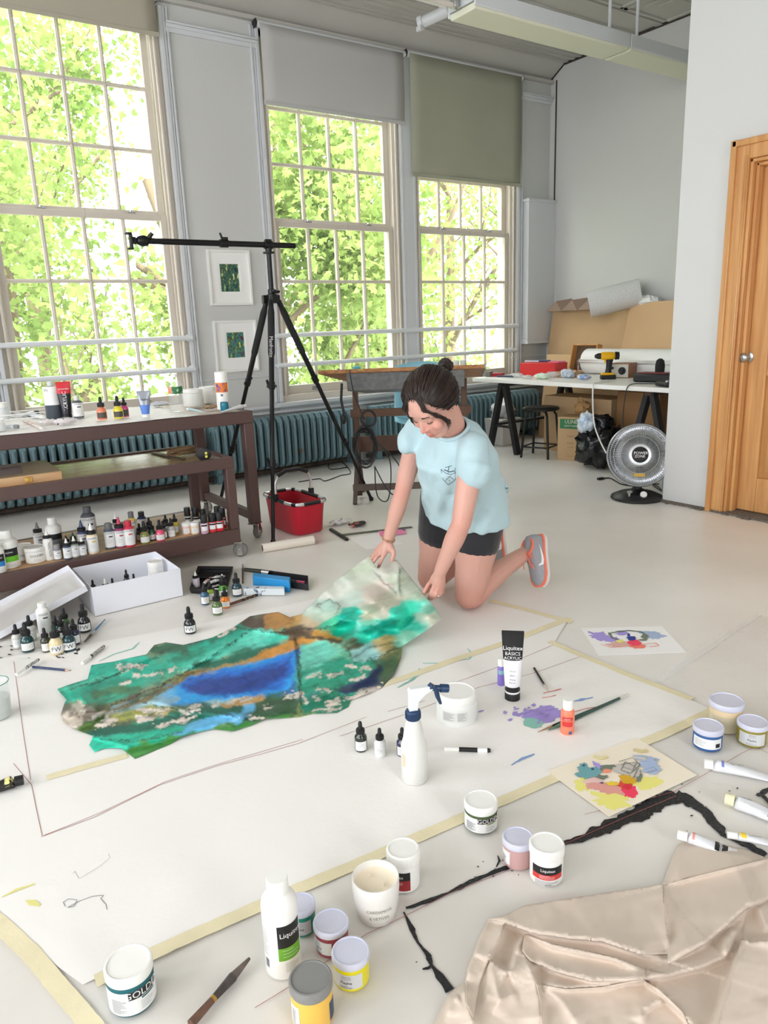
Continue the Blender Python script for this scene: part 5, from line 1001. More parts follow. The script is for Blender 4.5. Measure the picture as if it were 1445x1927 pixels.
for a, b in zip(BF, BF[1:] + BF[:1]):
    dx, dy = b[0] - a[0], b[1] - a[1]; t = np.clip(((X - a[0]) * dx + (Y - a[1]) * dy) / (dx * dx + dy * dy), 0, 1); edge = np.minimum(edge, np.hypot(X - a[0] - t * dx, Y - a[1] - t * dy))
Z = bz(X, Y)
Z = .004 + (Z - .004) * np.clip(edge / 14, .08, 1); Q = fl_arr(X, Y, Z); cc = V((.9, .9, 0))
me = bpy.data.meshes.new('beige_fabric'); me.from_pydata([tuple(q - np.array(cc)) for q in Q], [], F)
M_BEIGE = mat('beige_fabric', srgb(210, 195, 180), .8, bump=.06, bscale=700, sheen=.15)
bfo = tag(link('beige_fabric', me, M_BEIGE, None, smooth=180, loc=cc, solid=-.001), 'crumpled beige fabric heaped in the lower right corner', 'fabric')
for i, fp in enumerate(([(187, 358), (260, 343), (350, 297), (600, 258), (780, 231), (970, 202), (985, 300), (998, 514), (880, 518), (780, 486), (700, 459), (540, 444), (380, 419), (260, 374)], [(975, 204), (1130, 162), (1290, 122), (1480, 77), (1720, 100), (1720, 240), (1445, 268), (1340, 316), (1240, 406), (1150, 474), (1070, 520), (996, 556), (990, 400)],
    [(1325, 448), (1370, 460), (1445, 454), (1720, 440), (1720, 1100), (1160, 1100), (1222, 829), (1250, 740), (1280, 640)], [(350, 424), (480, 470), (620, 500), (760, 530), (900, 585), (1000, 605), (900, 626), (800, 636), (650, 637), (500, 597), (375, 545), (340, 500)], [(87, 640), (120, 520), (187, 360), (262, 372), (240, 440), (192, 535), (150, 640), (118, 800), (90, 740)], [(880, 626), (960, 676), (1060, 772), (1150, 960), (700, 1100), (420, 900), (424, 740), (402, 648), (540, 672), (700, 662)])):
    P, F = fill(zp(*fp), 4.0, .2, 8 + i); X, Y = P[:, 0], P[:, 1]; Q = fl_arr(X, Y, np.maximum(bz(X, Y), .012) + .0075 + .003 * fbm(X / 30, Y / 30, 50 + i, 2))
    me = bpy.data.meshes.new('folded_layer'); me.from_pydata([tuple(q - np.array(cc)) for q in Q], [], F); link('folded_layer', me, M_BEIGE, bfo, smooth=180, solid=-.0012)
# ---------------------------------------------------------------- jars, bottles, tubes and pens
def spot(x, ybot, w, z=0.0, ztop=None, r=None):
    """centre and radius of an upright round thing from its lowest visible point and its width"""
    p = fl(x, ybot, z); d = V((p.x, p.y, 0)); D = (p - CAMP).length
    if r is None:
        f = math.cos(math.atan(math.hypot(x - 722.5, ybot - 963.5) / FPX)); r = .5 * w / FPX * D * f * 1.03
    c = p + d.normalized() * r; h = None
    if ztop is not None:
        q = ray(x, ztop); h = CAMH + q.z * (d.length / math.hypot(q.x, q.y)) - z
    return c, r, h
WHT = mat('bottle_white', srgb(238, 238, 234), .35); LBL = mat('label_white', srgb(232, 233, 232), .5); LILAC = mat('lid_lilac', srgb(206, 208, 224), .35)
INKT = mat('print_black', srgb(28, 28, 30), .5); GREYT = mat('print_grey', srgb(120, 122, 126), .6); WTXT = mat('print_white', srgb(240, 240, 240), .5)
CAPB = mat('cap_black', srgb(26, 26, 28), .45); RUB = mat('bulb_black', srgb(34, 34, 36), .6); GLASS = mat('clear_glass', (1, 1, 1), .05, trans=.0, spec=.5, alpha=.35)
CLEAR = glassy('clear_plastic', (.97, .98, .98), .82, .06); SATIN = mat('natural_plastic', srgb(228, 230, 226), .3, alpha=.93)
def lab(par, items):
    """one label: patches and lettering, each ('p', r, z0, z1, a0, a1, mat) or ('t', text, size, r, z, ang, mat[, wide]) or ('l', r, z, rows, dz, a0, a1, mat)"""
    m = MB(); ms = []
    for it in items:
        mt = it[6] if it[0] == 't' else it[-1]
        if mt not in ms: ms.append(mt)
        m.mi = ms.index(mt)
        if it[0] == 'p': patch_cyl(m, it[1], it[2], it[3], it[4], it[5])
        elif it[0] == 't': text_on_cyl(m, it[1], it[2], it[3], it[4], it[5], 1.0, len(it) > 7)
        else: lines_on_cyl(m, it[1], it[2], it[3], it[4], it[5], it[6])
    return m.build('label', ms, par, smooth=60)
def jar(name, label, x, yb, yt, w, bm, lm, lab_items, lidf=.26, lidr=1.03, neck=None, z=.004, cat='paint jar', group=None, rim=True, turn=0, h=None, r=None, ridged=False):
    c, r, hh = spot(x, yb, w, z, yt, r); h = h or hh; t = thing(name, label, cat, c, FACE(c) + turn, group); lh = h * lidf; b = h - lh
    m = MB(); m.lathe([(r * .9, 0), (r * .97, .002), (r, .006), (r, b - .008), (r * .97, b - .002), (r * .9, b + .002)], 40); m.build('jar_body', bm, t, smooth=50)
    R_l = r * lidr; m = MB(); pr = [(R_l * .98, b), (R_l, b + .002), (R_l, h - .004), (R_l * .97, h - .0006), (R_l * .9, h), (R_l * .88, h - (.0025 if rim else 0)), (R_l * .3, h - (.0025 if rim else 0)), (.0005, h - (.0025 if rim else 0))]
    m.lathe(pr, 48, cap=False)
    if ridged:
        for k in range(60): a = 2 * PI * k / 60; m.box((R_l * cos(a), R_l * sin(a), b + lh * .5), (.0018, .0018, lh * .8))
    m.build('lid', lm, t, smooth=40)
    if lab_items: lab(t, lab_items(r * 1.004 + .0003, b))
    return t
def golden(col, ang=.55, word='GOLDEN', tick=None):
    return lambda r, b: [('p', r, b * .10, b * .86, -1.9, 1.9, LBL), ('p', r + .0003, b * .60, b * .86, ang - .75, ang + .75, INKT), ('t', word, b * .30, r + .0008, b * .735, ang, WTXT), ('p', r + .0003, b * .52, b * .58, ang - .2, ang + .5, paint(srgb(*(tick or col)))), ('l', r + .0004, b * .62, 14, b * .033, -1.0, -.25, GREYT), ('l', r + .0004, b * .45, 5, b * .06, ang - .25, ang + .4, GREYT)]
def liquitex(band, z_b=(.50, .80), z_c=(.30, .50), ang=0.1, span=1.0, z_t=.66):
    return lambda r, b: [('p', r, b * z_b[0], b * z_b[1], ang - span, ang + span, INKT), ('t', 'Liquitex', b * .16, r + .0005, b * z_t, ang, WTXT), ('p', r, b * z_c[0], b * z_c[1], ang - span, ang + span, paint(srgb(*band))), ('l', r + .0005, b * (z_c[1] - .03), 3, b * .05, ang - .5, ang + .5, WTXT), ('l', r + .0004, b * (z_c[0] - .04), 5, b * .04, ang - .8, ang + .8, GREYT), ('t', '237 ml', b * .07, r + .0005, b * .1, ang, INKT)]
def lefranc(z0=.2, z1=.78, ang=0.0, light=True):
    return lambda r, b: [('p', r, b * z0, b * z1, ang - .95, ang + .95, mat('label_silver', srgb(204, 206, 208), .4)), ('t', 'LEFRANC', b * .09, r + .0005, b * (z1 - .09), ang, GREYT), ('t', 'BOURGEOIS', b * .07, r + .0005, b * (z1 - .18), ang, GREYT), ('t', 'Flashe', b * .19, r + .0005, b * (z0 + z1) * .46, ang, INKT), ('l', r + .0005, b * (z0 + .14), 3, b * .045, ang - .4, ang + .4, GREYT)]
TEALP = paint(srgb(22, 96, 104)); CLR = lambda *c: paint(srgb(*c), .3)
jar('paint_jar', 'teal paint jar with a white paint-stained lid in the lower left', 256, 1914, 1838, 84, TEALP, WHT, golden((22, 96, 104)), .24)
jar('paint_jar', 'green paint jar with white lid standing alone on the tape', 905, 1572, 1523, 60, CLR(72, 92, 56), WHT, golden((120, 150, 50), .55), .3)
jar('paint_jar', 'mauve pink paint jar with lilac lid touching a white jar', 974, 1640, 1592, 55, CLR(190, 152, 150), LILAC, lambda r, b: [('p', r, b * .2, b * .85, -1.5, -.55, LBL), ('l', r + .0004, b * .6, 8, b * .05, -1.3, -.8, INKT)], .24, 1.05)
jar('medium_jar', 'white jar with black and red label beside the mauve jar', 1027, 1671, 1606, 61, WHT, WHT, liquitex((206, 62, 56)), .27, 1.03, ridged=True)
jar('medium_jar', 'white jar with black and dark red label behind the candle', 761, 1683, 1616, 59, WHT, WHT, lambda r, b: liquitex((150, 40, 44), (.52, .84), (.12, .52), -.5, .9)(r, b), .3, 1.03, ridged=True)
jar('paint_jar', 'teal green paint jar with lilac lid behind the tall white bottle', 571, 1766, 1716, 50, CLR(34, 140, 118), LILAC, lefranc(.15, .8, -.3), .24, 1.06)
jar('paint_jar', 'maroon paint jar with lilac lid between the teal and yellow jars', 627, 1806, 1757, 62, CLR(140, 54, 66), LILAC, lefranc(.2, .8, -1.0), .22, 1.07)
jar('paint_jar', 'bright yellow paint jar with lilac lid and silver label', 664, 1869, 1816, 66, CLR(226, 214, 30), LILAC, lefranc(.18, .8, -.35), .22, 1.08)
jar('paint_jar', 'mustard yellow paint jar with dull grey lid at the bottom edge', 592, 1948, 1872, 78, CLR(232, 186, 84), mat('lid_grey', srgb(132, 132, 130), .4), lambda r, b: [('p', r, b * .15, b * .8, -1.3, -.7, LBL), ('p', r, b * .15, b * .72, .9, 1.5, mat('label_navy', srgb(60, 76, 100), .5)), ('l', r + .0004, b * .7, 12, b * .045, -1.2, -.8, INKT)], .24, 1.04)
jar('paint_jar', 'tall clear jar of cream paint with lilac lid behind the blue jar', 1362, 1382, 1329, 57, mat('cream_fill', srgb(216, 204, 174), .25, var=.08, vscale=30), LILAC, lambda r, b: [('p', r, b * .75, b * .98, -1.5, 1.5, mat('cream_dry', srgb(222, 200, 160), .5))], .2, 1.07)
jar('paint_jar', 'blue paint jar with lilac lid in front of the cream jar', 1329, 1416, 1376, 51, CLR(46, 92, 150), LILAC, lambda r, b: [('p', r, b * .2, b * .82, -1.1, 1.1, LBL), ('l', r + .0004, b * .7, 6, b * .07, -.9, 0, GREYT), ('p', r + .0004, b * .3, b * .55, .6, .95, INKT)], .25, 1.06)
jar('paint_jar', 'olive paint jar with lilac lid near the right edge', 1412, 1408, 1368, 51, CLR(140, 128, 30), LILAC, lefranc(.15, .85, .05), .22, 1.06)
jar('gesso_tub', 'wide white tub with screw lid behind the spray bottle', 860, 1372, 1318, 76, SATIN, WHT, lambda r, b: [('p', r, b * .3, b * .78, -.75, .55, mat('label_grey', srgb(214, 214, 210), .5)), ('l', r + .0004, b * .74, 12, b * .033, -.7, -.05, GREYT), ('l', r + .0004, b * .74, 12, b * .033, .02, .5, GREYT)], .28, .93)
# candle in a white pot
c, r, h = spot(711, 1756, 88, .004, 1722); h = .098
t = thing('candle', 'cream candle in a white ceramic pot lettered CARDAMOM and VETIVER', 'candle', c, FACE(c))
m = MB(); m.lathe([(r * .62, 0), (r * .78, .004), (r * .93, h * .35), (r, h * .75), (r, h - .002), (r * .985, h), (r * .95, h), (r * .94, h - .004), (r * .92, h * .55), (r * .3, h * .5), (.0006, h * .5)], 48, cap=False); m.build('pot', mat('ceramic', srgb(232, 230, 226), .3, coat=.3), t, smooth=50)
m = MB(); m.lathe([(r * .935, h * .62), (r * .935, h - .016), (r * .9, h - .018), (r * .4, h - .0185), (.0006, h - .018)], 40, cap=False); m.build('wax', mat('wax', srgb(240, 228, 206), .45, sss=.3), t, smooth=60)
m = MB(); [m.cyl((x, y, h - .019), (x + .002, y + .002, h - .008), .0018, 8) for x, y in ((-.018, -.012), (.01, .016))]; m.build('wick', mat('wick', srgb(226, 214, 190), .9), t)
m = MB(); text_on_cyl(m, 'CARDAMOM', .0095, r * .985 + .001, h * .50, .1); text_on_cyl(m, '& VETIVER', .0095, r * .965 + .001, h * .33, .1); m.build('lettering', mat('print_sepia', srgb(120, 110, 98), .6), t, smooth=0)
def tallbottle(name, label, x, yb, yt, w, bm, cm, items, z=.004, capf=.22, capr=.55, cat='paint bottle', group=None, turn=0, h=None, r=None, nozzle=None, shoulder=.14, sm=1):
    c, r, hh = spot(x, yb, w, z, yt, r); h = h or hh; t = thing(name, label, cat, c, FACE(c) + turn, group); b = h * (1 - capf)
    m = MB(); m.lathe([(r * .92, 0), (r, .004), (r, b * (1 - shoulder)), (r * .93, b * (1 - shoulder * .6)), (r * .66, b * (1 - shoulder * .12)), (r * capr * .85, b), (r * capr * .85, b + .002)], 28); m.build('bottle_body', bm, t, smooth=50)
    m = MB(); q = r * capr
    if nozzle: m.lathe([(r * .86, b - .001), (r * .86, b + (h - b) * .28), (r * .5, b + (h - b) * .34), (r * .4, b + (h - b) * .36)], 20); m.build('cap', cm, t, smooth=40); m = MB(); m.lathe([(r * .46, b + (h - b) * .33), (r * .3, b + (h - b) * .6), (r * .14, h - .001), (.0004, h)], 16); m.build('nozzle', nozzle, t, smooth=60)
    else: m.lathe([(q, b - .002), (q, h - .003), (q * .94, h), (.0005, h)], 24, cap=False); m.build('cap', cm, t, smooth=40)
    if items: lab(t, items(r + .0004, b))
    return t
tallbottle('medium_bottle', 'tall white bottle with black and green label in front of the teal jar', 537, 1846, 1672, 66, WHT, WHT, lambda r, b: [('p', r, b * .42, b * .70, -.25, 1.25, INKT), ('t', 'Liquitex', b * .085, r + .0006, b * .58, .55, WTXT), ('p', r, b * .26, b * .42, -.25, 1.25, paint(srgb(106, 170, 44))), ('l', r + .0006, b * .39, 3, b * .04, 0, 1.0, WTXT), ('l', r + .0006, b * .65, 16, b * .022, -1.3, -.7, GREYT), ('p', r, b * .14, b * .25, -1.2, -.9, GREYT), ('l', r + .0006, b * .22, 5, b * .025, .1, 1.0, GREYT)], capf=.145, capr=.6)
# spray bottle
c, r, _ = spot(781, 1481, 49, .004); t = thing('spray_bottle', 'clear white spray bottle with navy trigger standing on the paper', 'spray bottle', c, FACE(c) + .25)
m = MB(); m.lathe([(r * .9, 0), (r, .006), (r, .095), (r * .97, .11), (r * .80, .128), (r * .72, .15), (r * .60, .172), (r * .45, .186), (r * .45, .195)], 36); m.build('bottle_body', mat('frosted_plastic', srgb(232, 232, 228), .35, alpha=.86), t, smooth=60)
m = MB(); m.lathe([(r * .54, .186), (r * .56, .188), (r * .56, .208), (r * .5, .212), (r * .36, .214)], 28); 
for k in range(28): a = 2 * PI * k / 28; m.box((r * .56 * cos(a), r * .56 * sin(a), .198), (.002, .002, .018))
NAVY = mat('navy_plastic', srgb(36, 62, 96), .35); m.build('collar', NAVY, t, smooth=40)
m = MB(); m.loft([[V((x, y + dy * 0 + sy, z)) for x, y in ((-wx, -wy), (wx, -wy), (wx, wy), (-wx, wy))] for z, wx, wy, sy in ((.212, .011, .012, 0), (.238, .011, .013, .003), (.256, .012, .022, .012), (.268, .011, .034, .022), (.276, .009, .034, .026)) for dy in (0,)]); m.build('pump_head', mat('clear_white_plastic', srgb(226, 230, 232), .3), t, bevel=.002)
m = MB(); m.tube([(0, .035, .262), (0, .052, .274), (0, .066, .262), (0, .070, .24), (0, .078, .218)], [.008, .012, .010, .008, .005], 12, flat=.8); m.cyl((0, .045, .27), (0, .088, .262), .008, 14); m.cyl((0, .078, .2635), (0, .1, .2595), .0115, 14); m.build('trigger', NAVY, t, bevel=0)
m = MB(); patch_cyl(m, r + .0005, .055, .09, -1.35, -.95, 4); m.build('sticker', paint(srgb(226, 200, 172), .6), t)
# dropper bottles
def dropper(label, x, yb, w, col, z=.004, lblc=None, fat=False, group='dropper ink bottles', name='ink_dropper_bottle', clear=False, turn=0, txt=True, hs=1.0, r=None):
    c, r, _ = spot(x, yb, w, z, r=r); t = thing(name, label, 'ink bottle', c, FACE(c) + turn, group); s = r / .0178 * hs
    bmat = mat('ink_%02x%02x%02x' % col, srgb(*col), .1, coat=.5); m = MB()
    if fat: pr = [(r * .9, 0), (r, .004 * s), (r, .026 * s), (r * .93, .033 * s), (r * .7, .040 * s), (r * .52, .043 * s), (r * .52, .046 * s)]; b = .045 * s
    else: pr = [(r * .9, 0), (r, .003 * s), (r, .040 * s), (r * .93, .046 * s), (r * .66, .050 * s), (r * .6, .054 * s)]; b = .053 * s
    m.lathe(pr, 22); m.build('bottle_body', bmat, t, smooth=50)
    q = r * .66; m = MB(); m.lathe([(q, b), (q * 1.02, b + .001), (q * 1.02, b + .013 * s), (q * .9, b + .0145 * s), (q * .55, b + .015 * s)], 22)
    for k in range(16): a = 2 * PI * k / 16; m.box((q * 1.02 * cos(a), q * 1.02 * sin(a), b + .0065 * s), (.0012, .0012, .011 * s))
    m.build('cap', CAPB, t, smooth=40); m = MB(); e = b + .014 * s; m.lathe([(q * .56, e), (q * .5, e + .004 * s), (q * .48, e + .016 * s), (q * .40, e + .020 * s), (q * .2, e + .0225 * s), (.0003, e + .023 * s)], 16); m.build('rubber_bulb', RUB, t, smooth=70)
    lm = lblc or LBL; z1 = (.026 if fat else .034) * s; it = [('p', r + .0004, .006 * s, z1, -1.0, 1.0, lm)]
    if txt == 'FW': it.append(('t', 'FW', .017 * s, r + .0008, .016 * s, -.1, INKT))
    elif txt: it += [('l', r + .0008, z1 - .004 * s, 4, .004 * s, -.6, .5, GREYT)]
    lab(t, it); return t
DG = mat('label_dark', srgb(74, 70, 66), .5)
D = dropper
D('dark green dropper bottle, left of the three on the near paper', 680, 1417, 23, (34, 44, 32)); D('white dropper bottle between the dark green one and the spray bottle', 716, 1427, 22, (226, 228, 228)); D('dark violet dropper bottle half hidden by the spray bottle', 758, 1426, 22, (54, 48, 84))
D('black ink dropper bottle standing alone above the painted cloth', 359, 1194, 22, (26, 30, 34), txt='FW', fat=True)
for a in (('black ink dropper bottle beside the blue handled brush', 161, 1191, 23, (28, 32, 36), 1), ('dark teal dropper bottle at the right front of the floor cluster', 132, 1227, 24, (20, 58, 66), 1), ('cream ink dropper bottle at the front of the floor cluster', 109, 1233, 25, (222, 204, 160), 1), ('navy dropper bottle at the right of the floor cluster', 143, 1214, 19, (34, 40, 66), 0), ('black dropper bottle in the middle of the floor cluster', 120, 1208, 19, (30, 32, 32), 0), ('green ink dropper bottle at the back of the floor cluster', 125, 1191, 20, (70, 110, 60), 1), ('sea green dropper bottle behind the cream one', 109, 1205, 18, (70, 160, 130), 0), ('dark olive dropper bottle left of the cream one', 89, 1228, 18, (52, 56, 44), 0), ('deep green dropper bottle between the two clear ones', 54, 1228, 24, (24, 66, 70), 1), ('clear grey dropper bottle at the far left of the floor cluster', 35, 1221, 18, (196, 196, 190), 0), ('clear dropper bottle in front of the leaning box lid', 60, 1207, 19, (206, 206, 202), 0)):
    D(a[0], a[1], a[2], a[3], a[4], fat=bool(a[5]), txt='FW' if a[5] and a[1] in (161, 132, 109) else True)
for a in (('blue dropper bottle in front of the black tray', 387, 1139, 16, (40, 92, 124)), ('yellow green dropper bottle behind the blue one', 397, 1131, 14, (150, 180, 50)), ('bright green dropper bottle at the tray corner', 421, 1124, 17, (80, 160, 44)), ('orange ink dropper bottle beside the brown marker', 425, 1145, 17, (226, 124, 20)), ('olive green dropper bottle nearest the cloth by the tray', 410, 1158, 20, (86, 110, 60)), ('dark blue green dropper bottle beside the patterned box', 447, 1123, 19, (30, 66, 76))):
    D(a[0], a[1], a[2], a[3], a[4], fat=a[3] > 16)
def gold_items(tick): return lambda r, b: [('p', r, b * .12, b * .86, -1.3, 1.3, LBL), ('t', 'GOLDEN', b * .085, r + .0005, b * .78, 0, INKT), ('p', r + .0004, b * .62, b * .67, -.1, .6, paint(srgb(*tick))), ('l', r + .0005, b * .56, 5, b * .05, -.5, .5, GREYT)]
tallbottle('medium_bottle', 'white bottle with black lettering in the floor cluster by the leaning lid', 87, 1194, 1136, 24, WHT, WHT, gold_items((60, 60, 60)), capf=.16, capr=.6)
tallbottle('paint_bottle', 'orange paint bottle with white cap beside the brushes', 1067, 1385, 1322, 25, CLR(240, 134, 104), WHT, lambda r, b: [('p', r, b * .60, b * .74, -.8, .8, paint(srgb(206, 58, 58))), ('p', r, b * .36, b * .56, -.8, .8, paint(srgb(212, 60, 58))), ('t', 'Liquitex', b * .08, r + .0006, b * .665, 0, WTXT), ('p', r, b * .06, b * .18, .2, .7, paint(srgb(66, 104, 140)))], capf=.26, capr=.72)
tallbottle('paint_bottle', 'violet paint bottle with white cap behind the black and white tube', 943, 1292, 1242, 14, CLR(136, 116, 200), WHT, lambda r, b: [('p', r, b * .6, b * .8, -.8, .8, paint(srgb(140, 190, 200)))], capf=.25, capr=.85)
# tubes
def tube_mesh(par, name, L, r, wide, m, n=20, flatr=.06):
    k = MB(); rings = []
    for i in range(9):
        t = i / 8; rx = r + (wide / 2 - r) * t; ry = max(r * (1 - t) ** .8, wide * .5 * flatr * .25); rings.append([V((rx * cos(2 * PI * j / n), ry * sin(2 * PI * j / n), L * t)) for j in range(n)])
    k.loft(rings); k.box((0, 0, L + .003), (wide, .0025, .008)); return k.build(name, m, par, smooth=50)
c, r, h = spot(964, 1321, 28, .004, 1192); t = thing('paint_tube', 'large black and white acrylic tube standing on its cap', 'paint tube', c, FACE(c) + PI / 2)
H = h * .985; b = MB(); b.lathe([(r, 0), (r, .022), (r * .9, .025), (r * .88, .026)], 28); b.build('cap', CAPB, t, smooth=40)
BODYW = mat('tube_white', srgb(238, 238, 240), .3)
k = MB(); rings = []; n = 28; wd = 20.0 / 14 * r
for i in range(15):
    f = i / 14; rx = r * .96 + (wd - r * .96) * f; ry = max(r * .96 * (1 - f ** 1.5), .002); rings.append([V((rx * cos(2 * PI * j / n), ry * sin(2 * PI * j / n), .025 + (H - .035) * f)) for j in range(n)])
k.loft(rings[:9]); k.build('tube_body', BODYW, t, smooth=60); k = MB(); k.loft(rings[8:], cap=False); k.box((0, 0, H - .005), (wd * 2, .003, .014)); k.build('tube_top', CAPB, t, smooth=60)
def front(f, off=.0008): rx = r * .96 + (wd - r * .96) * f; ry = max(r * .96 * (1 - f ** 1.5), .002); return V((0, -ry - off, .025 + (H - .035) * f))
k = MB()
for w_, f, s_ in (('Liquitex', .78, .020), ('BASICS', .69, .016), ('ACRYLIC', .62, .014)): text_flat(k, w_, s_, front(f, .0022), (1, 0, 0), (0, .1, 1), lift=.001)
k.build('lettering', WTXT, t, smooth=0); k = MB(); k.lathe([(r * .99, .032), (r * .995, .036), (r * .995, .048), (r * .99, .05)], 28, cap=False); k.build('band', CAPB, t); k = MB()
for i, f in enumerate((.40, .33, .26, .21)): text_flat(k, ['White', 'Blanc', 'Weiss', 'Bianco'][i], .008, front(f, .0016), (1, 0, 0), (0, 0, 1))
k.build('small_print', GREYT, t, smooth=0)
def lying_tube(label, a, b_, r, wide, bm, capm, zl=.004, bands=(), txt=None, crumple=0.0, name='paint_tube', capl=.022):
    A, B = fl(*a, zl + r), fl(*b_, zl + .003); d = B - A; L = d.length; yaw = math.atan2(d.y, d.x); t = thing(name, label, 'paint tube', (A.x, A.y, zl), yaw)
    k = MB(); k.M = Matrix.Translation((0, 0, r)) @ Euler((0, R(90), 0)).to_matrix().to_4x4(); k.lathe([(r * .78, 0), (r * .82, .001), (r * .82, capl - .002), (r * .8, capl)], 22); k.build('cap', capm, t, smooth=40)
    n = 22; k = MB(); rings = []; rr = random.Random(int(a[0]))
    for i in range(15):
        f = i / 14; x = capl + (L - capl) * f; rx = r * (.55 if i == 0 else 1) + (wide / 2 - r) * max(0, f); ry = max(r * (.55 if i == 0 else 1) * (1 - f ** 1.4), .0016); zc = ry + .0003
        rings.append([V((x, rx * cos(2 * PI * j / n), zc + ry * sin(2 * PI * j / n) * (1 + crumple * rr.uniform(-1, 1) * .3))) for j in range(n)])
    k.loft(rings); k.build('tube_body', bm, t, smooth=60)
    def top(f, y=0): i = min(13, int(f * 14)); q = f * 14 - i; rx = rings[i][0].y * (1 - q) + rings[i + 1][0].y * q; zt = max(v.z for v in rings[i]) * (1 - q) + max(v.z for v in rings[i + 1]) * q; zb = zt / 2; return V((capl + (L - capl) * f, y * rx, zb + zb * math.sqrt(max(0, 1 - y * y)) + .0007))
    for f0, f1, m in bands:
        k = MB(); k.grid([[top(f0 + (f1 - f0) * i / 5, y / 6) for y in range(-6, 7)] for i in range(6)]); k.build('printed_band', m, t)
    if txt:
        for w_, f, s_, m in txt: k = MB(); text_flat(k, w_, s_, top(f) + V((0, 0, .0012)), (0, -1, 0) if len(w_) > 6 else (1, 0, 0), (1, 0, 0) if len(w_) > 6 else (0, 1, 0)); k.build('lettering', m, t, smooth=0)
    return t
TUBEW = mat('tube_silver_white', srgb(226, 228, 232), .3, .1)
lying_tube('white paint tube lying beside the olive jar', (1325, 1437), (1470, 1468), .016, .040, TUBEW, WHT, .004, [(.12, .16, mat('band_blue', srgb(120, 130, 200), .4))], [('No 207', .34, .012, GREYT)])
lying_tube('squeezed white paint tube with yellowed neck above the red spotted tube', (1365, 1502), (1500, 1556), .018, .052, TUBEW, mat('cap_yellowed', srgb(226, 224, 190), .5), .004, [(.55, .82, INKT)], [('GOLDEN', .69, .016, WTXT), ('studio', .2, .009, INKT)], .6)
lying_tube('white paint tube with red spot and black label lying on the fabric corner', (1275, 1570), (1386, 1608), .014, .040, TUBEW, WHT, .016, [(.1, .15, paint(srgb(230, 150, 140))), (.56, .82, INKT)], [('Liquitex', .69, .012, WTXT)])
lying_tube('small white and yellow paint tube at the right edge by the fabric', (1368, 1571), (1470, 1590), .010, .026, TUBEW, WHT, .012, [(.05, .2, paint(srgb(226, 196, 60)))], [('Lemon', .4, .01, GREYT)])
lying_tube('black paint tube with pale yellow end at the left edge', (44, 1467), (-60, 1500), .017, .044, mat('tube_black', srgb(34, 32, 28), .35), CAPB, .005, [(.02, .2, paint(srgb(222, 216, 140)))], None, .3)
# pens, pencils, brushes
def stick(name, label, cat, a, b_, parts, z=.004, group=None, tilt=None):
    """a long thin thing lying from a to b: parts = (name, f0, f1, r0, r1, mat)"""
    A, B = fl(*a, z), fl(*b_, z); rmax = max(max(p[3], p[4]) for p in parts); d = B - A; L = d.length; t = thing(name, label, cat, (A.x, A.y, z + rmax), math.atan2(d.y, d.x), group)
    for nm, f0, f1, r0, r1, m in parts: k = MB(); k.cyl((L * f0, 0, 0), (L * f1, 0, 0), r0, 14, r1); k.build(nm, m, t, smooth=50)
    return t
stick('marker_pen', 'black and white marker lying right of the spray bottle', 'marker', (836, 1413), (923, 1416), [('cap', 0, .32, .0058, .0064, WHT), ('barrel', .32, .97, .0066, .0066, CAPB), ('barcode', .72, .93, .0067, .0067, LBL), ('end_plug', .97, 1, .0055, .005, CAPB)])
stick('pencil', 'black pencil lying near the black and white tube', 'pencil', (1005, 1259), (1031, 1302), [('barrel', 0, .72, .0036, .0036, CAPB), ('band', .72, .78, .0038, .0038, M_STEEL), ('tip', .78, 1, .0036, .001, paint(srgb(206, 190, 176)))])
GREENH = mat('brush_green', srgb(34, 70, 60), .3, coat=.4); BRISTLE = mat('bristle', srgb(150, 120, 90), .8)
stick('paint_brush', 'long green handled brush lying behind the orange bottle', 'brush', (1182, 1310), (1032, 1377), [('handle', 0, .12, .003, .0045, paint(srgb(206, 200, 190))), ('handle_end', .12, .72, .0048, .0062, GREENH), ('ferrule', .72, .86, .0062, .005, M_STEEL), ('bristles', .86, 1, .006, .002, paint(srgb(90, 130, 110)))], .004)
stick('paint_brush', 'thin black brush lying alongside the green handled brush', 'brush', (1150, 1322), (1012, 1380), [('handle', 0, .62, .002, .0042, GREENH), ('ferrule', .62, .82, .0042, .004, CAPB), ('bristles', .82, 1, .004, .001, BRISTLE)], .008)
stick('paint_brush', 'paint crusted brush lying at the bottom edge left of the mustard jar', 'brush', (470, 1811), (360, 1935), [('bristles', 0, .3, .003, .0085, mat('brush_crust', srgb(110, 98, 92), .7, var=.35, vscale=60)), ('ferrule', .3, .62, .0095, .0065, mat('ferrule_crust', srgb(92, 84, 84), .4, .5, var=.4, vscale=50)), ('collar', .62, .66, .0068, .0068, mat('brass', srgb(200, 160, 90), .3, 1)), ('handle', .66, 1, .0064, .0085, mat('handle_crust', srgb(120, 88, 72), .6, var=.4, vscale=40))], .004)
stick('marker_pen', 'white marker with printed barrel lying left of the painted cloth', 'marker', (155, 1251), (196, 1219), [('cap', 0, .4, .0062, .0068, WHT), ('cap_stripe', .36, .42, .0069, .0069, CAPB), ('barrel', .42, .95, .0068, .0068, mat('print_grey_white', srgb(190, 190, 186), .5, col2=srgb(60, 60, 60), vscale=160, thresh=(.42, .5))), ('end_plug', .95, 1, .006, .005, CAPB)])
stick('marker_pen', 'white and black marker lying across the blue pencil', 'marker', (31, 1272), (73, 1244), [('cap', 0, .38, .0058, .0062, WHT), ('barrel', .38, .96, .0062, .0062, mat('print_dark', srgb(60, 60, 60), .5, col2=srgb(200, 200, 198), vscale=140, thresh=(.5, .58))), ('end_plug', .96, 1, .0055, .005, CAPB)], .010)
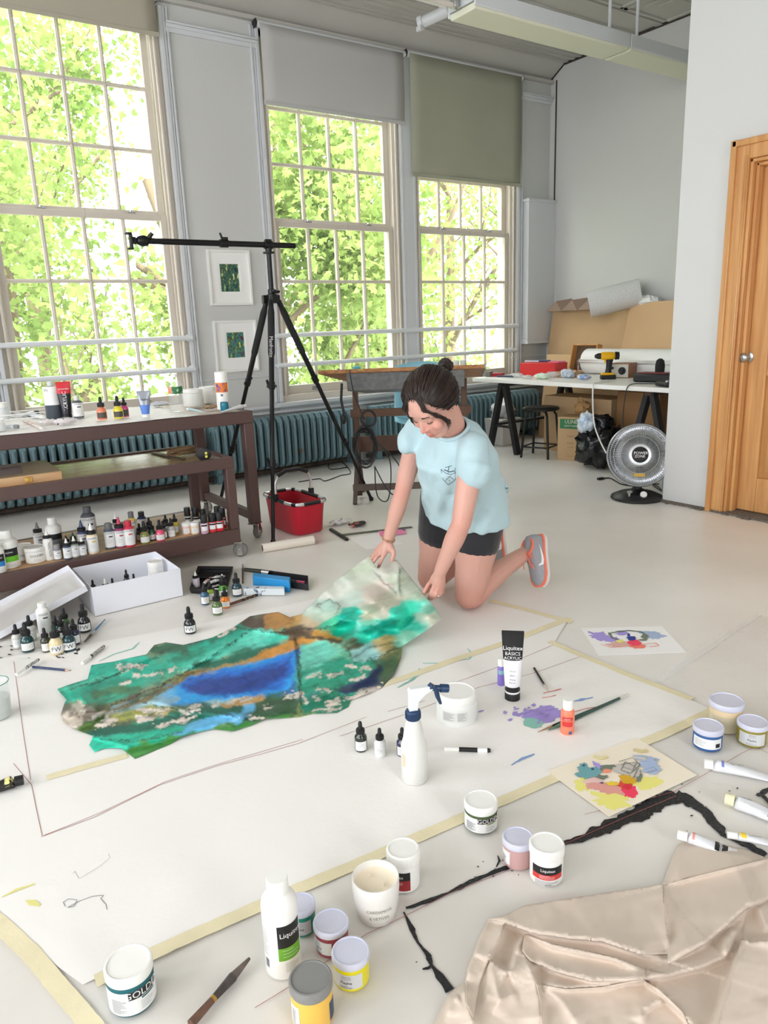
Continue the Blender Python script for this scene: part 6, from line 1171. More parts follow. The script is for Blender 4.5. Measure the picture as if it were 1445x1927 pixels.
stick('pencil', 'dark blue pencil lying at the left of the paper', 'pencil', (62, 1257), (134, 1264), [('barrel', 0, .86, .0045, .0045, mat('pencil_blue', srgb(36, 54, 92), .35)), ('sharpened_wood', .86, .96, .0045, .0016, paint(srgb(206, 170, 140))), ('lead', .96, 1, .0016, .0004, M_INKB)])
stick('paint_brush', 'blue handled brush leaning out from the dropper bottles', 'brush', (198, 1168), (160, 1210), [('handle', 0, .55, .002, .0045, mat('brush_blue', srgb(50, 118, 170), .3)), ('ferrule', .55, .72, .005, .0062, M_STEEL), ('bristles', .72, 1, .0064, .003, mat('bristle_dark', srgb(96, 86, 78), .8))])
stick('marker_pen', 'brown paint marker lying between the tray and the cloth', 'marker', (433, 1140), (485, 1122), [('cap', 0, .4, .0066, .007, mat('marker_brown', srgb(104, 66, 58), .4)), ('barrel', .4, .95, .0072, .0072, mat('marker_band', srgb(40, 40, 42), .4, col2=srgb(220, 150, 70), vscale=90, thresh=(.36, .42))), ('end_plug', .95, 1, .0066, .006, CAPB)])
stick('paint_brush', 'short dark brush lying upright of the patterned box', 'brush', (457, 1064), (457, 1099), [('ferrule', 0, .25, .005, .005, M_STEEL), ('handle', .25, 1, .0058, .0045, mat('handle_umber', srgb(70, 50, 44), .4))])
stick('paint_brush', 'wide black handled brush lying behind the blue box', 'brush', (461, 1076), (512, 1082), [('handle', 0, .65, .010, .012, mat('handle_dark_olive', srgb(44, 48, 34), .4)), ('ferrule', .65, 1, .012, .012, M_STEEL)])
# paintings on paper lying on the floor
def flat_art(label, corners, col, strokes, z):
    c = sum((fl(*p) for p in corners), V((0, 0, 0))) / 4; t = thing('paper_painting', label, 'painting', (c.x, c.y, z)); k = MB(); P = [fl(*p) - c for p in corners]
    k.prism([(p.x, p.y) for p in reversed(P)], 0, .0012); k.build('paper', mat('art_paper_%d' % int(col[2]), srgb(*col), .75), t, smooth=0)
    by = {}
    for s in strokes: by.setdefault(s[0], []).append(s[1:])
    for i, (colr_, items) in enumerate(by.items()):
        k = MB()
        for j, it in enumerate(items):
            zf = lambda x, y, q=.0016 + .00022 * i + .00005 * j: q
            if len(it) == 2: strip_px(k, it[0], it[1], zf, 0, .45, j + i, c=V((c.x, c.y, 0)))
            else: blob_px(k, *it[:4], zf, 0, j * 7 + i, V((c.x, c.y, 0)), .55, 40, it[4] if len(it) > 4 else 0)
        k.build('brushwork', paint(srgb(*colr_), .5), t, smooth=0)
    return t
VI, RD, TL, GN, YL, PK, BL, OL = (168, 152, 222), (240, 62, 96), (110, 164, 170), (112, 122, 108), (234, 228, 130), (222, 158, 148), (166, 184, 214), (214, 166, 40)
flat_art('small white sheet with violet, red and blue abstract brushwork', [(1093, 1183), (1246, 1179), (1291, 1228), (1126, 1234)], (240, 240, 238),
         [(VI, 1128, 1198, 24, 7, .2), (VI, 1150, 1204, 16, 5), (VI, 1172, 1193, 12, 4), (BL, 1232, 1198, 17, 6), (BL, 1222, 1192, 20, 3), ((222, 180, 168), 1166, 1214, 22, 5), ((240, 130, 110), 1200, 1217, 16, 5), (RD, 1194, 1211, 13, 6), (YL, 1166, 1208, 7, 3), ((40, 56, 150), 1188, 1203, 9, 4), ((40, 56, 150), 1183, 1197, 3, 3), (GN, [(1146, 1192), (1152, 1202), (1162, 1205)], .010), (GN, [(1150, 1192), (1180, 1188), (1204, 1190), (1218, 1198), (1214, 1206), (1202, 1206)], .010), (GN, 1212, 1200, 7, 4), ((236, 140, 122), [(1210, 1214), (1234, 1212), (1240, 1217), (1222, 1219)], .004), ((236, 140, 122), [(1130, 1214), (1150, 1220), (1180, 1218)], .004)], .001)
flat_art('larger cream sheet with pink, yellow and teal abstract brushwork', [(1030, 1455), (1197, 1392), (1311, 1463), (1146, 1541)], (240, 230, 210),
         [(YL, 1150, 1508, 42, 16, .1), (YL, 1220, 1478, 26, 12, -.2), (YL, 1098, 1478, 14, 18, .5), ((230, 196, 190), 1120, 1478, 22, 12, .2), (PK, 1150, 1490, 32, 11, .15), (PK, 1120, 1484, 18, 7), (RD, 1185, 1494, 16, 12, .3), ((214, 70, 60), 1176, 1482, 14, 8), ((214, 40, 60), 1180, 1486, 8, 5), (OL, 1178, 1472, 14, 8, .2), (OL, 1190, 1475, 8, 6), ((228, 198, 60), 1152, 1480, 12, 4), (TL, 1106, 1460, 22, 10, -.2), (TL, 1098, 1450, 10, 8), (TL, 1120, 1456, 12, 7), ((54, 74, 120), 1098, 1446, 3, 2), ((54, 74, 120), 1115, 1453, 3, 2), ((54, 74, 120), 1132, 1479, 3, 1.5), (VI, 1124, 1446, 10, 4, .5), (GN, 1142, 1450, 14, 5, -.1), (GN, 1132, 1468, 12, 4), (GN, 1202, 1466, 5, 12), ((196, 190, 182), 1178, 1452, 24, 12), ((196, 190, 182), 1192, 1458, 12, 10), (BL, 1224, 1450, 20, 14, .3), (BL, [(1190, 1428), (1216, 1430), (1240, 1436)], .008), (BL, [(1196, 1434), (1220, 1440)], .008), ((240, 150, 120), 1142, 1457, 8, 4), ((226, 216, 160), [(1116, 1430), (1130, 1434), (1144, 1430)], .012), ((214, 200, 150), [(1192, 1416), (1206, 1420), (1218, 1418)], .012), ((110, 110, 104), [(1164, 1440), (1190, 1432), (1204, 1446), (1186, 1462), (1168, 1456), (1176, 1440), (1200, 1452), (1192, 1470)], .0022), ((110, 110, 104), [(1168, 1446), (1198, 1440), (1190, 1456), (1172, 1450)], .0018), ((150, 150, 150), [(1214, 1454), (1230, 1450), (1236, 1456), (1220, 1460)], .0015)], .006)
# water cup at the left edge
c = spot(0, 1362, 62, .004)[0]; t = thing('water_cup', 'clear plastic cup of cloudy water cut by the left edge', 'cup', c)
k = MB(); k.lathe([(.038, 0), (.04, .002), (.047, .125), (.0465, .125), (.039, .004)], 36); k.build('cup', CLEAR, t, smooth=60); k = MB(); k.lathe([(.0385, .004), (.044, .07), (.0005, .07)], 32, cap=False); k.build('water', mat('cloudy_water', srgb(206, 212, 206), .1, alpha=.75), t, smooth=60); k = MB(); k.tube([(.047 * cos(a), .047 * sin(a), .125) for a in [2 * PI * i / 40 for i in range(40)]], .0016, 6, closed=True); k.build('rim', paint(srgb(90, 150, 140)), t)
# ---------------------------------------------------------------- things on the cart and the workbench
Z1 = SZ + .001
def B(*a, **k): return tallbottle(*a, **k)
SHG = 'bottles on the cart shelf'
lq = lambda band: (lambda r, b: [('p', r, b * .42, b * .68, -1, 1, INKT), ('t', 'Liquitex', b * .085, r + .0006, b * .56, 0, WTXT), ('p', r, b * .24, b * .42, -1, 1, paint(srgb(*band))), ('l', r + .0006, b * .2, 3, b * .05, -.6, .6, GREYT)])
sm_ = lambda tick, top=.86: (lambda r, b: [('p', r, b * .1, b * top, -1.3, 1.3, LBL), ('t', 'GOLDEN', b * .10, r + .0005, b * (top - .07), 0, INKT), ('p', r + .0004, b * .60, b * .66, -.1, .6, paint(srgb(*tick))), ('l', r + .0005, b * .5, 4, b * .06, -.5, .5, GREYT)])
B('medium_bottle', 'white bottle with blue label at the left end of the cart shelf', 1, 1079, 1012, 24, WHT, WHT, lq((46, 130, 200)), z=Z1, group=None)
B('medium_bottle', 'white bottle with black and green label on the cart shelf', 21, 1071, 1000, 36, WHT, WHT, lq((106, 190, 40)), z=Z1, capf=.2, capr=.56)
B('medium_bottle', 'white bottle with dark grey label at the back of the cart shelf', 106, 1038, 975, 28, WHT, WHT, lambda r, b: [('p', r, b * .45, b * .66, -1.2, 1.2, INKT), ('p', r, b * .08, b * .45, -1.2, 1.2, paint(srgb(120, 122, 124)))], z=Z1, capf=.2, capr=.56)
B('paint_bottle', 'large grey paint bottle with dark cap, tallest on the cart shelf', 172, 1022, 955, 25, paint(srgb(92, 96, 102), .4), paint(srgb(92, 94, 100), .5), sm_((40, 40, 46)), z=Z1, capf=.16, capr=.55)
jar('gesso_jar', 'white jar at the front of the cart shelf beside the green labelled bottle', 69, 1061, 1032, 35, WHT, WHT, lambda r, b: [('t', 'GOLDEN', b * .28, r + .0005, b * .66, .15, INKT), ('l', r + .0005, b * .45, 3, b * .1, -.2, .5, GREYT)], .24, 1.03, z=Z1)
jar('gesso_jar', 'white jar half hidden behind the front white jar on the shelf', 47, 1056, 1028, 30, WHT, WHT, lambda r, b: [('t', 'GOLDEN', b * .24, r + .0005, b * .5, .1, INKT)], .24, 1.03, z=Z1)
B('nozzle_bottle', 'clear bottle with black cap and thin tip at the back of the shelf', 77, 1040, 984, 18, mat('clear_gel', srgb(206, 204, 198), .2, alpha=.9), CAPB, sm_((90, 90, 90)), z=Z1, capf=.32, nozzle=paint(srgb(120, 120, 122), .4))
B('nozzle_bottle', 'slim white bottle with upright black lettering and white nozzle on the shelf', 95, 1055, 998, 17, WHT, CAPB, lambda r, b: [('t', 'GOLDEN', b * .16, r + .0005, b * .5, .25, INKT, True)], z=Z1, capf=.26, nozzle=WHT)
B('paint_bottle', 'small grey bottle with grey cap beside the slim white one', 110, 1054, 1026, 14, paint(srgb(140, 142, 146), .4), paint(srgb(150, 150, 150), .5), sm_((60, 60, 60)), z=Z1, capf=.26, capr=.8)
for lb, x, yb, yt, w, bc, tick, nz in (('small blue banded nozzle bottle at the shelf front', 129, 1053, 1014, 15, (70, 84, 110), (60, 80, 130), WHT), ('small green nozzle bottle at the shelf front', 143, 1050, 1010, 15, (150, 160, 150), (40, 120, 80), WHT), ('small striped silver nozzle bottle at the shelf front', 157, 1047, 1012, 14, (120, 124, 132), (50, 70, 120), WHT), ('dark olive nozzle bottle behind the small silver ones', 128, 1040, 1008, 12, (70, 76, 60), (60, 60, 60), CAPB), ('dark teal nozzle bottle behind the small silver ones', 141, 1036, 1002, 12, (24, 84, 84), (20, 80, 80), paint(srgb(30, 90, 90))),
    ('blue nozzle bottle in front of the tallest grey bottle', 159, 1038, 980, 17, (70, 80, 120), (60, 80, 140), paint(srgb(60, 72, 110))), ('white and yellow nozzle bottle in front of the tallest grey bottle', 177, 1043, 986, 20, (232, 220, 190), (226, 190, 40), WHT), ('magenta nozzle bottle beside the red bottle', 229, 1032, 974, 19, (150, 70, 110), (170, 30, 70), paint(srgb(196, 60, 90))), ('clear nozzle bottle behind the magenta one', 223, 1020, 965, 14, (190, 176, 176), (120, 50, 70), WHT)):
    B('nozzle_bottle', lb, x, yb, yt, w, paint(srgb(*bc), .35), CAPB, sm_(tick), z=Z1, capf=.34, nozzle=nz)
for lb, x, yb, yt, w, bc, cc_, tick in (('grey paint bottle with grey cap left of the magenta bottle', 209, 1034, 986, 19, (92, 104, 116), (110, 112, 114), (40, 40, 60)), ('red paint bottle with red cap on the shelf', 246, 1030, 981, 19, (206, 56, 82), (196, 40, 66), (200, 40, 60)), ('yellow paint bottle with grey cap at the back of the shelf', 252, 1018, 964, 15, (226, 196, 96), (110, 110, 114), (220, 180, 60)), ('navy paint bottle with black cap behind the small droppers', 270, 1006, 964, 16, (52, 60, 88), (30, 32, 38), (40, 40, 80))):
    B('paint_bottle', lb, x, yb, yt, w, paint(srgb(*bc), .35), paint(srgb(*cc_), .45), sm_(tick), z=Z1, capf=.2, capr=.66)
for a in (('olive dropper bottle at the front of the shelf', 274, 1024, 18, (128, 132, 70), 1), ('dark dropper bottle behind the olive one on the shelf', 265, 1019, 13, (50, 52, 50), 0), ('green dropper bottle right of the olive one on the shelf', 287, 1018, 16, (46, 84, 60), 1), ('dark dropper bottle behind the green one on the shelf', 283, 1008, 13, (60, 62, 58), 0), ('pink dropper bottle at the front of the shelf', 303, 1019, 17, (216, 76, 110), 1), ('grey green dropper bottle behind the pink one', 309, 1014, 13, (96, 104, 84), 0), ('white labelled dropper bottle right of the pink one', 324, 1012, 14, (176, 176, 172), 0), ('dark dropper bottle at the back of the shelf group', 314, 1003, 13, (54, 54, 52), 0), ('yellow dropper bottle at the right end of the shelf group', 331, 1004, 14, (206, 184, 70), 0)):
    D(a[0], a[1], a[2], a[3], a[4], z=Z1, fat=bool(a[5]), group='dropper bottles on the cart shelf')
for a in (('pale pink pot with white lid on the shelf', 352, 1007, 985, 16, (226, 186, 176), WHT), ('cream pot with white lid on the shelf', 368, 1006, 984, 16, (226, 208, 176), WHT), ('white pot behind the pink and cream pots', 379, 1000, 980, 14, (216, 214, 210), WHT)):
    jar('paint_pot', a[0], a[1], a[2], a[3], a[4], paint(srgb(*a[5]), .35), a[6], lambda r, b: [('p', r, b * .2, b * .8, -.7, .7, LBL), ('l', r + .0004, b * .7, 4, b * .12, -.4, .4, GREYT)], .3, 1.0, z=Z1)
for a in (('pink bottle with black cap beside the cream pot', 386, 1005, 970, 14, (206, 168, 190)), ('red paint pot with black cap, left of the pair', 401, 1002, 968, 15, (214, 72, 66)), ('red paint pot with black cap at the right end of the shelf', 414, 1000, 966, 16, (206, 50, 62)), ('dark red pot behind the right end pair', 420, 994, 958, 14, (170, 40, 44)), ('grey green bottle with black cap behind the pink pot', 355, 992, 956, 13, (176, 186, 176)), ('clear bottle with black cap behind the cream pot', 370, 992, 956, 13, (60, 56, 52)), ('dark bottle with black cap at the back of the shelf', 384, 990, 960, 13, (70, 60, 58)), ('black capped bottle at the back right of the shelf', 411, 990, 954, 13, (54, 44, 44))):
    B('acrylic_bottle', a[0], a[1], a[2], a[3], a[4], paint(srgb(*a[5]), .3), CAPB, lambda r, b: [('p', r, b * .3, b * .9, -.8, .8, LBL), ('p', r + .0003, b * .7, b * .85, -.8, .8, INKT)], z=Z1, capf=.42, capr=.86, shoulder=.06)
# on the cart top
ZT = LZ + .001
a, b, c = fl(155, 907, ZT), fl(0, 912, ZT), fl(120, 858, ZT + .04); t = thing('paint_case', 'flat wooden artist case with brass clasp on the cart top', 'wooden case', (.30, 3.937, ZT)); xr = .70 - .30
m = MB(); m.box((xr / 2 - .025, 0, .0225), (xr + .05, .40, .045)); m.build('case_body', mat('beech', srgb(206, 168, 126), .45, col2=srgb(190, 146, 102), vscale=4, stretch=(.5, 6, 6)), t, bevel=.003)
m = MB(); m.box((xr / 2 - .025, 0, .0465), (xr + .048, .398, .003)); m.build('case_top', mat('case_lid', srgb(120, 104, 78), .3), t); m = MB(); m.box((xr / 2 + .05, -.202, .024), (.035, .006, .026)); m.box((xr / 2 + .05, -.206, .024), (.02, .004, .014)); m.build('clasp', mat('brass', (.6, .4, .15)), t, bevel=.002)
t = tag(MB().build('x', M_DARK), 'tmp'); bpy.data.objects.remove(t)
m = MB(); m.prism([(-.17, -.15), (.14, -.12), (.17, .10), (-.17, .12)], 0, .0015); tag(m.build('sanding_sheet', mat('grey_sheet', srgb(104, 92, 90), .7, bump=.3, bscale=400), None, smooth=0, loc=(.40, 3.93, ZT + .0485)), 'dark grey sheet lying on the wooden artist case', 'grey sheet')
A = fl(288, 853, ZT); Bq = fl(345, 866, ZT); m = MB(); m.bar((0, 0, .004), (Bq.x - A.x, Bq.y - A.y, .004), .03, .006); tag(m.build('ruler', mat('dark_wood_rule', srgb(70, 58, 48), .4), None, bevel=.001, loc=A), 'dark straight edge lying on the cart top beside the brown cord', 'ruler')
m = MB(); c = fl(342, 858, ZT); rr = random.Random(5)
for i in range(16): ph = rr.uniform(0, 6.28); a_, b_ = rr.uniform(.04, .085), rr.uniform(.02, .045); m.tube([(a_ * cos(u + ph), b_ * sin(u + ph) + rr.uniform(-.008, .008), .008 + .012 * abs(sin(u * 1.5 + i))+ .012 * (i % 3)) for u in [2 * PI * k / 14 for k in range(15)]], .0028, 5)
tag(m.build('cord_bundle', mat('brown_cord', srgb(112, 88, 62), .8), None, loc=c), 'tangled bundle of brown cord on the cart top', 'cord')
c = fl(384, 866, ZT); t = thing('tape_measure', 'black tape measure with yellow marks on the cart top', 'tape measure', c, -.2); m = MB(); m.lathe([(.03, -.02), (.034, -.018), (.034, .018), (.03, .02)], 24, sq=(1.1, .9)); m.M = Matrix(); k = MB().at((0, 0, .032), (R(90), 0, 0)); k.lathe([(.03, -.02), (.034, -.018), (.034, .018), (.03, .02)], 24, sq=(1.15, .9)); k.build('case', CAPB, t, smooth=40); k = MB(); k.box((.01, -.0215, .04), (.012, .002, .012)); k.box((.01, -.0215, .022), (.012, .002, .012)); k.build('yellow_mark', paint(srgb(230, 220, 90)), t, smooth=0); k = MB(); k.box((.055, 0, .006), (.06, .016, .004)); k.build('blade_hook', M_STEEL, t)
# on the workbench
ZB = BZ + .002
def crumple(mb, c, rx, ry, rz, seed, n=18):
    c = V(c); rings = []
    for i in range(n // 2 + 1):
        th = min(max(PI * i / (n // 2), .05), PI - .05); ring = []
        for k in range(n):
            d = V((sin(th) * cos(2 * PI * k / n), sin(th) * sin(2 * PI * k / n), -cos(th))); f = 1 + .38 * noise.noise(d * 2.1 + V((seed, 0, 0))) + .24 * noise.noise(d * 5 + V((0, seed, 0)))
            p = V((d.x * rx * f, d.y * ry * f, max(-rz, d.z * rz * f))); ring.append(c + V((p.x, p.y, p.z + rz)))
        rings.append(ring)
    mb.loft(rings)
def sheetpaper(name, label, x0, x1, y0, y1, z, m, amp=.006, seed=1, cat='paper', n=26):
    k = MB(); P = []
    for j in range(n): P.append([V((x0 + (x1 - x0) * i / n, y0 + (y1 - y0) * j / (n - 1), z + .001 + amp * abs(noise.noise(V((i * .31 + seed, j * .27, seed)))) + amp * .5 * abs(noise.noise(V((i * .9, j * .8, seed)))))) - V((x0, y0, z)) for i in range(n + 1)])
    k.grid(P); return tag(k.build(name, m, None, smooth=40, loc=(x0, y0, z), solid=.0006), label, cat)
sheetpaper('cover_paper', 'rumpled white paper covering the workbench top', -.7, 1.50, BY0 + .005, BY1 - .03, BZ, mat('bench_paper', srgb(238, 236, 232), .7, col2=srgb(206, 186, 170), vscale=7, thresh=(.25, .36)), .009, 3)
ZB = BZ + .010
B('paint_bottle', 'tall half empty grey paint bottle on the workbench', 104, 788, 718, 29, paint(srgb(74, 82, 90), .3), mat('cap_clear', srgb(206, 210, 206), .3), lambda r, b: [('p', r, b * .42, b * .99, -1.4, 1.4, LBL), ('t', 'EN', b * .11, r + .0005, b * .88, -.7, INKT), ('l', r + .0005, b * .8, 6, b * .05, .2, .8, GREYT)], z=ZB, capf=.12, capr=.42, shoulder=.08)
B('paint_bottle', 'small grey paint bottle right of the acrylic tube', 149, 787, 745, 19, paint(srgb(90, 94, 100), .4), mat('cap_clear', (.7, .7, .7)), sm_((60, 60, 70)), z=ZB, capf=.2, capr=.5)
def standing_tube(name, label, x, yb, yt, wcap, wtop, mb_, mt, mc, words, z, fr=.6, cap=None, updown=False):
    c, r, h = spot(x, yb, wcap, z, yt); t = thing(name, label, 'paint tube', c, FACE(c) + PI / 2); wd = r * wtop / wcap; k = MB(); k.lathe([(r, 0), (r, h * .1), (r * .9, h * .11)], 24); k.build('cap', mc, t, smooth=40); rings = []; n = 24
    for i in range(13): f = i / 12; rx = r * .97 + (wd - r * .97) * f; ry = max(r * .97 * (1 - f ** 1.5), .002); rings.append([V((rx * cos(2 * PI * j / n), ry * sin(2 * PI * j / n), h * (.11 + .86 * f))) for j in range(n)])
    q = int(fr * 12); k = MB(); k.loft(rings[:q + 1]); k.build('tube_body', mb_, t, smooth=60); k = MB(); k.loft(rings[q:], cap=False); k.box((0, 0, h * .985), (wd * 2, .003, h * .05)); k.build('tube_top', mt, t, smooth=60)
    for w_, f, s_, m, vert in words:
        ry = max(r * .97 * (1 - f ** 1.5), .002); k = MB(); text_flat(k, w_, s_, (0, -ry - .004, h * (.11 + .86 * f)), (0, 0, 1) if vert else (1, 0, 0), (-1, 0, 0) if vert else (0, 0, 1)); k.build('lettering', m, t, smooth=0)
    return t
standing_tube('paint_tube', 'black acrylic paint tube with red top standing on the workbench', 127, 787, 719, 18, 25, mat('tube_black2', srgb(36, 34, 42), .3), paint(srgb(206, 30, 46), .35), CAPB, [('ACRYLIC', .42, .028, WTXT, True), ('amsterdam', .82, .013, WTXT, False)], ZB, .68)
standing_tube('paint_tube', 'silver and blue paint tube standing on its white cap on the workbench', 275, 785, 736, 14, 25, paint(srgb(84, 126, 206), .35), mat('tube_silver', srgb(150, 154, 162), .3, .4), WHT, [('Flashe', .66, .016, INKT, False)], ZB, .45)
for a in (('orange dropper bottle on the workbench', 193, 790, 18, (226, 130, 96), 1), ('yellow dropper bottle on the workbench', 224, 788, 18, (220, 206, 60), 1), ('magenta dropper bottle behind the yellow one on the workbench', 236, 785, 14, (214, 70, 140), 0)): D(a[0], a[1], a[2], a[3], a[4], z=ZB, fat=bool(a[5]), group='dropper bottles on the workbench', lblc=DG)
c, r, h = spot(334, 775, 26, ZB, 704); t = thing('water_bottle', 'clear plastic water bottle with green label on the workbench', 'water bottle', c, FACE(c)); m = MB(); m.lathe([(r * .9, 0), (r, .006), (r * .96, h * .2), (r, h * .25), (r * .96, h * .34), (r, h * .4), (r * .98, h * .66), (r * .9, h * .74), (r * .55, h * .86), (r * .36, h * .92), (r * .36, h * .95)], 32); m.build('bottle_body', CLEAR, t, smooth=60)
m = MB(); m.lathe([(r * .42, h * .92), (r * .42, h * .995), (r * .38, h), (.0004, h)], 20, cap=False); m.build('cap', WHT, t); m = MB(); patch_cyl(m, r * 1.01, h * .48, h * .67, -1.6, -.5); m.mi = 1; patch_cyl(m, r * 1.01, h * .48, h * .67, -.5, 1.6); m.build('label', [paint(srgb(226, 150, 120)), mat('label_green', srgb(44, 110, 66), .4, col2=srgb(190, 210, 190), vscale=50, thresh=(.36, .42))], t)
jar('gesso_tub', 'wide white lidded tub beside the water bottle', 365, 766, 733, 38, SATIN, WHT, None, .22, .98, z=ZB, cat='tub'); jar('gesso_tub', 'white lidded jar behind the wide tub', 393, 759, 728, 32, WHT, WHT, lambda r, b: [('p', r, b * .3, b * .7, -.4, .6, LBL)], .26, .95, z=ZB, cat='tub')
c, r, h = spot(421, 771, 23, ZB, 700); t = thing('spray_can', 'white spray can with an orange and blue picture on the workbench', 'spray can', c, FACE(c)); m = MB(); m.lathe([(r * .96, 0), (r, .004), (r, h * .74), (r * .96, h * .76)], 32); m.build('can', WHT, t, smooth=40); m = MB(); m.lathe([(r * .98, h * .76), (r * .98, h * .985), (r * .93, h), (.0005, h)], 32, cap=False); m.build('cap', WHT, t, smooth=40); m = MB(); patch_cyl(m, r * 1.006, h * .46, h * .72, -1.3, 1.1); m.build('label', mat('can_picture', srgb(222, 120, 40), .4, col2=srgb(60, 70, 150), vscale=34, thresh=(.42, .5)), t); m = MB(); patch_cyl(m, r * 1.006, h * .36, h * .42, -.3, .1, 4); m.build('badge', GREYT, t)
jar('paint_pot', 'small clear pot of teal paint in front of the spray can', 423, 773, 757, 15, paint(srgb(20, 116, 140), .2), paint(srgb(24, 104, 126), .3), None, .1, 1.0, z=ZB)
def flat_tube(label, a, b, r, w, m, cm, z, **k): lying_tube(label, a, b, r, w, m, cm, z, **k)
flat_tube('white paint tube with dark tip lying at the right end of the workbench', (462, 764), (418, 774), .013, .034, TUBEW, WHT, ZB); flat_tube('pale blue paint tube lying in front of the wide tub', (352, 770), (385, 775), .009, .022, paint(srgb(176, 206, 214), .4), WHT, ZB)
flat_tube('white paint tube with black cap lying among the tubes at the left', (72, 776), (24, 786), .015, .042, TUBEW, CAPB, ZB); flat_tube('silver paint tube with grey cap nearest the bench edge', (34, 803), (-14, 806), .013, .034, TUBEW, paint(srgb(140, 146, 150), .4), ZB); flat_tube('creased white and orange paint tube on the bench paper', (78, 806), (48, 790), .008, .036, mat('tube_stained', srgb(226, 216, 210), .4, col2=srgb(220, 130, 100), vscale=26, thresh=(.36, .44)), WHT, ZB, crumple=.5); flat_tube('white paint tube lying behind the tall grey bottle', (82, 785), (30, 776), .012, .034, TUBEW, WHT, ZB)
for i, (lb, x, y, s) in enumerate((('crumpled white tissue in front of the tall grey bottle', 92, 797, .035), ('crumpled striped tissue in front of the acrylic tube', 121, 798, .05), ('scrunched paper among the tubes at the back of the bench', 300, 764, .045), ('brown crumpled tissue left of the spray can', 398, 769, .04))):
    m = MB(); p = fl(x, y, ZB); crumple(m, (0, 0, 0), s * 1.2, s * .7, s * .32, i * 3.3, 22); tag(m.build('crumpled_tissue', mat('tissue%d' % i, srgb(*((232, 226, 224), (226, 220, 222), (214, 216, 224), (160, 136, 110))[i]), .8, col2=srgb(*((206, 196, 190), (84, 76, 80), (90, 100, 130), (90, 66, 50))[i]), vscale=40, thresh=(.34, .4)), None, smooth=25, loc=p), lb, 'tissue')
jar('clear_jar', 'clear plastic jar at the left edge of the workbench', 6, 791, 758, 24, mat('milky_plastic', srgb(226, 230, 230), .3, alpha=.8), WHT, None, .3, .9, z=ZB, cat='jar'); jar('clear_jar', 'white capped clear jar nearest the bench edge at the left', 0, 812, 790, 22, mat('milky_plastic', (.8, .8, .8)), WHT, None, .3, .9, z=ZB, cat='jar')
t = thing('wire_tray', 'white wire tray at the back of the workbench', 'tray', (.76, 4.68, ZB)); m = MB()
for i in range(15): m.cyl((-.2 + i * .028, -.1, .004), (-.2 + i * .028, .1, .004), .002, 6)
for y in (-.1, .1): m.cyl((-.2, y, .004), (.2, y, .004), .003, 6); m.cyl((-.2, y, .03), (.2, y, .03), .003, 6)
m.build('wires', M_WHITE, t)
# ---------------------------------------------------------------- floor things by the cart
M_CARD = mat('white_card', srgb(232, 234, 242), .45); M_CARDIN = mat('white_card_inside', srgb(226, 226, 228), .6)
BXa, BXb, BYa, BYb, BH = .672, 1.075, 3.30, 3.66, .135
t = thing('cardboard_box', 'open white card box holding bottles on the floor by the cart', 'box', ((BXa + BXb) / 2, (BYa + BYb) / 2, .003)); w, d = BXb - BXa, BYb - BYa; m = MB(); m.box((0, 0, .0015), (w, d, .003)); m.build('box_bottom', M_CARDIN, t)
for nm, cx_, cy_, sx, sy in (('front_panel', 0, -d / 2, w, .003), ('back_panel', 0, d / 2, w, .003), ('side_panel', -w / 2, 0, .003, d), ('side_panel', w / 2, 0, .003, d)): m = MB(); m.box((cx_, cy_, BH / 2), (sx, sy, BH)); m.build(nm, M_CARD, t)
P4 = [fl(0, 1206, .01), fl(55, 1172, .01), fl(168, 1106, .125), fl(124, 1062, .135)]
p0, p1, p2, p3 = V((.255, 3.27, .006)), V((.655, 3.31, .125)), V((.655, 3.64, .135)), V((.255, 3.60, .016)); t = thing('box_lid', 'white card lid leaning against the open box', 'box lid', p0); m = MB(); nn = (p1 - p0).cross(p3 - p0).normalized()
m.add([p - p0 for p in (p0, p1, p2, p3)] + [p - p0 + nn * .003 for p in (p0, p1, p2, p3)], [(3, 2, 1, 0), (4, 5, 6, 7), (0, 1, 5, 4), (1, 2, 6, 5), (2, 3, 7, 6), (3, 0, 4, 7)]); m.build('lid_panel', mat('gloss_card', srgb(206, 204, 200), .18, coat=.4), t, smooth=0)
m = MB()
for a_, b_ in ((p0, p1), (p1, p2), (p2, p3), (p3, p0)): q0, q1 = a_ - p0, b_ - p0; m.add([q0, q1, q1 + nn * .028, q0 + nn * .028], [(0, 1, 2, 3)])
m.build('lid_rim', M_CARD, t, smooth=0, solid=.002)
ZBX = .0065
for a in (('black dropper bottle at the left inside the white box', .72, 3.50, .0165), ('dark dropper bottle in the front row inside the white box', .79, 3.37, .0165), ('violet dropper bottle inside the white box', .80, 3.46, .0165), ('brown dropper bottle in the middle of the white box', .86, 3.38, .0165), ('dark blue dropper bottle in the middle of the white box', .90, 3.46, .0165), ('black dropper bottle before the jar in the white box', 1.00, 3.38, .0165), ('grey dropper bottle behind the others in the white box', .89, 3.55, .0165)):
    p = project((a[1], a[2], ZBX)); D(a[0], p[0], p[1] + 2, 17, (60, 50, 60) if 'violet' in a[0] else (70, 52, 44) if 'brown' in a[0] else (34, 36, 44), z=ZBX, group='bottles inside the white box', r=a[3], hs=1.25)
for lb, x, y in (('white nozzle bottle at the left inside the white box', .76, 3.43), ('white nozzle bottle before the jar inside the white box', .96, 3.40)):
    p = project((x, y, ZBX)); B('nozzle_bottle', lb, p[0], p[1] + 2, 0, 16, paint(srgb(226, 224, 222), .4), CAPB, None, z=ZBX, capf=.34, nozzle=WHT, h=.12, r=.017)
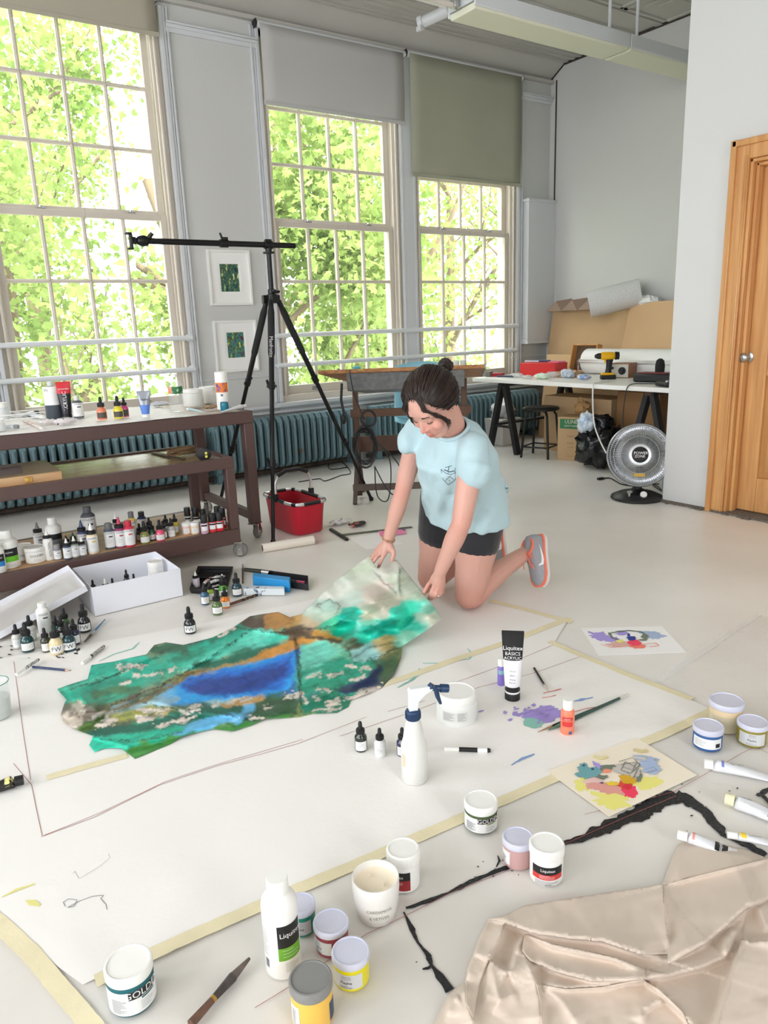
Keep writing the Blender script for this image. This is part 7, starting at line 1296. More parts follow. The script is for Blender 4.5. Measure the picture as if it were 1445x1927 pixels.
p = project((1.02, 3.50, ZBX)); jar('medium_jar', 'white jar with red label inside the white box', p[0], p[1] + 3, 0, 30, WHT, WHT, lambda r, b: [('p', r, b * .3, b * .7, -.8, .8, paint(srgb(190, 60, 60)))], .26, 1.02, z=ZBX, h=.13, r=.036)
# paint tray with tubes
t = thing('paint_tray', 'black plastic tray full of paint tubes on the floor', 'tray', fl(398, 1098)); c0 = V(t.location); CR = [fl(357, 1118) - c0, fl(426, 1124) - c0, fl(440, 1075) - c0, fl(373, 1074) - c0]; m = MB()
O4 = [V((p.x, p.y, .028)) for p in CR]; I4 = [p * .86 + V((0, 0, .004)) for p in O4]; F4 = [V((p.x * .86, p.y * .86, .006)) for p in CR]; G4 = [V((p.x * .94, p.y * .94, 0)) for p in CR]
m.add(G4 + O4 + I4 + F4, [(3, 2, 1, 0)] + [(i, (i + 1) % 4, 4 + (i + 1) % 4, 4 + i) for i in range(4)] + [(4 + i, 4 + (i + 1) % 4, 8 + (i + 1) % 4, 8 + i) for i in range(4)] + [(8 + i, 8 + (i + 1) % 4, 12 + (i + 1) % 4, 12 + i) for i in range(4)] + [(12, 13, 14, 15)]); m.build('tray', CAPB, t, bevel=.003)
m = MB(); m.bar((O4[3] + O4[0]) * .45 + V((0, 0, -.008)), (O4[2] + O4[1]) * .45 + V((0, 0, -.008)), .004, .016); m.build('divider', CAPB, t)
for lb, a, b, col in (('pink capped white tube in the black tray', (384, 1098), (398, 1086), (226, 190, 190)), ('white tube at the back of the black tray', (396, 1096), (420, 1090), (232, 232, 234)), ('white tube lying across the black tray', (388, 1110), (412, 1100), (222, 222, 226)), ('dark red tube at the front of the black tray', (404, 1110), (424, 1112), (120, 60, 50)), ('black banded tube in the black tray', (400, 1089), (421, 1083), (200, 200, 204))): lying_tube(lb, a, b, .009, .026, paint(srgb(*col), .35), WHT, .010)
for lb, x, yb, yt, bc in (('small violet banded nozzle bottle standing in the tray corner', 370, 1106, 1077, (206, 196, 206)), ('small white nozzle bottle standing at the right of the tray', 420, 1108, 1082, (44, 44, 48))): B('nozzle_bottle', lb, x, yb, yt, 13, paint(srgb(*bc), .35), CAPB, None, z=.010, capf=.4, nozzle=WHT)
def crate(name, label, cat, corners, h, m, z=.003, lid=False, th=.003, inner=None):
    P = [fl(*q) for q in corners]; c = sum(P, V((0, 0, 0))) / len(P); t = thing(name, label, cat, (c.x, c.y, z)); Q = [V((p.x - c.x, p.y - c.y, 0)) for p in P]; k = MB()
    if lid: k.prism([(q.x, q.y) for q in Q], 0, h); k.build('box', m, t, bevel=.003)
    else:
        k.prism([(q.x, q.y) for q in Q], 0, th); k.build('box_bottom', inner or m, t, smooth=0)
        for i in range(4): a_, b_ = Q[i], Q[(i + 1) % 4]; k = MB(); k.bar(a_ + V((0, 0, h / 2)), b_ + V((0, 0, h / 2)), th, h); k.build('side_panel', m, t, smooth=0)
    return t
crate('gift_box', 'open bright blue card box standing on edge behind the patterned box', 'box', [(477, 1107), (546, 1116), (548, 1108), (478, 1099)], .058, paint(srgb(44, 140, 200), .4), lid=True); crate('gift_box', 'long black card box holding a pink marker', 'box', [(500, 1100), (580, 1112), (580, 1096), (508, 1086)], .032, mat('black_card', srgb(34, 34, 38), .5)); stick('marker_pen', 'pink capped black marker lying in the black box', 'marker', (545, 1096), (574, 1100), [('barrel', 0, .5, .008, .008, CAPB), ('cap', .5, 1, .0085, .0085, paint(srgb(206, 70, 110), .4))], .008)
crate('gift_box', 'small white box printed with blue and green dabs', 'box', [(459, 1122), (536, 1122), (536, 1117), (461, 1115)], .034, mat('dabbed_card', srgb(206, 214, 218), .4, col2=srgb(64, 90, 120), vscale=30, thresh=(.36, .42)), lid=True)
# basket, paper roll, tubes, T square
t = thing('shopping_basket', 'red fabric basket with aluminium frame beside the tripod', 'basket', (2.08, 4.03, 0)); w, d, h = .235, .45, .20; M_RED = mat('red_canvas', srgb(190, 16, 44), .7, bump=.15, bscale=500, sheen=.2)
def rr_(wx, wy, z, n=40, p=5.0): return [V((math.copysign(abs(cos(a)) ** (2 / p), cos(a)) * wx, math.copysign(abs(sin(a)) ** (2 / p), sin(a)) * wy, z)) for a in [2 * PI * i / n for i in range(n)]]
k = MB(); k.loft([rr_(w * .42, d * .42, .002), rr_(w * .45, d * .45, .012), rr_(w * .48, d * .47, h * .6), rr_(w * .5, d * .5, h - .005), rr_(w * .485, d * .485, h - .005), rr_(w * .46, d * .45, h * .6), rr_(w * .41, d * .41, .01)]); k.build('bag', M_RED, t, smooth=60)
fr = k = MB(); rim = rr_(w * .5 + .002, d * .5 + .002, h); k.tube(rim, .011, 8, closed=True); k.build('rim_frame', mat('satin_aluminium', srgb(214, 214, 214), .35, .7), t)
for i in range(0, 40, 5): k = MB(); k.tube([rim[i - 1], rim[i], rim[(i + 1) % 40]], .0122, 8); k.build('rim_sleeve', CAPB, t)
k = MB(); k.tube([(-w * .52, 0, h - .01), (-w * .53, 0, h + .10), (-w * .42, 0, h + .155), (-w * .2, 0, h + .172), (w * .2, 0, h + .172), (w * .42, 0, h + .155), (w * .53, 0, h + .10), (w * .52, 0, h - .01)], .009, 10); hd_ = k.build('handle', mat('satin_aluminium', (.7, .7, .7)), t); k = MB(); k.tube([(-w * .45, 0, h + .148), (-w * .2, 0, h + .173), (w * .2, 0, h + .173), (w * .45, 0, h + .148)], .0125, 12); k.build('grip', CAPB, hd_)
for s in (-1, 1): k = MB(); k.box((s * w * .53, 0, h + .015), (.025, .035, .05)); k.build('hinge', CAPB, hd_, bevel=.004)
A, Bq = fl(494, 1040), fl(590, 1024); t = thing('paper_roll', 'rolled white paper lying on the floor in front of the basket', 'paper roll', A + V((0, 0, .026)), math.atan2(Bq.y - A.y, Bq.x - A.x)); L = (Bq - A).length; k = MB().at((0, 0, 0), (0, R(90), 0)); k.lathe([(.020, 0), (.026, 0), (.026, L), (.020, L), (.020, .001)], 28, cap=False); k.build('roll', mat('roll_paper', srgb(228, 220, 208), .6), t, smooth=40)
k = MB().at((0, 0, 0), (0, R(90), 0)); k.lathe([(.0175, .002), (.0195, .002), (.0195, L - .002), (.0175, L - .002), (.0175, .003)], 24, cap=False); k.build('core', mat('core_card', srgb(150, 110, 90), .8), t)
for i, (lb, x, y, s, c1, c2) in enumerate((('crumpled white paint tube beside the basket', 640, 986, .05, (226, 224, 222), (120, 116, 116)), ('squeezed black and orange paint tube beside the basket', 672, 990, .04, (60, 58, 58), (206, 110, 90)))):
    m = MB(); crumple(m, (0, 0, 0), s * 1.5, s * .7, s * .35, 20 + i * 5, 22); tag(m.build('squeezed_tube', mat('squeezed%d' % i, srgb(*c1), .4, col2=srgb(*c2), vscale=26, thresh=(.36, .44)), None, smooth=30, loc=fl(x, y, .003)), lb, 'paint tube')
A, Bq, Cq = fl(640, 1008), fl(775, 993), fl(622, 1000); t = thing('t_square', 'grey T square lying on the floor behind the cloth', 'T square', A); k = MB(); k.bar((0, 0, .004), Bq - A + V((0, 0, .004)), .03, .003); k.build('blade', mat('blade_grey', srgb(110, 110, 108), .35, .6), t); k = MB(); h0, h1 = fl(622, 998) - A, fl(653, 1018) - A; k.bar(h0 + V((0, 0, .008)), h1 + V((0, 0, .008)), .022, .014); k.build('head', CAPB, t, bevel=.003)
m = MB(); P = [fl(*q) - fl(740, 1002) for q in ((712, 1000), (762, 996), (764, 1004), (716, 1010))]; m.prism([(p.x, p.y) for p in P][::-1], 0, .001); tag(m.build('patterned_scrap', mat('pink_pattern', srgb(240, 140, 180), .6, col2=srgb(50, 60, 110), vscale=30, stretch=(1, .25, 1), thresh=(.42, .48)), None, smooth=0, loc=fl(740, 1002, .006)), 'pink and navy patterned paper scrap by her right wrist', 'paper scrap')
m = MB(); P = [fl(*q) - fl(700, 1015) for q in ((655, 1012), (720, 1004), (760, 1024), (690, 1034))]; m.prism([(p.x, p.y) for p in P][::-1], 0, .0008); tag(m.build('paper_sheet', M_PAPER, None, smooth=0, loc=fl(700, 1015, .001)), 'small white paper sheet lying under the T square', 'paper')
# ---------------------------------------------------------------- drafting table, chair, cables
M_OLDWOOD = mat('old_wood', srgb(92, 64, 46), .6, col2=srgb(74, 52, 40), vscale=4, stretch=(1, 1, 1)); M_LEGWOOD = mat('grey_wood', srgb(96, 84, 78), .75, var=.25, vscale=9); M_TOPW = mat('table_oak', srgb(176, 122, 72), .5, col2=srgb(136, 92, 54), vscale=6, stretch=(.6, 6, 6))
U = V((cos(YAW), -sin(YAW), 0)); W2 = V((sin(YAW), cos(YAW), 0))
FL_ = fl(652, 950); FL_.z = 0; t = thing('drafting_table', 'old wooden drafting table with tilted top and grey tray behind the woman', 'table', FL_)
def dt(u, v, z): return U * u + W2 * v + V((0, 0, z))
tl = atY(598, 697, 4.43) - FL_; D0 = tl.dot(W2); ul = tl.dot(U); zt = tl.z; tr_ = fl(905, 694, tl.z * .99) - FL_; ur = ul + 1.13
k = MB(); hh = .026
k.add([dt(ul, D0, zt), dt(ur, D0, zt), dt(ur + .06, D0 + .62, zt - .10), dt(ul + .16, D0 + .62, zt - .10), dt(ul, D0, zt - hh), dt(ur, D0, zt - hh), dt(ur + .06, D0 + .62, zt - .10 - hh), dt(ul + .16, D0 + .62, zt - .10 - hh)], [(3, 2, 1, 0), (4, 5, 6, 7), (0, 1, 5, 4), (1, 2, 6, 5), (2, 3, 7, 6), (3, 0, 4, 7)]); k.build('tabletop', M_TOPW, t, smooth=0, bevel=.003)
k = MB(); k.bar(dt(ur + .006, D0 - .002, zt - hh / 2), dt(ur + .066, D0 + .62, zt - .10 - hh / 2), .012, hh + .006); k.build('metal_edge', mat('edge_metal', srgb(150, 148, 146), .4, .7), t)
k = MB(); u0, u1 = ul + .19, ul + 1.0; k.add([dt(u0, D0 + .03, zt - hh - .002), dt(u1, D0 + .03, zt - hh - .004), dt(u1, D0 + .30, zt - hh - .05), dt(u0, D0 + .30, zt - hh - .05), dt(u0, D0 + .05, zt - .15), dt(u1, D0 + .05, zt - .15), dt(u1 - .12, D0 + .28, zt - .19), dt(u0 + .12, D0 + .28, zt - .19)], [(3, 2, 1, 0), (4, 5, 6, 7), (0, 1, 5, 4), (1, 2, 6, 5), (2, 3, 7, 6), (3, 0, 4, 7)]); k.build('metal_tray', mat('galvanised', srgb(118, 120, 120), .5, .3, var=.3, vscale=30), t, smooth=0, bevel=.004)
up = .09; uq = .86
for u in (up, uq):
    for v in (0.0, .42):
        a_ = dt(u - (.03 if v == 0 else -.02), v, 0); k = MB(); k.bar(a_, dt(u, .17 + v * .18, .36), .05, .028, U); k.build('leg', M_LEGWOOD, t, bevel=.002)
    k = MB(); k.bar(dt(u, .21, .02 if u == up else .02), dt(u, .21, zt - .1), .05, .04, U); k.build('post', M_OLDWOOD, t, bevel=.003)
for z, v, h_, m in ((.115, .03, .045, M_LEGWOOD), (.62, .19, .055, M_OLDWOOD), (.40, .19, .11, M_OLDWOOD)): k = MB(); k.bar(dt(up - .04, v, z), dt(uq + .05, v, z), .025, h_); k.build('stretcher', m, t, bevel=.002)
M_CABLE = mat('cable_black', srgb(30, 30, 32), .45)
k = MB(); cc = FL_ + dt(.15, -.03, .48); q = random.Random(4)
for i in range(9): ph = q.uniform(0, 1); a_, b_ = q.uniform(.06, .085), q.uniform(.10, .15); k.tube([U * (a_ * cos(x) + q.uniform(-.004, .004)) + V((0, 0, b_ * sin(x) - .06)) + W2 * (-.02 - .004 * i + .01 * sin(x * 2 + i)) for x in [2 * PI * j / 22 for j in range(23)]], .0042, 6)
for i in range(5): a_ = q.uniform(.04, .055); k.tube([U * (a_ * cos(x) + .03) + V((0, 0, a_ * 1.1 * sin(x) + .13)) + W2 * (-.02 - .004 * i) for x in [2 * PI * j / 16 for j in range(17)]], .0042, 6)
k.hose([V((0, 0, .12)), U * -.06 + V((0, 0, .3)), U * -.08 + V((0, 0, .42)), U * -.08 + V((0, 0, .46))], .0042, 6)
for du, zz in ((.24, -.30), (.17, -.34)): k.hose([U * .03 + W2 * -.03, U * (.10 + du * .3) + V((0, 0, -.12)) + W2 * -.04, U * du + V((0, 0, zz * .8)) + W2 * -.05, U * (du - .03) + V((0, 0, zz - .1)) + W2 * -.05, U * (du - .10) + V((0, 0, zz - .06)) + W2 * -.05, U * .06 + V((0, 0, -.2)) + W2 * -.03], .0042, 6)
tag(k.build('extension_cable', M_CABLE, None, loc=cc), 'coiled black extension cable hanging on the drafting table', 'cable')
k = MB(); pts = [fl(*p_) + V((0, 0, .005)) for p_ in ((562, 908), (600, 902), (612, 906), (640, 896), (660, 890), (640, 868), (620, 872), (622, 884), (655, 880))]; c0 = pts[0]; k.hose([p_ - c0 for p_ in pts], .004, 6); tag(k.build('floor_cable', M_CABLE, None, loc=c0), 'thin black cable trailing over the floor to the drafting table', 'cable')
k = MB(); c0 = FL_ + dt(.01, -.02, zt - .14); k.tube([V((0, 0, .05)), V((0, 0, -.06)) - U * .01, V((0, 0, -.16)) + U * .005], .009, 8); k.sph(V((0, 0, -.19)), .026, 14, (.7, .7, 1.5)); tag(k.build('hand_switch', CAPB, None, loc=c0), 'black hand switch hanging from the left of the drafting table', 'switch')
tp = lambda u, v: FL_ + dt(ul + u, D0 + v, zt - .10 * v / .62 + .001)
k = MB(); k.prism([(-.05, -.02), (.05, -.02), (.06, .02), (-.04, .02)], 0, .004); tag(k.build('red_pad', paint(srgb(160, 60, 56)), None, loc=tp(.17, .08)), 'dark red pad on the left of the drafting table', 'pad')
k = MB(); k.prism([(-.12, -.03), (.1, -.03), (.12, .03), (-.1, .03)], 0, .004); tag(k.build('yellow_paper', paint(srgb(226, 216, 90)), None, loc=tp(.36, .07)), 'yellow paper lying on the drafting table', 'paper'); k = MB(); crumple(k, (0, 0, 0), .03, .02, .014, 4, 12); tag(k.build('blue_scrap', paint(srgb(90, 180, 210)), None, loc=tp(.26, .08)), 'small blue scrap on the drafting table', 'scrap')
for i, (uu, lb) in enumerate(((.97, 'left frosted plastic cup on the drafting table'), (1.02, 'right frosted plastic cup on the drafting table'))): k = MB(); k.lathe([(.02, 0), (.024, .065), (.0235, .065), (.0195, .002)], 20, cap=False); tag(k.build('plastic_cup', mat('frosted_cup', srgb(226, 232, 230), .3, alpha=.7), None, loc=tp(uu, .3)), lb, 'cup')
t = thing('shell_chair', 'pale blue plastic shell chair behind the drafting table', 'chair', FL_ + dt(.62, .85, 0), -YAW + PI); M_PB = mat('pale_blue_plastic', srgb(150, 206, 224), .35)
k = MB(); P = []
for j in range(15):
    f = j / 14; row = []
    for i in range(13):
        g_ = i / 6 - 1
        if f < .5: y = .22 - .44 * f / .5; z = .45 - .02 * sin(f * 2 * PI) + .05 * g_ * g_
        else: y = -.22 - .10 * (f - .5) / .5; z = .45 + .44 * (f - .5) / .5 + .03 * (1 - g_ * g_) * (f > .9); y += .06 * g_ * g_
        row.append(V((g_ * (.24 if f < .6 else .24 - .05 * (f - .6)), y, z)))
    P.append(row)
k.grid(P); k.build('shell', M_PB, t, smooth=180, solid=.006)
for sx in (-1, 1):
    for y in (.16, -.18): k = MB(); k.cyl((sx * .14, y * .7, .44), (sx * .21, y * 1.15, 0), .011, 10); k.build('leg', M_STEEL, t)
# ---------------------------------------------------------------- white table with its clutter
TZ = .705; TX0, TX1, TY0, TY1 = 4.76, 5.80, 3.08, 5.38
t = thing('trestle_table', 'long white tabletop on black trestles against the far wall', 'table', (TX0, TY0, 0)); k = MB(); k.box(((TX1 - TX0) / 2, (TY1 - TY0) / 2, TZ - .0175), (TX1 - TX0, TY1 - TY0, .035)); k.build('tabletop', mat('table_white', srgb(236, 236, 232), .35), t, bevel=.003)
M_TRES = mat('trestle_black', srgb(40, 40, 42), .6, var=.2, vscale=12)
for y in (2.02, .42):
    tr = MB(); tr.box((.56, y, TZ - .055), (.92, .06, .04)); o = tr.build('trestle_bar', M_OLDWOOD if y < 1 else M_TRES, t, bevel=.003)
    for x in (.14, .98):
        for s in (-1, 1): k = MB(); k.bar((x, y + s * .02, TZ - .05), (x + (-.0 if x < .5 else .0), y + s * .19, .0), .042, .06, (1, 0, 0)); k.build('leg', M_TRES, t, bevel=.003)
        k = MB(); k.bar((x, y - .12, .25), (x, y + .12, .25), .03, .02); k.build('leg_brace', M_TRES, t)
    k = MB(); k.bar((.14, y + .13, .26), (.98, y + .13, .26), .07, .02); k.build('stretcher', M_TRES, t)
M_CB = mat('cardboard', srgb(200, 168, 128), .8, var=.06, vscale=3, bump=.1, bscale=60); M_CB2 = mat('cardboard_light', srgb(214, 180, 138), .8, var=.06, vscale=2)
def lean(name, label, y0, y1, xb, xt, z0, z1, m, yt0=None): k = MB(); k.add([(xb, y0, z0), (xb, y1, z0), (xt, y1, z1), (xt, (yt0 or y0), z1), (xb + .012, y0, z0), (xb + .012, y1, z0), (xt + .012, y1, z1), (xt + .012, (yt0 or y0), z1)], [(0, 1, 2, 3), (7, 6, 5, 4), (0, 4, 5, 1), (1, 5, 6, 2), (2, 6, 7, 3), (3, 7, 4, 0)]); tag(k.build(name, m, None, smooth=0), label, 'cardboard')
lean('cardboard_sheet', 'darker cardboard sheet leaning on the far wall at the corner', 5.72, 4.10, 6.02, 6.26, 0.0, 1.30, M_CB, 5.76)
lean('cardboard_sheet', 'lighter cardboard sheet leaning in front of the darker one', 4.72, 3.02, 5.86, 6.14, 0.0, 1.345, M_CB2, 4.66)
lean('cardboard_sheet', 'low cardboard sheet behind the red box on the table', 5.55, 4.72, 5.84, 5.96, 0.0, .86, M_CB2)
def zig(i): k = MB(); y = 5.70 - i * .215; k.add([(6.10, y, 1.30), (6.10, y - .2, 1.295), (6.28, y - .28, 1.33), (6.28, y - .08, 1.335), (6.14, y - .10, 1.40), (6.28, y - .18, 1.42)], [(0, 1, 4), (0, 4, 5, 3), (1, 2, 5, 4)]); return k
for i, lb in enumerate(('folded card scrap nearest the corner on the cardboard', 'middle folded card scrap on the cardboard', 'folded card scrap beside the bubble wrap roll')): tag(zig(i).build('folded_card', mat('card_grey_brown', srgb(150, 128, 112), .8), None, smooth=0, solid=.004), lb, 'cardboard')
M_BUB = mat('bubble_wrap', srgb(228, 230, 230), .25, alpha=.85, bump=1, bscale=55)
a = atX(1108, 574, 5.90); t = thing('bubble_wrap_roll', 'big roll of bubble wrap lying on top of the cardboard', 'bubble wrap', a); dd = (V((6.20, 4.60, 1.44)) - a); k = MB(); k.tube([V((0, 0, 0)), dd * .3, dd], [.125, .128, .128], 30); k.build('roll', M_BUB, t, smooth=50); k = MB(); n_ = dd.normalized(); k.tube([-n_ * .003, dd * .02], .045, 20); k.build('core', mat('core_dark', srgb(90, 60, 52), .8), t); k = MB(); e1 = n_.orthogonal().normalized(); e2 = n_.cross(e1)
for lb, p1, p2, r in (('plastic tube roll resting above the bubble wrap', (1149, 562), (1192, 542), .05), ('thin clear tube beside the plastic roll', (1146, 564), (1176, 553), .022), ('lower thin clear tube behind the cardboard', (1166, 575), (1196, 562), .024)): a, b = atX(*p1, 6.05), atX(*p2, 6.2); k = MB(); d_ = (b - a); k.tube([V((0, 0, 0)), d_], r, 20); k.tube([d_.normalized() * -.002, d_ * .05], r * .6, 14); tag(k.build('plastic_roll', mat('plastic_roll', srgb(216, 218, 212), .3), None, loc=a), lb, 'plastic roll')
k = MB(); crumple(k, (0, 0, 0), .16, .34, .06, 9, 28); tag(k.build('plastic_bundle', mat('plastic_bundle', srgb(236, 238, 238), .3, bump=1, bscale=30), None, smooth=25, loc=(6.16, 3.75, 1.352)), 'folded clear plastic sheeting on top of the lighter cardboard', 'plastic'); k = MB(); crumple(k, (0, 0, 0), .06, .13, .05, 19, 20); tag(k.build('plastic_bundle', mat('plastic_bundle', (.8, .8, .8)), None, smooth=25, loc=(6.18, 4.52, 1.31)), 'crumpled clear plastic between the bubble wrap and the sheeting', 'plastic')
t = thing('paper_dispenser', 'large white paper roll in a metal dispenser on the table', 'paper roll', (5.66, 3.9, TZ)); k = MB(); k.cyl((0, .85, .118), (0, -.85, .118), .115, 36); k.build('roll', mat('roll_white', srgb(240, 240, 238), .5), t, smooth=50); k = MB(); k.box((-.118, 0, .125), (.012, 1.72, .035)); k.box((-.122, 0, .115), (.006, 1.72, .012)); k.build('cutter_bar', mat('satin_aluminium', (.7, .7, .7)), t, bevel=.002)
for s in (1, -1): k = MB(); k.bar((-.12, s * .87, .002), (-.12, s * .87, .13), .02, .01); k.bar((-.12, s * .87, .12), (0, s * .87, .12), .02, .012); k.bar((-.12, s * .87, .006), (.1, s * .87, .006), .02, .012); k.build('stand', M_STEEL, t)
t = thing('picture_frame', 'shallow wooden tray frame standing behind the dispenser', 'frame', (5.80, 4.93, TZ), 0, rot=(0, R(12), 0))
for (y, z, sy, sz) in ((.15, .13, .014, .27), (-.15, .13, .014, .27), (0, .262, .31, .014), (0, .007, .31, .014)): k = MB(); k.box((0, y, z), (.07, sy, sz)); k.build('frame_side', M_OAK, t, bevel=.002)
k = MB(); k.box((.03, 0, .13), (.006, .29, .25)); k.build('back_board', mat('brown_board', srgb(104, 84, 66), .8), t)
t = thing('red_box', 'red storage box heaped with pens at the left of the white table', 'box', (5.30, 4.98, TZ), R(8)); k = MB(); k.box((0, 0, .06), (.2, .40, .12)); k.build('box_body', paint(srgb(206, 34, 34), .4), t, bevel=.004)
for i, (lb, p, q_, col, r) in enumerate((('navy pen lying across the red box', (5.26, 5.1, .125), (5.28, 4.88, .13), (40, 50, 96), .009), ('white and blue pen on the red box', (5.24, 5.16, .124), (5.26, 5.0, .124), (206, 210, 226), .007))): k = MB(); k.cyl((0, 0, 0), V(q_) - V(p), r, 12); tag(k.build('pen', paint(srgb(*col), .4), None, loc=V(p) + V((0, 0, TZ + r - .0))), lb, 'pen')
k = MB(); k.prism([(-.05, -.06), (.05, -.06), (.05, .06), (-.05, .06)], 0, .012); tag(k.build('pink_packet', paint(srgb(226, 110, 150)), None, loc=(5.32, 4.83, TZ + .122)), 'pink packet on the right end of the red box', 'packet')
PLB = mat('poly_bag', srgb(226, 228, 230), .2, alpha=.55, bump=1, bscale=40)
for i, (lb, x, y, s, m) in enumerate((('clear plastic bag in front of the red box', 4.98, 5.0, .05, PLB), ('clear plastic bag at the right of the red box', 5.16, 4.72, .06, PLB), ('white packet standing beside the small wooden box', 5.15, 4.55, .055, mat('white_packet', srgb(226, 228, 232), .4, col2=srgb(150, 170, 200), vscale=30)), ('crumpled bag with green string on the table', 4.95, 4.66, .06, mat('green_bag', srgb(214, 226, 210), .4, col2=srgb(140, 200, 160), vscale=18, thresh=(.35, .42))), ('violet and blue plastic bag beside the drill', 5.08, 4.30, .05, mat('violet_bag', srgb(206, 204, 226), .4, col2=srgb(110, 160, 214), vscale=16, thresh=(.38, .5))), ('clear plastic bag behind the red box in the corner', 5.55, 5.22, .08, PLB), ('small clear bag near the table edge', 4.90, 4.80, .04, PLB))):
    k = MB(); crumple(k, (0, 0, 0), s * .8, s * 1.3, s * (.7 if 'stand' not in lb else 1.2) * .6, 30 + i * 2.7, 20); tag(k.build('plastic_bag', m, None, smooth=70, loc=(x, y, TZ + .001)), lb, 'bag')
t = thing('wooden_box', 'small light wooden box in front of the wood frame', 'box', (5.22, 4.62, TZ), R(10)); k = MB(); k.box((0, 0, .025), (.10, .18, .05)); k.build('box_body', M_PLY, t, bevel=.002)
for i, (lb, x, y, l, w, h_, col, rz) in enumerate((('dark blue flat case lying in front of the red box', 4.98, 5.14, .06, .2, .016, (50, 56, 84), 8), ('red tool with black grip at the left end of the table', 4.98, 5.26, .05, .12, .035, (170, 36, 44), 20), ('grey metal block at the far left of the table', 4.93, 5.33, .05, .06, .05, (110, 106, 100), 0), ('brown stick lying beside the red box', 5.35, 5.28, .03, .18, .02, (120, 84, 70), 30), ('black strip lying in front of the dispenser', 5.44, 3.8, .03, .5, .012, (54, 44, 46), 0))):
    t = thing(('flat_case', 'hand_tool', 'metal_block', 'wood_stick', 'ruler')[i], lb, ('case', 'tool', 'block', 'stick', 'ruler')[i], (x, y, TZ), R(rz)); k = MB(); k.box((0, 0, h_ / 2), (l, w, h_)); k.build('body', paint(srgb(*col), .4), t, bevel=min(.006, h_ * .3))
# drill, radio, black case with microphone
c = fl(1141, 714, TZ); t = thing('cordless_drill', 'yellow and black cordless drill standing on its battery', 'drill', (c.x + .03, c.y + .01, TZ), FACE(c) - R(80)); YEL = paint(srgb(236, 180, 24), .4)
k = MB(); k.box((.0, 0, .018), (.125, .075, .036)); k.build('battery', CAPB, t, bevel=.008); k = MB(); k.box((.005, 0, .045), (.10, .065, .02)); k.build('battery_seat', YEL, t, bevel=.006)
k = MB(); k.loft([[V((x0 + a * cos(q_), b * sin(q_), z)) for q_ in [2 * PI * i / 16 for i in range(16)]] for x0, a, b, z in ((.0, .028, .02, .05), (-.004, .024, .018, .09), (-.008, .026, .02, .14), (-.01, .032, .024, .165))]); k.build('handle', CAPB, t, smooth=60)
k = MB(); k.tube([(-.05, 0, .195), (-.03, 0, .195), (.05, 0, .195), (.065, 0, .195)], [.026, .034, .034, .028], 20); k.build('motor_housing', YEL, t, smooth=50); k = MB(); k.tube([(-.052, 0, .195), (-.085, 0, .195)], [.034, .032], 20); k.build('motor_cap', CAPB, t); k = MB(); k.tube([(.064, 0, .195), (.09, 0, .195), (.115, 0, .195)], [.026, .024, .012], 20); k.build('chuck', CAPB, t); k = MB(); k.box((.028, 0, .15), (.014, .014, .03)); k.build('trigger', YEL, t, bevel=.003)
c = fl(1160, 712, TZ); t = thing('table_radio', 'small wooden radio with a silver front and black dial', 'radio', (c.x + .035, c.y + .01, TZ), R(14)); k = MB(); k.box((.08, 0, .062), (.16, .19, .125)); k.build('cabinet', mat('walnut', srgb(150, 96, 58), .4, col2=srgb(124, 78, 46), vscale=6, stretch=(1, 1, 8)), t, bevel=.003); k = MB(); k.box((-.002, 0, .062), (.004, .175, .11)); fp = k.build('front_panel', mat('radio_silver', srgb(204, 202, 194), .4), t)
for y, z, r in ((-.035, .062, .032), (.055, .085, .012), (.055, .035, .012)): k = MB(); k.cyl((-.004, y, z), (-.014, y, z), r, 20); k.cyl((-.014, y, z), (-.024, y, z), r * .55, 16); k.build('dial', CAPB, fp)
c = fl(1222, 720, TZ); t = thing('audio_case', 'open black case with red lining at the right end of the table', 'case', (c.x + .09, c.y, TZ), R(6)); k = MB(); k.box((0, 0, .035), (.18, .32, .07)); k.build('case_body', CAPB, t, bevel=.015); k = MB(); k.box((-.02, 0, .072), (.12, .24, .006)); k.build('lining', paint(srgb(110, 24, 30), .5), t)
t = thing('microphone', 'black foam covered microphone standing behind the case', 'microphone', (c.x + .21, c.y + .06, TZ)); k = MB(); k.cyl((0, 0, 0), (0, 0, .04), .03, 18); k.build('base', CAPB, t); k = MB(); k.tube([(0, 0, .035), (0, 0, .06), (0, 0, .12), (0, 0, .16), (0, 0, .175)], [.024, .036, .038, .03, .012], 20); k.build('windscreen', mat('foam_black', (.02, .02, .02)), t, smooth=60)
t = thing('camera_gadget', 'black camera gadget with a chrome button at the table edge by the wall', 'gadget', (4.84, 3.35, TZ), R(-20)); k = MB(); k.box((0, 0, .02), (.05, .16, .035)); k.build('body', CAPB, t, bevel=.012); k = MB(); k.cyl((-.01, -.05, .036), (-.01, -.05, .05), .012, 16); k.build('button', M_STEEL, t)
k = MB(); c0 = V((4.80, 3.42, TZ + .01)); k.hose([V((.03, -.05, .01)), V((0, .06, .01)), V((-.05, .16, -.0)), V((-.06, .19, -.08)), V((-.06, .2, -.3)), V((-.05, .16, -.60))], .004, 6); tag(k.build('black_cable', M_CABLE, None, loc=c0), 'black cable hanging over the front edge of the white table', 'cable')
k = MB(); a, b = fl(1146, 722, TZ), V((4.72, 3.62, .0)); pts = [(5.0, 3.95, TZ + .008), (4.80, 3.93, TZ + .009), (4.752, 3.925, TZ + .007), (4.738, 3.92, TZ - .03), (4.732, 3.91, .55), (4.72, 3.88, .40), (4.66, 3.78, .30), (4.55, 3.62, .22), (4.40, 3.40, .16)]; k.hose([V(p) - V(pts[0]) for p in pts], .006, 8); tag(k.build('white_cable', paint(srgb(226, 224, 220), .4), None, loc=pts[0]), 'white cable running from the table down to the heater', 'cable')
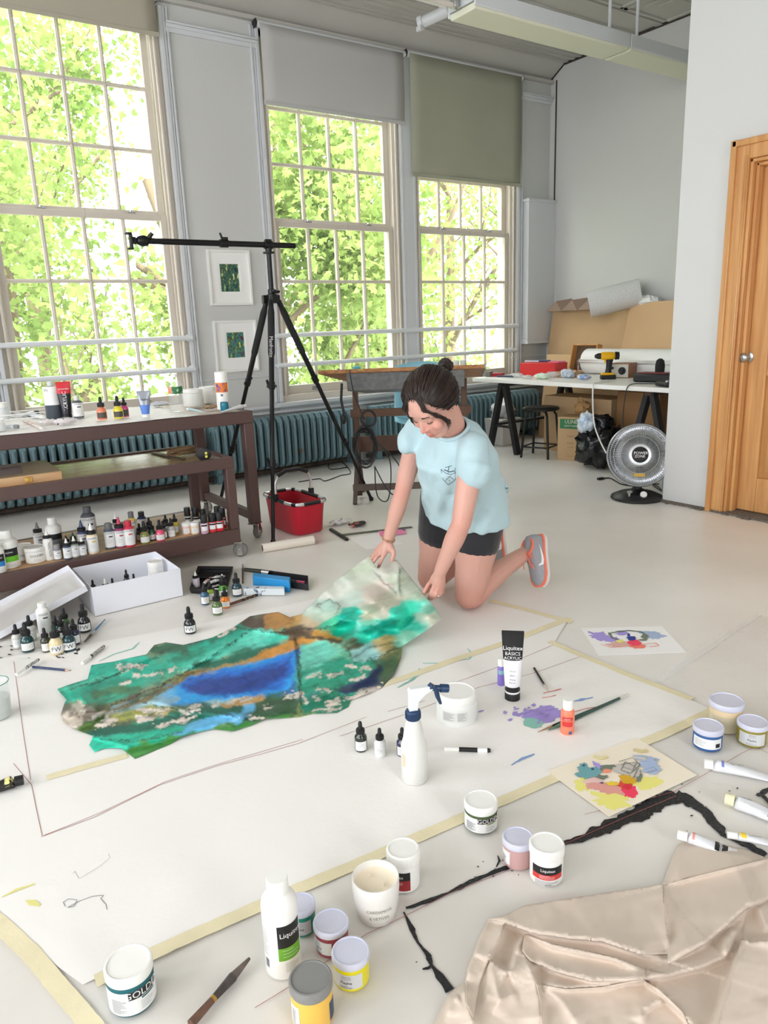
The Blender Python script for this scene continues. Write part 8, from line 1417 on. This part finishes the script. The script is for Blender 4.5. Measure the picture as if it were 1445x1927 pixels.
# under and in front of the table
t = thing('stool', 'round black stool in front of the white table', 'stool', (4.98, 4.70, 0), R(20)); k = MB(); k.lathe([(.15, .425), (.163, .43), (.165, .445), (.155, .455), (.08, .458), (.0005, .459)], 36); k.build('seat', mat('black_vinyl', srgb(30, 30, 32), .3), t, smooth=50)
for i in range(4): a = PI / 4 + i * PI / 2; k = MB(); k.tube([(.06 * cos(a), .06 * sin(a), .42), (.12 * cos(a), .12 * sin(a), .415), (.145 * cos(a), .145 * sin(a), .38), (.155 * cos(a), .155 * sin(a), .3), (.185 * cos(a), .185 * sin(a), 0)], .011, 10); k.build('leg', M_BLACK, t, smooth=60)
k = MB(); k.tube([(.172 * cos(a), .172 * sin(a), .10) for a in [PI / 4 + i * PI / 2 for i in range(4)]], .007, 8, closed=True); k.build('foot_ring', M_BLACK, t)
def carton(name, label, loc, sx, sy, h, rz, m, flaps=True): t = thing(name, label, 'box', loc, rz); k = MB(); k.box((0, 0, h / 2), (sx, sy, h)); o = k.build('carton', m, t, bevel=.003); return t
t = carton('cardboard_box', 'kraft paper carton with a green printed label beside the stool', (5.103, 4.405, 0), .22, .24, .385, R(22), M_CB); k = MB(); F_ = lambda y, z: V((-.1115, y, z)); k.box((-.111, 0, .325), (.0012, .20, .085)); k.build('green_label', paint(srgb(58, 128, 84), .6), t, smooth=0)
k = MB()
for w_, s_, z in (('ULINE', .046, .343), ('KRAFT PAPER', .022, .307)): text_flat(k, w_, s_, (-.1125, 0, z), (0, -1, 0), (0, 0, 1), .9)
k.build('lettering', mat('print_cream', srgb(226, 226, 206), .6), t, smooth=0); k = MB()
for w_, s_, z in (('S-22213', .020, .215), ('400 SHEETS', .014, .155), ('15 x 1,200', .014, .12), ('MADE IN USA', .010, .04)): text_flat(k, w_, s_, (-.1125, 0, z), (0, -1, 0), (0, 0, 1), .9)
k.build('small_print', mat('print_brown', srgb(96, 74, 52), .7), t, smooth=0)
carton('cardboard_box', 'large plain cardboard box under the table behind the stool', (5.45, 4.56, 0), .32, .78, .52, 0, M_CB); carton('cardboard_box', 'tall cardboard box with a printed cross at the back under the table', (5.71, 4.44, 0), .12, .55, .66, 0, M_CB2)
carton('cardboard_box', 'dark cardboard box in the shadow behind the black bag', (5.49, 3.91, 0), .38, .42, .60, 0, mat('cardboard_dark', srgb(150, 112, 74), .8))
k = MB(); crumple(k, (0, 0, 0), .05, .07, .075, 44, 20); tag(k.build('kraft_paper', mat('kraft', srgb(176, 136, 90), .7), None, smooth=20, loc=(5.10, 4.33, .386)), 'crumpled brown kraft paper on top of the green labelled carton', 'paper')
t = thing('garbage_bag', 'full black plastic garbage bag beside the heater', 'garbage bag', (4.93, 3.98, 0)); k = MB(); crumple(k, (0, 0, 0), .19, .20, .20, 52, 40)
for i_, v_ in enumerate(k.v):
    p_ = V(v_); k.v[i_] = tuple(p_ * (1 + .08 * noise.noise(p_ * 16) + .05 * noise.noise(p_ * V((60, 60, 14)))) if p_.z > .02 else p_)
k.build('bag', mat('bag_black', srgb(18, 18, 20), .16, bump=.8, bscale=28), t, smooth=180); k = MB(); crumple(k, (0, 0, .30), .10, .11, .07, 57, 26); k.build('bag_mouth', mat('bag_black', (.01, .01, .01)), t, smooth=180)
k = MB(); crumple(k, (0, 0, 0), .06, .075, .085, 61, 24); tag(k.build('plastic_packaging', mat('blue_packaging', srgb(150, 180, 206), .15, col2=srgb(224, 230, 234), vscale=16, coat=.5), None, smooth=180, loc=(4.80, 4.03, .30)), 'blue and clear packaging stuffed in the top of the black bag', 'packaging')
t = thing('bin_bag', 'white bin and bag standing under the left end of the table', 'bin', (5.24, 5.465, 0)); k = MB(); k.loft([[V((x, y, z)) for x, y in ((-a, -a), (a, -a), (a, a), (-a, a))] for a, z in ((.11, 0), (.135, .27))]); k.build('bin', mat('bin_white', srgb(214, 212, 206), .5), t, bevel=.01); k = MB(); crumple(k, (0, 0, .25), .115, .115, .10, 71, 24); k.build('bag', mat('bag_white', srgb(222, 222, 222), .4, bump=.5, bscale=24), t, smooth=180)
# heater
HC2 = V((4.23, 3.09, 0)); t = thing('parabolic_heater', 'round parabolic heater with silver grille on a black base', 'heater', HC2, FACE(HC2) + R(6)); k = MB(); k.lathe([(.165, 0), (.175, .008), (.17, .022), (.12, .045), (.05, .06), (.04, .07)], 40); k.build('base', CAPB, t, smooth=50); k = MB(); k.cyl((0, 0, .06), (0, 0, .11), .03, 18); k.build('neck', CAPB, t)
k = MB(); k.cyl((.11, .03, .045), (.125, .03, .06), .022, 18); k.build('dial', WHT, t); k = MB(); k.cyl((.115, -.06, .04), (.12, -.06, .07), .01, 12); k.cyl((.12, -.06, .068), (.122, -.06, .074), .018, 14); k.build('knob', M_STEEL, t)
ht = thing('x', None, None); bpy.data.objects.remove(ht)
hb = MB(); T0 = Matrix.Translation((.02, 0, .305)) @ Euler((0, R(90 - 14), 0)).to_matrix().to_4x4(); hb.M = T0; RD_ = .208
hb.lathe([(.05, -.13), (.12, -.11), (.19, -.05), (RD_ + .006, -.005), (RD_ + .008, .012), (RD_ - .002, .012), (RD_ - .004, .004)], 56, cap=False); hd_ = hb.build('dish_shell', CAPB, t, smooth=50); k = MB(); k.M = T0; k.lathe([(.02, -.10), (.10, -.085), (.17, -.045), (RD_ - .006, .0)], 56, cap=False); k.build('reflector', mat('chrome_dish', srgb(220, 222, 226), .18, 1), hd_, smooth=80)
k = MB(); k.M = T0; gm = mat('grille_wire', srgb(206, 208, 210), .3, .8)
for i in range(84):
    a = 2 * PI * i / 84; k.tube([V((r_ * cos(a), r_ * sin(a), z_)) for r_, z_ in ((.066, .052), (.10, .048), (.15, .036), (.19, .018), (RD_ - .002, .008))], .0016, 4, cap=False)
for r_, z_ in ((.068, .052), (.125, .044), (.168, .030), (.19, .019), (RD_, .010)): k.tube([V((r_ * cos(a), r_ * sin(a), z_)) for a in [2 * PI * i / 56 for i in range(56)]], .0026 if r_ < .2 else .006, 6, closed=True)
k.build('grille', gm, hd_, smooth=60); k = MB(); k.M = T0; k.lathe([(.078, .046), (.07, .056), (.05, .058), (.048, .05)], 40, cap=False); k.build('centre_ring', gm, hd_); k = MB(); k.M = T0; k.lathe([(.054, .05), (.054, .06), (.048, .064), (.0005, .066)], 36, cap=False); k.build('centre_badge', CAPB, hd_, smooth=50)
k = MB(); k.M = T0; rgt = V((0, 1, 0)); upv = V((-1, 0, 0)); text_flat(k, 'POWER', .026, (-.010, .004, .067), rgt, upv, 1, .0); text_flat(k, 'ZONE', .024, (.012, -.002, .067), rgt, upv, 1, .0); k.build('lettering', WTXT, hd_, smooth=0); k = MB(); k.M = T0; text_flat(k, 'caution', .016, (.085, 0, .053), rgt, upv, 1, 0); k.build('small_print', INKT, hd_, smooth=0)
k = MB(); k.M = T0; k.box((.135, 0, .044), (.022, .07, .003)); k.build('warning_sticker', mat('amber', srgb(196, 160, 60), .5), hd_)
c = fl(1241, 908); k = MB(); k.lathe([(.028, 0), (.03, .004), (.03, .13), (.022, .142), (.02, .145)], 28); tag(k.build('drink_can', mat('can_blue', srgb(120, 160, 196), .3, .5, col2=srgb(180, 190, 90), vscale=20, thresh=(.36, .42)), None, loc=(4.52, 3.06, 0)), 'blue can standing behind the heater against the closet wall', 'can')
k = MB(); pts = [fl(*p) + V((0, 0, .006)) for p in ((1128, 903), (1140, 901), (1150, 902), (1168, 912), (1190, 916))]; c0 = pts[0]; k.hose([p - c0 for p in pts], .005, 6); k.bar(V((-.02, 0, .004)), V((.03, -.01, .004)), .022, .016); tag(k.build('power_cord', M_CABLE, None, loc=c0), 'black plug and cord lying left of the heater base', 'cord')
k = MB(); pts = [fl(*p) + V((0, 0, .006)) for p in ((1222, 908), (1236, 916), (1246, 926), (1228, 914), (1240, 912))]; c0 = pts[0]; k.hose([p - c0 for p in pts], .004, 6); tag(k.build('power_cord', M_CABLE, None, loc=c0), 'black cord looped behind the heater by the closet wall', 'cord')
for o in bpy.data.objects:
    if o.name.split('.')[0].endswith('_smear') or o.name.startswith('graphite_doodle'): o['kind'] = 'stuff'
